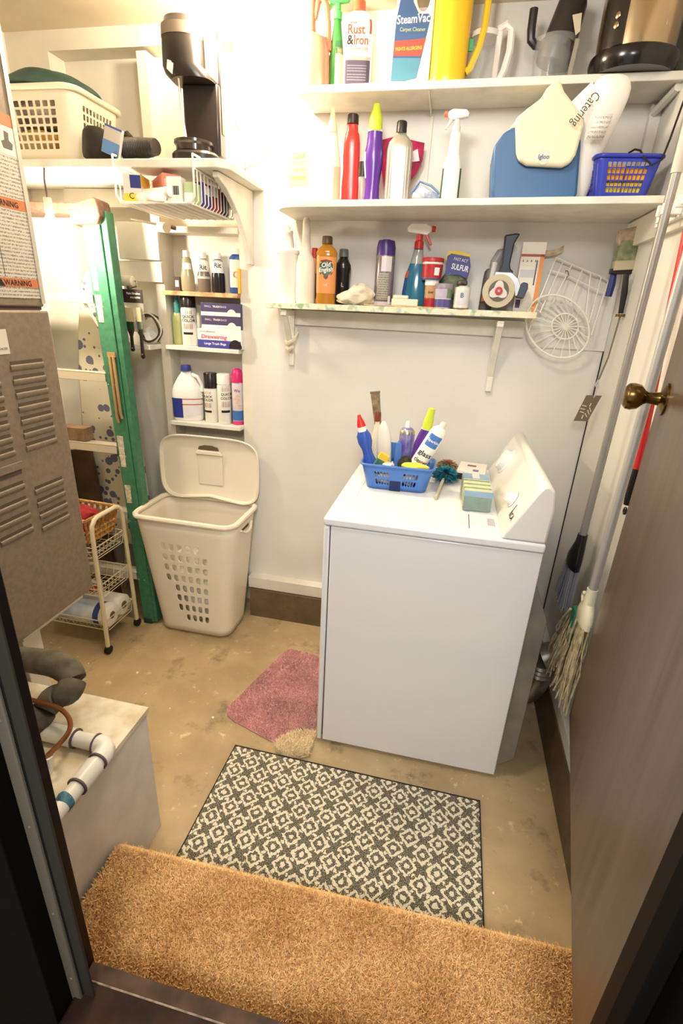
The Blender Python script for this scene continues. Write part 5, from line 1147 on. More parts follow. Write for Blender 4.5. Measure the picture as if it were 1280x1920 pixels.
# ------------------------------------------------------------------ middle wall shelf
def zmid(x): return MSZ-.004+.010*(x+.668)/(XR-.0195+.668)+.0205
MY = 2.03
b = Bottle('cleanser_bottle', 'pale white and peach cleanser bottle at the left of the middle shelf', 'bottle', 619, 372, 202, 2.02, zmid(-.55), [(0, 16), (.03, 18.5), (.45, 18), (.60, 14), (.74, 10), (.78, 8.5)], P_(238, 224, 206, .3, key='peach_bottle'), .7)
b.cap([(.76, 9), (.84, 8), (.90, 5), (1, 3.5)], P_(244, 226, 178, .4)); b.band(.08, .42, P_(214, 176, 150, .4), a0=.3, a1=1.3)
b = Bottle('red_bottle', 'tall red bottle with dark cap on the middle shelf', 'bottle', 655, 372, 215, 2.03, zmid(-.5), [(0, 15.5), (.03, 16.5), (.25, 16.5), (.42, 15), (.55, 16), (.70, 15.5), (.80, 13), (.83, 10.5), (.90, 10)], P_(204, 52, 50, .22, key='red_plastic'), .6, 2.6)
b.cap([(.90, 11), (.99, 10.5), (1, 9)], P_(40, 30, 28, .4))
b = Bottle('tonic_bottle', 'small pale bottle with dark cap behind the purple bottle', 'bottle', 677, 372, 304, 2.10, zmid(-.5), [(0, 9), (.03, 10), (.6, 10), (.70, 7), (.73, 6)], P_(206, 200, 190, .3), .8)
b.cap([(.72, 8), (1, 7.5)], P_(60, 66, 62, .4)); b.text('B', .15, .02, BLACK_PRINT, bold=True)
def purple(u, vb, vt, y, zb, label, name='purple_cleaner', hw=16, lean=0, root=None):
    b = Bottle(name, label, 'bottle', u, vb, vt, y, zb, [(0, hw), (.03, hw*1.05), (.12, hw*.80), (.24, hw*.75), (.45, hw), (.55, hw*1.0), (.62, hw*.85), (.72, hw*.78), (.755, hw*.78)], P_(84, 46, 140, .22, key='purple_plastic'), .75)
    b.cap([(.75, hw*.72), (.86, hw*.70), (.93, hw*.52), (.95, hw*.42), (1, hw*.36)], P_(196, 214, 60, .4, key='lime_cap'))
    b.band(.745, .765, P_(226, 220, 232, .4), 3.1, name='neck_ring')
    return b
b = purple(696, 372, 196, 2.02, zmid(-.42), 'purple cleaner bottle with lime spout on the middle shelf', hw=18)
b.band(.30, .55, P_(224, 214, 224, .4), a0=-1.5, a1=-.95)
b = Bottle('silver_bottle', 'ribbed silver-grey bottle with black cap on the middle shelf', 'bottle', 743, 372, 228, 2.02, zmid(-.32), [(0, 23), (.02, 25), (.68, 24.5), (.76, 22), (.82, 15), (.85, 10), (.88, 9.5)], mat('silver_plastic', (176, 172, 160), .3, .5), .6, 3.5)
b.cap([(.87, 10), (.985, 9.8), (1, 8.5)], P_(34, 28, 26, .4))
for a in (-.75, -.42, .40, .75): b.band(.03, .70, P_(216, 212, 202, .3), name='rib', a0=a-.04, a1=a+.04, off=.0015)
b.band(.05, .68, P_(196, 196, 200, .3), name='front_panel', a0=-.30, a1=.26, off=.0012)
def pouch(name, label, pts, y, z_off, m, thick=.02, extras=(), cat='bag', lean=0.0, seed=1):
    """soft bag: outline in picture points at depth y, pillow thickness"""
    rg = random.Random(seed); P = [at(u, v, y=y) for u, v in pts]; cx_ = sum(p.x for p in P)/len(P); cz_ = sum(p.z for p in P)/len(P)
    zb = min(p.z for p in P)
    t = thing(name, label, cat, (cx_, y, zb), 0)
    loc = [(p.x-cx_, p.z-zb) for p in P]; c = (0, cz_-zb); n = len(loc); mb = MB(); rings = []
    for f, d in ((1.0, 0), (.82, .75), (.45, 1.0)):
        for sgn in (-1, 1):
            rings.append([(c[0]+(a-c[0])*f+rg.uniform(-.002, .002)*(f < 1), sgn*d*thick*.5*(1+rg.uniform(-.25, .25))+ (b_)*lean*-1, c[1]+(b_-c[1])*f) for a, b_ in loc])
    vs = [p for r in rings for p in r]+[(c[0], -thick*.5, c[1]), (c[0], thick*.5, c[1])]
    fs = []
    for s_ in (0, 1):
        for r in (0, 2):
            A, B = (r+s_)*n, (r+2+s_)*n
            for k in range(n): j = (k+1) % n; fs.append((A+k, A+j, B+j, B+k) if s_ == 0 else (A+j, A+k, B+k, B+j))
        C = (4+s_)*n; top = 6*n+s_
        for k in range(n): fs.append((C+k, C+(k+1) % n, top))
    for k in range(n): j = (k+1) % n; fs.append((k, n+k, n+j, j))
    mb.add(vs, fs); o = mb.build('bag_body', m, t, ang=70)
    return t, c, o
t, c, o = pouch('pink_bag', 'crumpled magenta and white bag behind the silver bottle', [(716, 262), (740, 256), (770, 262), (796, 268), (792, 300), (780, 325), (765, 345), (755, 372), (722, 372), (714, 310)], 2.10, 0, mat('magenta_foil', (200, 44, 96), .35, noise=(22, .3), bump=(40, .5)), .03)
MB().prism([(-.035, -.01), (.055, .0), (.045, .035), (.01, .02), (-.03, .03)], (0, -.001, 0), (c[0]+.005, -.0185, c[1]+.005)).build('white_print', P_(226, 206, 210, .4), t)
t, c, o = pouch('blue_white_bag', 'flat blue-edged clear bag lying beside the white spray bottle', [(772, 372), (774, 358), (786, 345), (800, 352), (822, 364), (824, 374)], 1.97, 0, mat('clear_blue_bag', (214, 218, 226), .2, noise=(30, .3), rgb2=(120, 140, 180)), .03)
MB().tube([(c[0]-.045, -.012, .012), (c[0]-.018, -.013, .048), (c[0]+.02, -.014, .036), (c[0]+.05, -.012, .014)], .0035, 6).build('blue_edge', P_(70, 110, 160, .35), t)
b = Bottle('white_spray_bottle', 'white spray bottle with orange nozzle beside the cooler', 'spray bottle', 841, 373, 248, 1.99, zmid(-.1), [(0, 17), (.03, 18.5), (.55, 18), (.66, 14), (.72, 11), (.95, 10), (1, 9)], WPL, .7)
b.band(.06, .52, P_(60, 96, 60, .4), name='label', a0=-1.5, a1=-1.0); b.band(.06, .52, P_(60, 96, 60, .4), name='label', a0=1.0, a1=1.5)
trigger(b, 1.04, P_(236, 220, 212, .3), P_(230, 214, 204, .3), 1.0, nozzle=P_(232, 110, 70, .4))
# igloo cooler: blue body, tent-shaped almond lid
cy0 = 1.875; CL = lambda u, v: at(u, v, y=cy0)
A_, B_ = CL(920, 372), CL(1078, 370); zc_ = zmid(.05)
co = thing('cooler', 'blue and almond personal cooler with tent-shaped lid', 'cooler', ((A_.x+B_.x)/2, 1.98, zc_), 0, world=True)
BLU = P_(48, 92, 140, .4, key='cooler_blue'); ALM = P_(224, 216, 184, .4, key='cooler_almond')
q = lambda u, v, d=cy0: (at(u, v, y=d).x, at(u, v, y=d).z)
body = [(A_.x+.004, zc_), (B_.x-.004, zc_), (B_.x+.004, zc_+.02), q(1090, 262), q(1075, 232), q(975, 232), q(945, 247), q(925, 275), (A_.x-.001, zc_+.03)]
MB().prism(body, (0, .19, 0), (0, cy0, 0)).build('body', BLU, co, bev=.008, ang=50)
lidp_ = [q(1035, 160), q(1048, 158), q(1055, 178), q(1072, 200), q(1088, 222), q(1092, 236), q(1076, 294), q(1066, 310), q(1050, 317), q(985, 313), q(970, 304), q(966, 290), q(964, 228), q(985, 210), q(1012, 190), q(1022, 172)]
MB().prism(lidp_, (0, .028, 0), (0, cy0-.029, 0)).build('swing_lid', ALM, co, bev=.008, ang=50)
roof = [q(1036, 170), q(1050, 168), q(1070, 202), q(1088, 226), q(1090, 240), q(955, 240), q(968, 224), q(1010, 196)]
MB().prism(roof, (0, .19, 0), (0, cy0+.001, 0)).build('roof', ALM, co, bev=.006, ang=50)
MB().prism([q(952, 236), q(960, 228), q(1020, 178), q(1014, 190)], (0, -.010, 0), (0, cy0+.06, 0)).build('lid_edge', ALM, co, bev=.003)
lp = at(1019, 294, y=cy0-.03)
MB().revolve((lp.x, cy0-.0285, lp.z), (0, -1, 0), [(0, .019), (.001, .019)], 24).build('logo_disc', P_(206, 202, 184, .35), co)
lettering('Igloo', .016, P_(52, 70, 110, .4), co, (lp.x, cy0-.0302, lp.z), bold=True)
# long rolled bag leaning on the upper shelf
rb = thing('rolled_bag', 'long white rolled plastic bag with printed lettering leaning between shelves', 'bag', (.30, 1.90, zmid(.3)), 0, world=True)
pts = [(1083, 374, 1.930), (1092, 330, 1.915), (1103, 285, 1.900), (1120, 240, 1.880), (1133, 200, 1.868), (1146, 165, 1.860), (1150, 138, 1.862)]
P3 = [at(u, v, y=y) for u, v, y in pts]; P3[0].z = zmid(.3)+.004
hw = [.027, .031, .038, .050, .058, .056, .040]
mb = MB(); seg = 18; V = []
rg = random.Random(4)
for p, h in zip(P3, hw):
    for k in range(seg):
        a = 2*PI*k/seg; w_ = 1+.05*sin(3*a+p.z*30)+rg.uniform(-.03, .03); V.append((p.x+h*w_*cos(a), p.y+h*.55*w_*sin(a), p.z))
fs = [(i*seg+k, i*seg+(k+1) % seg, (i+1)*seg+(k+1) % seg, (i+1)*seg+k) for i in range(len(P3)-1) for k in range(seg)]+[tuple(range(seg-1, -1, -1)), tuple(range((len(P3)-1)*seg, len(P3)*seg))]
mb.add(V, fs); mb.build('bag_roll', mat('white_bag', (234, 230, 224), .4, bump=(30, .4)), rb, sub=1)
f_ = MB(); F0 = [at(1068, 193, y=1.885), at(1112, 150, y=1.872), at(1118, 232, y=1.872), at(1082, 250, y=1.885)]
f_.add(F0+[p+Vector((0, .006, 0)) for p in F0], [(0, 1, 2, 3), (7, 6, 5, 4), (0, 4, 5, 1), (1, 5, 6, 2), (2, 6, 7, 3), (3, 7, 4, 0)]); f_.build('bag_flap', MATS['white_bag'], rb, bev=.002)
o_ = at(1097, 205, y=1.831); lettering('Catering', .034, P_(60, 58, 56, .5), rb, (o_.x, 1.831, o_.z), (-.55, 0, -.84), (.84, 0, -.55), bold=False, fit=.088)
pp = MB(); pq = [at(1117, 215, y=1.831), at(1150, 213, y=1.834), at(1130, 262, y=1.848), at(1098, 262, y=1.848)]
pp.add(pq, [(0, 1, 2, 3)]); pp.build('print_block', printed('bag_print', (226, 222, 214), (176, 170, 164), 30, .5), rb, solid=.0008)
# blue basket of sponges
bb = thing('blue_basket', 'cobalt blue plastic lattice basket of sponges at the right of the middle shelf', 'basket', (.425, 1.925, zmid(.42)+.0005), 0.05)
BB = P_(46, 60, 170, .35, key='cobalt_plastic')
def bring(z, u):
    f = z/.105; a = .072+.018*f; b_ = .052+.014*f; r = .018; k = int(u) % 4; t_ = u-int(u)
    segs = [((-a+r, -b_), (a-r, -b_), (a-r, -b_+r), -PI/2), ((a, -b_+r), (a, b_-r), (a-r, b_-r), 0), ((a-r, b_), (-a+r, b_), (-a+r, b_-r), PI/2), ((-a, b_-r), (-a, -b_+r), (-a+r, -b_+r), PI)]
    p, q_, c_, th_ = segs[k]
    if t_ < .8: s_ = t_/.8; return (p[0]+(q_[0]-p[0])*s_, p[1]+(q_[1]-p[1])*s_, z)
    w_ = th_+(t_-.8)/.2*PI/2; return (c_[0]+r*cos(w_), c_[1]+r*sin(w_), z)
ub = []
for s_ in range(4):
    ub += [s_+0.0]
    for k in range(9): ub += [s_+.07+k*.074, s_+.07+k*.074+.066]
    ub += [s_+.80, s_+.87, s_+.94]
ub += [4.0]; nb = 22
zb_ = [.0, .014]
for k in range(5): zb_ += [.018+k*.0155, .018+k*.0155+.0138]
zb_ += [.098, .105]
hb_ = {(i, j) for j in range(2, 12, 2) for i in range(len(ub)-1) if 1 <= i % nb <= 17 and (i % nb) % 2 == 1}
MB().shell(lambda u, v: bring(v, u), ub, zb_, hb_, .1).build('lattice_body', BB, bb, solid=.002)
MB().tube([tuple(a*c for a, c in zip(bring(.108, u), (1.03, 1.04, 1))) for u in ub[:-1]], .0052, 7, closed=True).build('rim', BB, bb)
mb = MB(); mb.add([bring(.001, u) for u in ub[:-1]], [tuple(range(len(ub)-1))]); mb.build('bottom', BB, bb, solid=.002)
SPY = mat('sponge_yellow', (240, 206, 70), .9, noise=(30, .12), bump=(120, .5)); SPO = mat('sponge_orange', (236, 164, 60), .9, noise=(30, .12))
sp = [((-.029, -.008, .004), (.056, .084, .042), SPY, 'yellow sponge at the lower left of the cobalt basket'), ((.030, -.008, .004), (.056, .084, .042), SPY, 'yellow sponge at the lower right of the cobalt basket'), ((-.031, -.008, .047), (.060, .096, .040), SPO, 'orange sponge at the upper left of the cobalt basket'), ((.032, -.008, .047), (.060, .096, .034), SPO, 'orange sponge at the upper right of the cobalt basket')]
for c, s_, m, l in sp:
    wp = bb.location+Vector(c); tag(MB().box((wp.x-s_[0]/2, wp.y-s_[1]/2, wp.z), (wp.x+s_[0]/2, wp.y+s_[1]/2, wp.z+s_[2])).build('sponge', m, bev=.004), l, 'sponge', 'sponges in the cobalt basket')
tag(MB().tube([at(1178, 287, y=1.90), at(1190, 280, y=1.88), at(1200, 282, y=1.865), at(1208, 297, y=1.85), at(1222, 310, y=1.845), at(1240, 300, y=1.85), at(1256, 260, y=1.86), at(1272, 215, y=1.87), at(1290, 165, y=1.88)], .0028, 7).build('power_lead', P_(26, 22, 22, .45)), 'thin black power lead rising out of the cobalt basket', 'cord')

# yellow card on the wall, and bent wire
yc = thing('yellow_card', 'faded yellow printed card pinned to the wall left of the bottles', 'card', (at(559, 313, y=D).x, D, at(559, 348, y=D).z), 0)
h_ = at(559, 279, y=D).z-at(559, 348, y=D).z; w_ = at(578, 313, y=D).x-at(540, 313, y=D).x
MB().box((-w_/2, -.002, 0), (w_/2, -.0005, h_)).build('card', P_(240, 220, 140, .6), yc)
lettering('CLEAR', .026, P_(200, 120, 70, .5), yc, (.004, -.0026, h_*.80), bold=True, fit=w_*.6); lettering('OUTLET', .018, P_(206, 150, 130, .5), yc, (.004, -.0026, h_*.62), fit=w_*.6); lettering('DRYER', .016, P_(150, 110, 70, .5), yc, (.006, -.0026, h_*.42), fit=w_*.5); lettering('CAUTION', .016, P_(206, 180, 30, .5), yc, (.004, -.0026, h_*.20), bold=True, fit=w_*.7)
tag(MB().tube([at(440, 222, y=D-.004), at(446, 240, y=D-.006), at(458, 250, y=D-.004)], .0014, 5).tube([at(502, 275, y=D-.004), at(500, 295, y=D-.012), at(480, 308, y=D-.016), at(443, 325, y=D-.006)], .0014, 5).tube([at(459, 295, y=D-.008), at(459, 330, y=D-.008)], .0012, 5).build('bent_wire', P_(120, 96, 66, .5)), 'thin bent wire hooked on the bright wall by the coffee maker', 'wire')

# ------------------------------------------------------------------ lower wall shelf
def zlow(x): return LSZ-.006+.010*(x+.74)/1.008+.0225
LY = 2.07
b = Bottle('white_pump_bottle', 'washed-out white pump bottle at the left end of the lower shelf', 'bottle', 539, 562, 425, LY, zlow(-.7), [(0, 17.5), (.03, 18.5), (.64, 19), (.66, 21.5), (.70, 21.5), (.71, 18), (.73, 12)], P_(232, 228, 222, .35), .8)
b.cap([(.71, 12), (.82, 11), (.90, 9), (.92, 10), (.95, 9)], P_(230, 224, 216, .35), name='pump_neck'); b.cap([(.94, 4.5), (1, 4)], P_(226, 220, 190, .4), name='pump_tip')
b = Bottle('white_squeeze_bottle', 'slender white squeeze bottle with long nozzle on the lower shelf', 'bottle', 572, 563, 408, 2.055, zlow(-.6), [(0, 17), (.03, 18.5), (.46, 18), (.54, 15), (.60, 9), (.80, 7.5), (.97, 6.5), (1, 4)], P_(234, 224, 206, .35), .8)
b = Bottle('orange_bottle', 'narrow orange bottle with red cap behind the white squeeze bottle', 'bottle', 588, 560, 465, 2.115, zlow(-.6), [(0, 8), (.03, 9), (.6, 9), (.75, 6.5), (.84, 5)], P_(214, 140, 60, .3), .8)
b.cap([(.83, 6), (.98, 5.5), (1, 5)], P_(206, 60, 50, .4)); b.band(.1, .55, P_(60, 40, 34, .4), a0=.3, a1=1.3)
b = Bottle('furniture_oil', 'amber furniture oil bottle with brown cap and shield label', 'bottle', 610, 564, 443, 2.04, zlow(-.5), [(0, 18), (.02, 19), (.15, 18), (.18, 18.5), (.70, 19), (.77, 19.5), (.82, 16), (.86, 10), (.90, 8.5)], mat('amber_oil', (204, 138, 44), .12, trans=.25), .65, 2.6)
b.cap([(.89, 10), (.985, 9.5), (1, 8.5)], P_(92, 66, 50, .4)); l = b.band(.16, .70, P_(222, 146, 84, .4), 1.25)
W = 19*b.k
def shield(s, r, m, off, zc):
    def bend(x, y):
        z = zc*b.h+y; _, hx, hy, n = prof_at(b.secs, z); q_ = min(.98, abs(x)/hx); return (x, -hy*(1-q_**n)**(1/n)-off, z)
    pts_ = [(-1, .62), (-.6, .80), (0, .92), (.6, .80), (1, .62), (.95, .05), (.7, -.45), (0, -1), (-.7, -.45), (-.95, .05)]
    mb = MB(); mb.add([bend(0, 0)]+[bend(x*r, y*r*1.1) for x, y in pts_], [(0, 1+k, 1+(k+1) % 10) for k in range(10)]); return mb.build(s, m, l)
shield('shield', W*.86, P_(122, 52, 44, .4), .0017, .52); shield('shield_field', W*.68, P_(74, 96, 70, .4), .0024, .52)
b.text('Old', .58, .022, WHITE_PRINT, bold=True, off=.0032, parent=l, slope=.15); b.text('English', .51, .022, WHITE_PRINT, bold=True, off=.0032, fit=W*1.35, parent=l, slope=.1); b.text('oil', .29, .012, WHITE_PRINT, off=.002, parent=l)
b = Bottle('black_polish_bottle', 'black polish bottle with grey cap behind the white rag', 'bottle', 641, 558, 467, 2.10, zlow(-.45), [(0, 12), (.03, 13), (.55, 13), (.64, 15), (.72, 14.5), (.80, 10), (.84, 8), (.87, 7.5)], P_(34, 29, 27, .2), .8)
b.cap([(.86, 9), (.985, 8.5), (1, 7.5)], P_(104, 104, 100, .4)); b.text('L', .36, .022, P_(206, 200, 190, .4))
rgc = crumple(0, .078, .032, .072, 31, 44, 16); x = at(664, 566, y=2.04).x
rgc.v = [(xx*(1-.3*(zz/.07))+x+.010*(zz/.07), yy+2.035, zz*(1 if xx > -.02 else .7)+zlow(x)+.003) for xx, yy, zz in rgc.v]
tag(rgc.build('white_rag', mat('rag_white', (236, 224, 200), .95, noise=(30, .12), bump=(60, .6)), sub=1), 'crumpled cream rag on the lower shelf', 'rag')
b = Bottle('polish_aerosol', 'purple-capped aerosol can with white and green print on the lower shelf', 'spray can', 717, 566, 448, 2.055, zlow(-.3), [(0, 17.5), (.02, 18.5), (.74, 18.5), (.78, 17.5)], mat('aerosol_violet', (150, 138, 150), .22, .3, noise=(14, .35), rgb2=(110, 104, 86)), 1)
b.cap([(.75, 18.2), (.88, 18), (.94, 16.5), (.975, 15.5), (.97, 9), (.99, 8)], P_(66, 44, 112, .3)); b.band(0, .07, P_(196, 190, 206, .3), 3.1, name='base_band'); b.band(.52, .74, P_(214, 206, 210, .3), name='white_splash', a0=-.35, a1=.75); b.band(.10, .50, printed('aerosol_print', (170, 160, 150), (92, 104, 84), 40, .5), name='print_panel', a0=-.7, a1=.5); b.band(.03, .16, P_(226, 222, 216, .3), name='barcode_panel', a0=.55, a1=.85, off=.0014)
x0, x1 = at(734, 566, y=2.03).x, at(783, 568, y=2.03).x
wx = thing('wax_block', 'small off-white wax bar in front of the blue spray bottle', 'wax', ((x0+x1)/2, 2.035, zlow(x0)+.0045))
MB().box((-(x1-x0)/2, -.018, 0), ((x1-x0)/2, .018, .024)).build('block', P_(234, 224, 202, .6), wx, bev=.003); MB().box((-(x1-x0)/2+.004, -.014, .024), (.012, .014, .036)).build('raised_end', P_(234, 224, 202, .6), wx, bev=.003)
sk = thing('paint_stick', 'flat pale wooden paint stick lying along the shelf edge', 'stick', (at(760, 574, y=2.02).x, 2.02, zlow(-.2)), 0)
MB().box((-.155, -.012, 0), (.155, .012, .0035)).build('stick', P_(222, 186, 132, .6, noise=(40, .2)), sk)
MB().box((-.06, -.010, .0035), (.10, .008, .0042)).build('paint_mark', P_(232, 216, 186, .6), sk)
b = Bottle('glass_cleaner', 'blue glass cleaner spray bottle with white head and red trigger', 'spray bottle', 776, 560, 465, 2.085, zlow(-.2), [(0, 24), (.03, 26), (.20, 25), (.55, 21), (.75, 14), (.90, 9.5), (1, 8)], mat('blue_liquid', (50, 124, 156), .12, trans=.3), .6, 2.4)
b.band(.74, .97, mat('empty_plastic', (206, 206, 198), .12, trans=.4), 3.1, name='clear_neck'); l = b.band(.14, .62, P_(44, 84, 140, .35), a0=-1.5, a1=-.75); b.band(.50, .62, P_(206, 84, 70, .4), name='red_flash', a0=-1.5, a1=-.75, off=.0013)
trigger(b, 1.06, WPL, P_(214, 66, 52, .35), 1.3, nozzle=P_(214, 66, 52, .35), flip=1, collar=P_(206, 50, 46, .35))
RT = P_(176, 44, 46, .4)
def tub(name, label, u, vb, vt, y, zb, hw, body_m, lid_m, txt=None):
    b = Bottle(name, label, 'tub', u, vb, vt, y, zb, [(0, hw*.86), (.03, hw*.88), (.80, hw*.97)], body_m, 1)
    b.cap([(.80, hw*1.03), (.96, hw*1.03), (1, hw*.98)], lid_m, name='lid'); return b
b = tub('spackle_tub', 'small cream and red spackle tub under the red-lidded tub', 806, 564, 525, 2.055, zlow(-.1), 13.5, P_(196, 150, 104, .4), P_(240, 236, 228, .35)); b.band(.0, .35, RT, 1.6, name='red_band'); b.text('DAP', .55, .010, BLACK_PRINT, bold=True); zz = b.root.location.z+b.h
b = tub('red_lid_tub', 'white and red paste tub with red lid stacked on the spackle tub', 808, 525, 484, 2.055, zz, 21, P_(226, 220, 214, .35), RT); b.band(.08, .70, RT, 1.5, name='red_label'); b.band(.0, .07, P_(80, 76, 140, .4), 1.6, name='blue_base'); b.band(.74, .80, WPL, 3.1, name='white_neck'); b.band(.2, .55, WHITE_PRINT, name='white_mark', a0=.25, a1=.8, off=.0014)
b = tub('violet_tin', 'short violet and white labelled tin on the lower shelf', 829, 570, 532, 2.03, zlow(0), 18, P_(206, 200, 212, .3), P_(150, 140, 150, .4)); b.band(.04, .36, P_(92, 84, 142, .35), 1.5, name='violet_band'); b.band(.42, .78, P_(186, 176, 200, .35), name='white_panel', a0=-.8, a1=.4); b.band(.42, .78, P_(110, 136, 96, .35), name='green_panel', a0=.4, a1=1.3)
b = Bottle('white_tin', 'small white metal can with blue print at the front of the lower shelf', 'can', 863, 577, 536, 2.02, zlow(.05), [(0, 14.5), (.02, 15.5), (.90, 15.5), (.94, 15), (.96, 10), (1, 8)], P_(226, 222, 214, .25), 1); l = b.band(.2, .8, P_(214, 214, 216, .3), .8); b.text('B', .58, .022, P_(54, 92, 140, .4), bold=True, parent=l); b.band(0, .05, mat('tin_rim', (170, 162, 146), .3, .8), 3.1, name='base_rim')
mb = crumple(0, .020, .018, .022, 44, 14, 6); mb.v = [(x+b.root.location.x-.004, y+2.045, z+b.root.location.z+b.h) for x, y, z in mb.v]
tag(mb.build('foil_scrap', mat('dark_foil', (120, 112, 96), .4, .5, noise=(60, .5)), sub=1), 'crumpled dark foil scrap on the small white can', 'foil')
t, c, o = pouch('weed_killer_bag', 'blue and green killer granule bag slumped at the back of the lower shelf', [(820, 532), (822, 505), (832, 490), (840, 480), (843, 445), (850, 441), (884, 447), (886, 470), (880, 490), (872, 515), (866, 535)], 2.11, 0, mat('green_granules', (118, 132, 96), .5, noise=(40, .4), bump=(60, .5)), .045, seed=3)
t.location.z = zlow(0)+.030
bl = [at(u, v, y=2.11)-t.location+Vector((0, 0, .0)) for u, v in ((838, 487), (842, 450), (850, 445), (884, 451), (886, 470), (878, 492), (862, 485))]
dz = t.location.z-at(820, 532, y=2.11).z
o2 = MB().prism([(p.x, p.z+0) for p in bl], (0, -.002, 0), (0, -.0245, dz)).build('blue_panel', P_(52, 54, 128, .4), t)
pc = at(866, 470, y=2.11)-t.location; lettering('SULFUR', .026, WHITE_PRINT, o2, (pc.x, -.0272, pc.z+dz-.004), (1, 0, -.16), (.16, 0, 1), bold=True, fit=.062); lettering('FAST ACT', .014, WHITE_PRINT, o2, (pc.x, -.0272, pc.z+dz+.022), (1, 0, -.16), (.16, 0, 1), fit=.05)
yt = [at(u, v, y=2.11)-t.location for u, v in ((839, 450), (845, 440), (866, 440), (886, 447), (885, 456), (850, 447), (841, 462))]
MB().prism([(p.x, p.z) for p in yt], (0, -.003, 0), (0, -.0225, dz)).build('yellow_top', YEL, t)
MB().box((-.020, -.004, -.030), (.020, .03, .004)).build('bag_foot', MATS['green_granules'], t, bev=.004)
# ------------------------------------------------------------------ rest of the lower shelf: tape gun and card
tg = thing('tape_dispenser', 'hand packing tape dispenser with dark blue grip and clear tape roll', 'tape dispenser', (.127, 2.032, zlow(.12)), 0)
DKB = P_(34, 42, 62, .4); TG = mat('dispenser_steel', (196, 202, 206), .3, .6)
rz_ = .064
mb = MB(); mb.revolve((0, -.024, rz_), (0, 1, 0), [(0, .036), (0, .055), (.046, .055), (.046, .036), (0, .036)], 32); mb.build('tape_roll', mat('tan_tape', (196, 186, 158), .2), tg)
mb = MB(); mb.revolve((0, -.026, rz_), (0, 1, 0), [(0, .035), (.048, .035)], 24); mb.build('roll_core', mat('core_grey', (96, 92, 84), .5), tg)
spk = MB(); spk.prism([(r*cos(a), r*sin(a)) for r, a in [(.027+.007*cos(3*2*PI*k/36), 2*PI*k/36+PI/2) for k in range(36)]], (0, .004, 0), (0, -.030, rz_)); spk.build('hub_plate', P_(216, 208, 200, .35), tg, bev=.003)
MB().revolve((0, -.031, rz_), (0, -1, 0), [(0, .013), (.004, .013), (.006, .011)], 20).build('red_hub', P_(196, 50, 54, .35), tg)
MB().revolve((0, -.037, rz_), (0, -1, 0), [(0, .006), (.002, .005)], 12).build('hub_screw', MATS['chrome'], tg)
mb = MB(); mb.prism([(-.02, .125), (.035, .125), (.062, .105), (.078, .07), (.075, .05), (.058, .05), (.05, .085), (.02, .10), (-.02, .10)], (0, .044, 0), (0, -.020, 0)); mb.build('frame', TG, tg, bev=.002)
mb = MB(); mb.prism([(-.008, .120), (.040, .120), (.040, .130), (.030, .135), (.026, .150), (.030, .215), (.044, .245), (.030, .246), (-.006, .240), (-.002, .15), (-.008, .13)], (0, .028, 0), (0, -.016, 0)); mb.build('grip', DKB, tg, bev=.006, ang=50)
mb = MB(); mb.prism([(.064, .045), (.088, .042), (.098, .075), (.096, .092), (.078, .096), (.070, .080)], (0, .046, 0), (0, -.024, 0)); mb.build('brake_flap', P_(62, 72, 92, .4), tg, bev=.004)
gg = thing('caulk_gun', 'grey hand tool with clear tube standing behind the tape dispenser', 'tool', (at(908, 582, y=2.10).x, 2.10, zlow(.08)), 0)
MB().loft([(0, .024, .016, 2.5), (.09, .022, .016, 2.5), (.13, .020, .015, 2.5), (.14, .012, .012, 2)], 16).build('dark_body', P_(86, 82, 78, .4), gg)
mb = MB(); mb.tube([(.012, -.012, .08), (.014, -.012, .165), (.026, -.012, .19), (.046, -.012, .195)], [.018, .018, .017, .014], 12); mb.build('grey_neck', P_(150, 148, 146, .35), gg)
MB().cyl((.006, -.026, .085), (.012, -.026, .160), .010, seg=12).build('clear_tube', P_(214, 214, 212, .15), gg)
MB().box((-.018, -.022, .03), (.004, -.015, .075)).build('orange_label', P_(214, 110, 50, .4), gg)
cdn = thing('carded_package', 'white and orange carded package standing behind the tape dispenser', 'package', (at(981, 584, y=2.095).x, 2.095, zlow(.2)), -.05)
w_ = at(1001, 520, y=2.09).x-at(958, 520, y=2.09).x
cdb = MB().box((-w_/2, -.006, 0), (w_/2, .006, .228)).build('card', P_(236, 228, 214, .5), cdn)
MB().box((w_/2-.014, -.0068, 0), (w_/2, -.0055, .19)).build('orange_edge', P_(232, 146, 66, .45), cdb); MB().box((-w_/2, -.0068, .182), (w_/2, -.0055, .190)).build('red_rule', P_(176, 70, 60, .45), cdb)
MB().box((-w_/2+.006, -.0068, .115), (w_/2-.026, -.0055, .140)).build('grey_box', P_(196, 198, 200, .4), cdb); MB().box((w_/2-.024, -.0085, .09), (w_/2-.020, -.0055, .170)).build('thin_rod', P_(60, 60, 84, .4), cdb)
MB().box((-w_/2+.006, -.0068, .012), (-w_/2+.022, -.0055, .040)).build('violet_mark', P_(82, 60, 130, .4), cdb)
for k in range(4): MB().box((-w_/2+.008+k*.014, -.0068, .165), (-w_/2+.011+k*.014, -.0055, .172)).build('dot', P_(90, 84, 78, .5), cdb)
st = thing('bent_batten', 'bent weathered wooden batten leaning on the wall by the wire rack', 'batten', (at(1028, 478, y=2.125).x, 2.125, at(1028, 490, y=2.125).z), world=True)
pp_ = [at(u, v, y=2.128) for u, v in ((1000, 470), (1020, 476), (1040, 474), (1056, 466))]
mb = MB()
for a, c in zip(pp_, pp_[1:]): mb.obox((a+c)/2, (c-a)/2, (0, .006, 0), (0, 0, .010))
mb.build('strip', P_(206, 184, 150, .6, noise=(50, .3)), st)

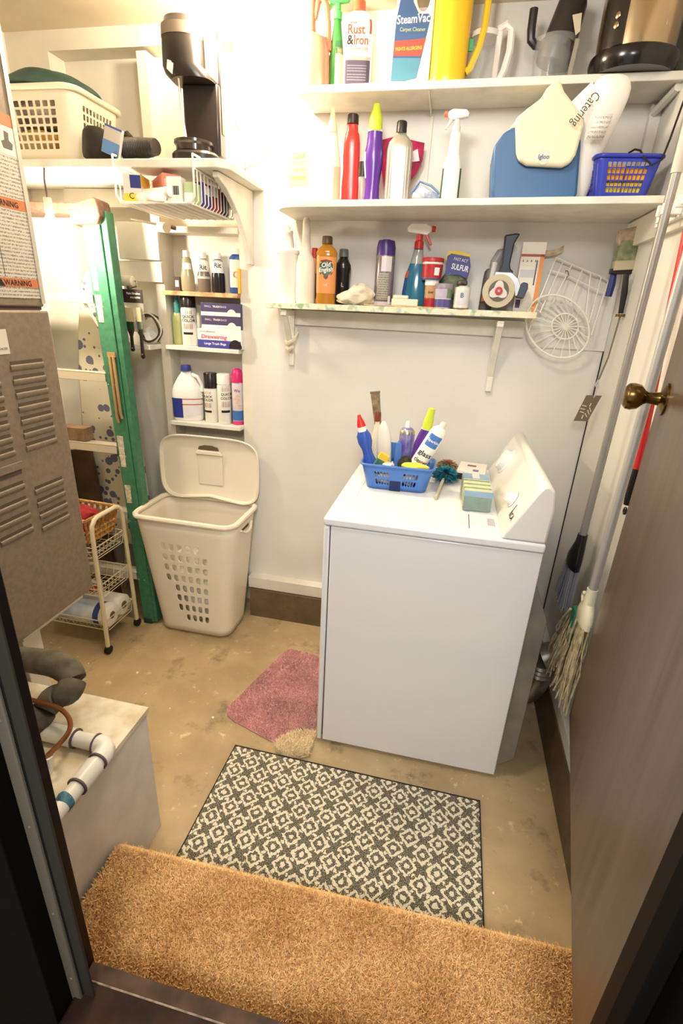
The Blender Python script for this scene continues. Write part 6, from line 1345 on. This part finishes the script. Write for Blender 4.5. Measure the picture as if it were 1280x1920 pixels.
# ------------------------------------------------------------------ white wire rack hanging in the corner
wr = thing('wire_rack', 'white coated wire rack with round bowl hanging on the back wall', 'rack', (.38, 2.12, 1.45), world=True)
g = lambda u, v, y: at(u, v, y=y)
mb = MB()
tops = [(1042, 483), (1056, 489), (1072, 496), (1092, 504), (1107, 511), (1127, 519), (1140, 526)]
bots = [(1001, 585), (1012, 586), (1036, 568), (1068, 566), (1098, 590), (1104, 606), (1108, 628)]
for (a, b_), (c, d) in zip(tops, bots): mb.tube([g(a, b_, 2.115), g((a+c)/2, (b_+d)/2, 2.105), g(c, d, 2.085)], .0022, 6)
mb.build('uprights', WW, wr)
mb = MB(); mb.tube([g(u, v, 2.118) for u, v in tops], .003, 6); mb.tube([g(1029, 506, 2.112), g(1062, 516, 2.112), g(1095, 532, 2.112), g(1130, 549, 2.112)], .0026, 6); mb.tube([g(1042, 483, 2.115), g(1000, 590, 2.088), g(990, 625, 2.082)], .003, 6); mb.build('cross_wires', WW, wr)
mb = MB(); R0 = [g(1045+59*cos(2*PI*k/40)+6*sin(2*PI*k/40), 612+59*sin(2*PI*k/40)+4*cos(2*PI*k/40), 2.078) for k in range(40)]
mb.tube(R0, .0036, 7, closed=True); mb.build('bowl_rim', WW, wr)
R1 = [g(1059+25*cos(2*PI*k/28), 612+24*sin(2*PI*k/28), 2.118) for k in range(28)]
mb = MB(); mb.tube(R1, .0028, 6, closed=True)
mb.build('bowl_ring', WW, wr)
mb = MB(); ctr = g(1060, 612, 2.121)
for k in range(0, 40, 2):
    q_ = g(1059+25*cos(2*PI*k/40), 612+24*sin(2*PI*k/40), 2.118); mb.tube([R0[k], (R0[k]+q_)/2+Vector((0, .012, 0)), q_, ctr], .0018, 5)
mb.build('spokes', WW, wr)
hk_ = thing('wall_hook', 'small dark wire hook holding the wire rack', 'hook', g(1063, 515, 2.135), world=True)
MB().tube([g(1060, 508, 2.144), g(1064, 508, 2.108), g(1066, 516, 2.100), g(1062, 521, 2.108)], .0014, 5).build('hook', P_(60, 54, 50, .5), hk_)

# ------------------------------------------------------------------ green sander with handles, spatula
sd = thing('hand_sander', 'worn green hand sander with pale pad hanging in the wall corner', 'sander', (.515, 2.05, 1.66), world=True)
SG = P_(150, 160, 120, .6, noise=(50, .25)); SGT = P_(206, 184, 156, .7, noise=(50, .2))
pt = lambda u, v: (at(u, v, y=2.04).x, at(u, v, y=2.04).z)
MB().prism([pt(1160, 432), pt(1196, 424), pt(1197, 440), pt(1193, 470), pt(1163, 470), pt(1157, 450)], (0, .03, 0), (0, 2.03, 0)).build('pad_top', SGT, sd, bev=.003)
MB().prism([pt(1163, 452), pt(1194, 452), pt(1189, 496), pt(1183, 500), pt(1152, 498), pt(1155, 478)], (0, .036, 0), (0, 2.026, 0)).build('green_body', SG, sd, bev=.003)
MB().prism([pt(1150, 490), pt(1188, 488), pt(1186, 506), pt(1147, 508)], (0, .03, 0), (0, 2.020, 0)).build('clamp_plate', P_(190, 176, 146, .6), sd, bev=.002)
MB().prism([pt(1144, 504), pt(1184, 502), pt(1182, 514), pt(1142, 514)], (0, .026, 0), (0, 2.028, 0)).build('black_foot', P_(28, 24, 24, .5), sd, bev=.002)
MB().tube([at(1150, 514, y=2.052), at(1146, 535, y=2.052), at(1140, 556, y=2.052)], [.010, .012, .011], 12).build('blue_handle', P_(40, 52, 118, .35), sd)
sp_ = thing('metal_spatula', 'long slotted metal spatula with black handle hanging in the corner', 'spatula', (.52, 2.0, 1.15), world=True)
MB().tube([at(1174, 514, y=1.995), at(1170, 550, y=1.995), at(1163, 588, y=1.995)], [.0085, .0105, .008], 12).build('handle', P_(26, 24, 24, .3), sp_)
MB().cyl(at(1163, 589, y=1.995), at(1162, 594, y=1.995), .015, seg=18).build('brass_guard', BRASS, sp_)
MB().tube([at(1162, 594, y=1.995), at(1140, 670, y=1.998), at(1122, 712, y=2.0)], .0028, 7).build('rod', MATS['steel_dull'], sp_)
MB().tube([at(1121, 712, y=2.0), at(1116, 722, y=2.0), at(1119, 728, y=2.0), at(1114, 744, y=2.0)], .0028, 7).tube([at(1121, 712, y=2.0), at(1121, 726, y=2.0), at(1112, 746, y=2.0)], .002, 6).build('yoke', MATS['chrome'], sp_)
hd = [at(1099, 741, y=2.0), at(1128, 742, y=2.0), at(1101, 790, y=2.0), at(1075, 789, y=2.0)]
mb = MB(); mb.add(hd+[p+Vector((0, .002, 0)) for p in hd], [(0, 1, 2, 3), (7, 6, 5, 4), (0, 4, 5, 1), (1, 5, 6, 2), (2, 6, 7, 3), (3, 7, 4, 0)]); bl_ = mb.build('blade', mat('blade_steel', (128, 116, 100), .35, .6), sp_)
SLW = P_(222, 216, 206, .5)
for (u0, v0, u1, v1) in ((1108, 756, 1105, 762), (1099, 762, 1091, 760), (1096, 768, 1088, 766), (1094, 774, 1087, 772), (1105, 764, 1107, 772), (1101, 769, 1104, 777), (1096, 775, 1100, 782), (1093, 778, 1090, 785)):
    a, c = at(u0, v0, y=1.9985), at(u1, v1, y=1.9985); MB().tube([a, c], .0016, 5).build('slot', SLW, bl_)

# ------------------------------------------------------------------ clip rail, broom, mop and red-handled tool on the right wall
cr_ = thing('tool_clip_rail', 'white plastic clip rail holding the broom and mop handles', 'clip rail', (.53, 1.6, 1.75), world=True)
MB().box((.520, 1.22, 1.765), (.5325, 1.80, 1.800)).build('rail', WPL, cr_, bev=.002)
for y in (1.63, 1.50, 1.35):
    for y2 in (y-.022, y+.0135): MB().box((.472, y2, 1.770), (.5195, y2+.0085, 1.796)).build('clip_jaw', WPL, cr_, bev=.002)
MB().box((.512, 1.74, 1.772), (.5198, 1.775, 1.795)).build('clip_pad', WPL, cr_, bev=.002)
PG = mat('grey_pole', (158, 156, 152), .35, .55)
br = thing('broom', 'upright broom with grey metal pole and black head hanging on the right wall', 'broom', (.485, 1.63, .58), world=True)
MB().cyl((.485, 1.63, .83), (.485, 1.612, 2.02), .0118, seg=14).build('pole', PG, br)
MB().cyl((.485, 1.614, 1.86), (.485, 1.612, 2.025), .0135, seg=14).build('pole_grip', P_(196, 188, 176, .4), br)
hd_ = [(.485, 1.632, .86), (.485, 1.632, .81), (.484, 1.632, .765), (.484, 1.625, .735)]
MB().loft([(.735, .018, .055, 2.6, .484, 1.655), (.765, .020, .052, 2.4, .484, 1.652), (.81, .019, .030, 2.2, .485, 1.64), (.835, .0165, .020, 2, .485, 1.632), (.862, .0155, .0155, 2, .485, 1.63)], 20).build('head', P_(26, 22, 24, .25), br)
rg = random.Random(8); mb = MB()
for k in range(150):
    t0 = rg.uniform(-1, 1); dx = rg.uniform(-1, 1); a = Vector((.484+dx*.013, 1.655+t0*.048, .737)); c = Vector((.482+dx*.017+rg.uniform(-.004, .004), 1.662+t0*.066+rg.uniform(-.006, .006), .572+rg.uniform(-.014, .014)+.02*abs(t0)))
    mb.tube([a, (a+c)/2+Vector((0, rg.uniform(-.004, .004), 0)), c], .0016, 3)
mb.build('bristles', P_(150, 150, 162, .6), br)
mp = thing('mop', 'cotton string mop with grey pole and white clamp hanging behind the door', 'mop', (.462, 1.35, .5), world=True)
MB().cyl((.463, 1.352, .775), (.470, 1.345, 1.90), .0122, seg=14).build('pole', mat('pale_pole', (186, 184, 180), .35, .35), mp)
MB().loft([(.700, .016, .050, 2.4, .462, 1.352), (.725, .018, .052, 2.4, .462, 1.354), (.752, .018, .034, 2.2, .462, 1.353), (.765, .0155, .018, 2, .463, 1.352), (.812, .0150, .0150, 2, .463, 1.352)], 20).build('clamp', P_(230, 224, 196, .35), mp)
MB().tube([(.462, 1.40, .742), (.462, 1.412, .757), (.462, 1.405, .77)], .006, 7).build('clamp_wing', P_(230, 224, 196, .35), mp)
MB().box((.445, 1.385, .600), (.470, 1.425, .712)).build('green_scrubber', P_(40, 104, 78, .8), mp, bev=.004)
mb = MB()
for k in range(110):
    t0 = rg.uniform(-1, 1); grp = 1 if rg.random() < .35 else 0
    a = Vector((.462+rg.uniform(-.014, .014), 1.352+t0*.045+.075*grp, .705-.03*grp)); L_ = rg.uniform(.20, .30)
    p = [a]; dy = t0*.03+.10*grp*rg.uniform(.5, 1.1)
    for s_ in (.25, .5, .75, 1.0): p.append(a+Vector((rg.uniform(-.008, .008)-.006*s_, dy*s_+rg.uniform(-.006, .006), -L_*s_)))
    mb.tube(p, [.0028, .0028, .0026, .0026, .0022], 5)
mb.build('cotton_strings', mat('cotton_string', (206, 190, 152), .95, noise=(40, .3)), mp)
rt = thing('red_handled_tool', 'red tapered tool handle with black end hanging between the poles', 'tool', (.522, 1.47, 1.02), world=True)
r0, r1 = at(1278, 470, x=.522), at(1190, 895, x=.516)
MB().cyl(r0+(r0-r1)*.25, r1, .007, .0125, 14).build('red_handle', P_(196, 38, 40, .3), rt)
r2 = at(1172, 955, x=.515); e_ = (r2-r1)
MB().tube([r1-e_*.25, r1, r1+e_*.6, r1+e_*.85], [.012, .0128, .011, .009], 14).build('black_end', P_(28, 25, 25, .4), rt)
c_ = r1+e_*1.05; d_ = e_.normalized(); s__ = Vector((0, 1, 0))
MB().tube([c_+(d_*cos(2*PI*k/14)+s__*sin(2*PI*k/14)*.8)*.0085 for k in range(14)], .0035, 6, closed=True).build('hang_loop', P_(28, 25, 25, .4), rt)
# dryer vent hose
dv = thing('vent_hose', 'silver corrugated vent hose behind the dryer', 'hose', (.43, 1.62, 0), world=True)
pth = [(.385, 1.74, .10), (.42, 1.73, .11), (.445, 1.70, .15), (.45, 1.66, .22), (.45, 1.62, .30), (.45, 1.61, .38)]
PP = []
for i in range(len(pth)-1):
    for k in range(8): PP.append(Vector(pth[i]).lerp(Vector(pth[i+1]), k/8))
MB().tube(PP, [.046+.006*(i % 2) for i in range(len(PP))], 16).build('corrugated_tube', mat('foil_silver', (170, 166, 156), .3, .9), dv)
MB().cyl((.45, 1.61, .375), (.545, 1.61, .43), .050, .048, 18).build('wall_elbow', MATS['foil_silver'], dv)

# ------------------------------------------------------------------ caddy on the dryer
DZ = .9185
CBL = P_(74, 122, 196, .35, key='caddy_blue')
cdy = thing('cleaning_caddy', 'blue plastic cleaning caddy with slotted sides on the dryer', 'caddy', (-.146, 1.750, DZ), .03)
def cring(z, u):
    f = z/.088; a = .104+.022*f; b_ = .062+.014*f; r = .026; k = int(u) % 4; t_ = u-int(u)
    segs = [((-a+r, -b_), (a-r, -b_), (a-r, -b_+r), -PI/2), ((a, -b_+r), (a, b_-r), (a-r, b_-r), 0), ((a-r, b_), (-a+r, b_), (-a+r, b_-r), PI/2), ((-a, b_-r), (-a, -b_+r), (-a+r, -b_+r), PI)]
    p, q_, c2_, th_ = segs[k]
    if t_ < .8: s_ = t_/.8; return (p[0]+(q_[0]-p[0])*s_, p[1]+(q_[1]-p[1])*s_, z)
    w2 = th_+(t_-.8)/.2*PI/2; return (c2_[0]+r*cos(w2), c2_[1]+r*sin(w2), z)
uc = []; hole_i = []; notch_i = []
for s_ in range(4):
    base_n = len(uc); uc += [s_+.0]
    for k in range(5): hole_i.append(len(uc)); uc += [s_+.06+k*.046, s_+.06+k*.046+.039]
    notch_i.append(len(uc)); uc += [s_+.345, s_+.455]
    for k in range(5): hole_i.append(len(uc)); uc += [s_+.50+k*.046, s_+.50+k*.046+.039]
    uc += [s_+.80, s_+.84, s_+.88, s_+.92, s_+.96]
uc += [4.0]
zcd = [0, .014, .018, .040, .046, .068, .074, .088]
hc = {(i, j) for i in hole_i for j in (2, 4)}
hc2 = set(hc)
mb = MB(); mb.shell(lambda u, v: cring(v, u), uc, zcd, hc, .3)
mb.build('tub', CBL, cdy, solid=.0025)
for s_ in (-1, 1):
    MB().box((-.022, s_*.066-.004, .0), (.016, s_*.066+.004, .036)).build('base_notch', P_(22, 40, 92, .6), cdy)
mb = MB(); mb.add([cring(.002, u) for u in uc[:-1]], [tuple(range(len(uc)-1))]); mb.build('bottom', CBL, cdy, solid=.0025)
MB().tube([tuple(a*c for a, c in zip(cring(.089, u), (1.02, 1.03, 1))) for u in uc[:-1]], .0048, 7, closed=True).build('rim', CBL, cdy)
mb = MB(); mb.prism([(-.014, .004), (.014, .004), (.014, .10), (.010, .155), (-.002, .168), (-.010, .155), (-.012, .10)], (0, .022, 0), (-.005, -.016, 0)); mb.build('handle_post', CBL, cdy, bev=.004, ang=50)
mb = MB(); mb.prism([(-.030, .09), (.0, .09), (.0, .150), (-.024, .150)], (0, .004, 0), (-.016, .030, 0)); mb.build('divider', CBL, cdy, bev=.002)
cz_ = DZ+.006
def lean(b, rx=0, ry=0): b.root.rotation_euler[0] += rx; b.root.rotation_euler[1] += ry
def inside(name, label, cat, x, y, hgt, prof, m, fy=1, n=2, rx=0, ry=0, rz=0, z=cz_):
    """bottle given in metres, standing in the caddy"""
    b = Bottle.__new__(Bottle); b.k = 1.0; b.h = hgt; b.fy = fy; b.n = n
    b.root = thing(name, label, cat, (x, y, z)); b.root.rotation_euler = (rx, ry, rz)
    b.secs = [(f*hgt, w, w*fy, n) for f, w in prof]; b.body = MB().loft(b.secs, 22).build('body', m, b.root, ang=40); return b
b = inside('bowl_cleaner', 'blue toilet bowl cleaner bottle with red nozzle in the caddy', 'bottle', -.228, 1.742, .250, [(0, .024), (.03, .027), (.30, .026), (.42, .018), (.50, .018), (.60, .026), (.70, .026), (.80, .014), (.83, .013)], P_(58, 92, 186, .18, key='blue_bottle'), .75, ry=-.30, rx=-.02)
b.cap([(.76, .0165), (.83, .0150)], WPL, 'neck_ring'); b.cap([(.83, .0160), (.90, .0125), (.96, .0075), (1, .006)], P_(206, 44, 40, .35), 'red_nozzle')
def foam(name, label, c, s, rot, m, m2=None):
    t = thing(name, label, 'sponge', c); t.rotation_euler = rot
    MB().box((-s[0]/2, -s[1]/2, 0), (s[0]/2, s[1]/2, s[2]*.7)).build('foam', m, t, bev=.003)
    if m2: MB().box((-s[0]/2, -s[1]/2, s[2]*.7), (s[0]/2, s[1]/2, s[2])).build('scour_pad', m2, t, bev=.001)
    return t
SCG = mat('scour_green', (72, 130, 110), .95, noise=(60, .3))
foam('sponge', 'green and yellow scouring sponge standing at the left of the caddy', (-.225, 1.700, cz_+.052), (.034, .022, .075), (.1, .45, .2), SCG, SPY)
foam('sponge', 'thin bright yellow sponge beside the green one in the caddy', (-.196, 1.700, cz_+.05), (.012, .024, .070), (.05, .25, .3), SPY)
b = inside('scrub_brush', 'white handled scrub brush standing in the caddy', 'brush', -.190, 1.752, .225, [(0, .019), (.10, .022), (.55, .026), (.75, .025), (.90, .018), (.97, .010), (1, .006)], P_(228, 224, 216, .3), .55, 2.4, ry=-.10)
b.band(.30, .36, P_(190, 184, 176, .4), name='mould_line', a0=-.3, a1=.3)
wd = thing('wooden_brush', 'worn wooden brush handle sticking up from the caddy', 'brush', (-.205, 1.79, cz_)); wd.rotation_euler = (0, -.16, 0)
mb = MB(); mb.prism([(-.010, 0), (.010, 0), (.013, .22), (.016, .318), (-.016, .318), (-.012, .22)], (0, .014, 0), (0, -.007, 0)); mb.build('handle', P_(160, 138, 106, .7, noise=(60, .3)), wd, bev=.002)
MB().box((-.017, -.008, .316), (.017, .008, .322)).build('end_cap', P_(120, 106, 86, .7), wd)
b = inside('clear_bottle', 'clear bottle with brown cap behind the white brush in the caddy', 'bottle', -.226, 1.79, .25, [(0, .022), (.03, .024), (.62, .024), (.76, .014), (.84, .012), (.86, .011)], P_(222, 210, 186, .15, key='cloudy_clear'), .8, ry=-.06)
b.cap([(.86, .0125), (.98, .012), (1, .010)], P_(120, 56, 44, .4))
b = inside('aerosol_freshener', 'violet-blue aerosol can with white nozzle in the caddy', 'spray can', -.125, 1.785, .225, [(0, .026), (.02, .0275), (.80, .0275), (.84, .026), (.88, .020), (.90, .012)], mat('violet_can', (112, 100, 180), .2, .3, noise=(20, .3), rgb2=(170, 170, 200)), 1, ry=-.02)
b.cap([(.80, .0278), (.845, .0265), (.87, .022)], mat('can_shoulder', (196, 190, 176), .25, .8), 'shoulder'); b.cap([(.895, .010), (.95, .009), (1, .006)], WPL, 'nozzle')
b = inside('purple_cleaner', 'purple cleaner bottle with lime spout standing in the caddy', 'bottle', -.095, 1.755, .285, [(0, .026), (.03, .029), (.35, .027), (.55, .028), (.66, .023), (.72, .018), (.755, .017)], MATS['purple_plastic'], .75, ry=.16)
b.cap([(.745, .017), (.86, .0165), (.92, .013), (1, .012)], MATS['lime_cap']); b.band(.735, .757, P_(226, 220, 232, .4), 3.1, name='neck_ring', off=.0015)
b = inside('glass_cleaner_can', 'white glass cleaner aerosol leaning out of the caddy', 'spray can', -.112, 1.742, .255, [(0, .027), (.02, .029), (.82, .029), (.87, .026), (.91, .018), (.93, .012)], WPL, 1, rx=.06, ry=.45, z=cz_+.013)
b.cap([(.925, .012), (.98, .0105), (1, .008)], P_(226, 220, 210, .3), 'nozzle')
l = b.band(.64, .82, P_(74, 122, 196, .3), .8, name='blue_oval'); b.text('Sparkle', .73, .014, WHITE_PRINT, bold=True, off=.002, parent=l)
b.text('glass', .52, .026, P_(52, 52, 62, .4), bold=True); b.text('cleaner', .40, .024, P_(52, 52, 62, .4), bold=True, fit=.048); b.band(.22, .32, P_(206, 62, 56, .35), .75, name='red_block'); b.text('NEW', .27, .018, WHITE_PRINT, bold=True, off=.002)
mb = crumple(0, .030, .024, .075, 51, 16, 7); mb.v = [(x-.118, y+1.735, z+cz_+.035) for x, y, z in mb.v]
tag(mb.build('scouring_wad', mat('dark_scourer', (60, 54, 40), .95, noise=(80, .5), bump=(90, .8)), sub=1), 'dark brown scouring wad between the bottles in the caddy', 'scourer')
mb = crumple(0, .048, .022, .028, 52, 18, 6); mb.v = [(x-.085, y+1.695, z+cz_+.072) for x, y, z in mb.v]
tag(mb.build('yellow_cloth', P_(240, 216, 84, .9, noise=(30, .12), key='yellow_cloth'), sub=1), 'folded yellow cloth over the front rim of the caddy', 'cloth')
mb = crumple(0, .022, .016, .020, 53, 14, 6); mb.v = [(x-.178, y+1.690, z+cz_+.074) for x, y, z in mb.v]
tag(mb.build('soap_piece', P_(236, 230, 218, .5), sub=1), 'small white soap piece at the front of the caddy', 'soap')
mb = crumple(0, .050, .030, .060, 54, 18, 6); mb.v = [(x-.19, y+1.725, z+cz_+.002) for x, y, z in mb.v]
tag(mb.build('paper_wad', P_(226, 220, 208, .9, noise=(40, .2), key='paper_wad'), sub=1), 'crumpled pale paper behind the left slots of the caddy', 'paper')

# feather duster, card box and sponge pack
fd = thing('feather_duster', 'teal and orange feather duster with wooden stick on the dryer', 'duster', (.018, 1.88, DZ), world=True)
mb = MB(); a, c = Vector((-.001, 1.640, DZ+.006)), Vector((.020, 1.83, DZ+.020)); mb.cyl(a, c, .0058, seg=10); mb.build('stick', P_(206, 192, 164, .6), fd)
def fluff(name, cx, cy, cz, r, m, n, sd_):
    rg2 = random.Random(sd_); mb2 = MB()
    for k in range(n):
        d3 = Vector((rg2.gauss(0, 1), rg2.gauss(0, 1), abs(rg2.gauss(.2, 1)))).normalized(); c3 = Vector((cx, cy, cz)); R_ = r*rg2.uniform(.7, 1.05)
        p = [c3+Vector((d3.x*R_*.1, d3.y*R_*.1, d3.z*R_*.1)), c3+Vector((d3.x*R_*.6, d3.y*R_*.8, d3.z*R_*.55+.004)), c3+Vector((d3.x*R_, d3.y*R_*1.25, max(-.006, d3.z*R_*.8-.004)))]
        sd3 = d3.cross(Vector((rg2.uniform(-1, 1), rg2.uniform(-1, 1), 1))).normalized()*r*.085
        mb2.add([p[0]-sd3*.4, p[0]+sd3*.4, p[1]-sd3, p[1]+sd3, p[2]-sd3*.3, p[2]+sd3*.3], [(0, 1, 3, 2), (2, 3, 5, 4)])
    o = mb2.build(name, m, fd); o['kind'] = 'stuff'; return o
fluff('teal_feathers', .024, 1.868, DZ+.014, .055, mat('teal_feather', (38, 128, 150), .8, noise=(30, .35)), 900, 3)
fluff('orange_feathers', .028, 1.975, DZ+.018, .048, mat('orange_feather', (204, 104, 76), .8, noise=(20, .3), rgb2=(120, 130, 92)), 800, 4)
cb_ = carton('card_box', 'flat white open carton behind the sponge pack on the dryer', (.126, 1.95, DZ), (.105, .13, .040), -.12, P_(234, 228, 216, .5), (('dark_gap', 'f', .02, .98, .1, .72, P_(40, 32, 26, .8)), ('violet_mark', 't', .55, .75, .05, .25, P_(110, 96, 160, .4)), ('brown_mark', 't', .3, .62, .55, .7, P_(120, 90, 84, .5))))
sk2 = thing('sponge_pack', 'clear-wrapped stack of green and yellow scrub sponges on the dryer', 'sponge pack', (.130, 1.668, DZ+.0005), .03)
for i in range(5):
    y = -.098+i*.040
    MB().box((-.044, y, .002), (.044, y+.012, .066)).build('green_scourer', SCG, sk2, bev=.002)
    MB().box((-.044, y+.012, .002), (.044, y+.038, .066)).build('yellow_foam', mat('pale_sponge', (226, 216, 140), .9, noise=(30, .1)), sk2, bev=.003)
MB().box((-.0445, .040, .064), (.0445, .098, .0685)).build('blue_header', P_(96, 150, 190, .35), sk2, bev=.001)
MB().box((-.012, .042, .0686), (.012, .096, .0692)).build('header_stripe', P_(216, 222, 222, .4), sk2)
MB().box((-.0455, -.1, .050), (.0455, -.094, .069)).build('blue_edge', P_(96, 150, 190, .35), sk2)
MB().box((-.046, -.1015, .001), (.046, .1015, .0695)).build('clear_wrap', mat('clear_wrap', (238, 242, 240), .12, alpha=.22, bump=(50, .6)), sk2, bev=.004)

for o in list(bpy.data.objects):
    if '_w' in o: del o['_w']
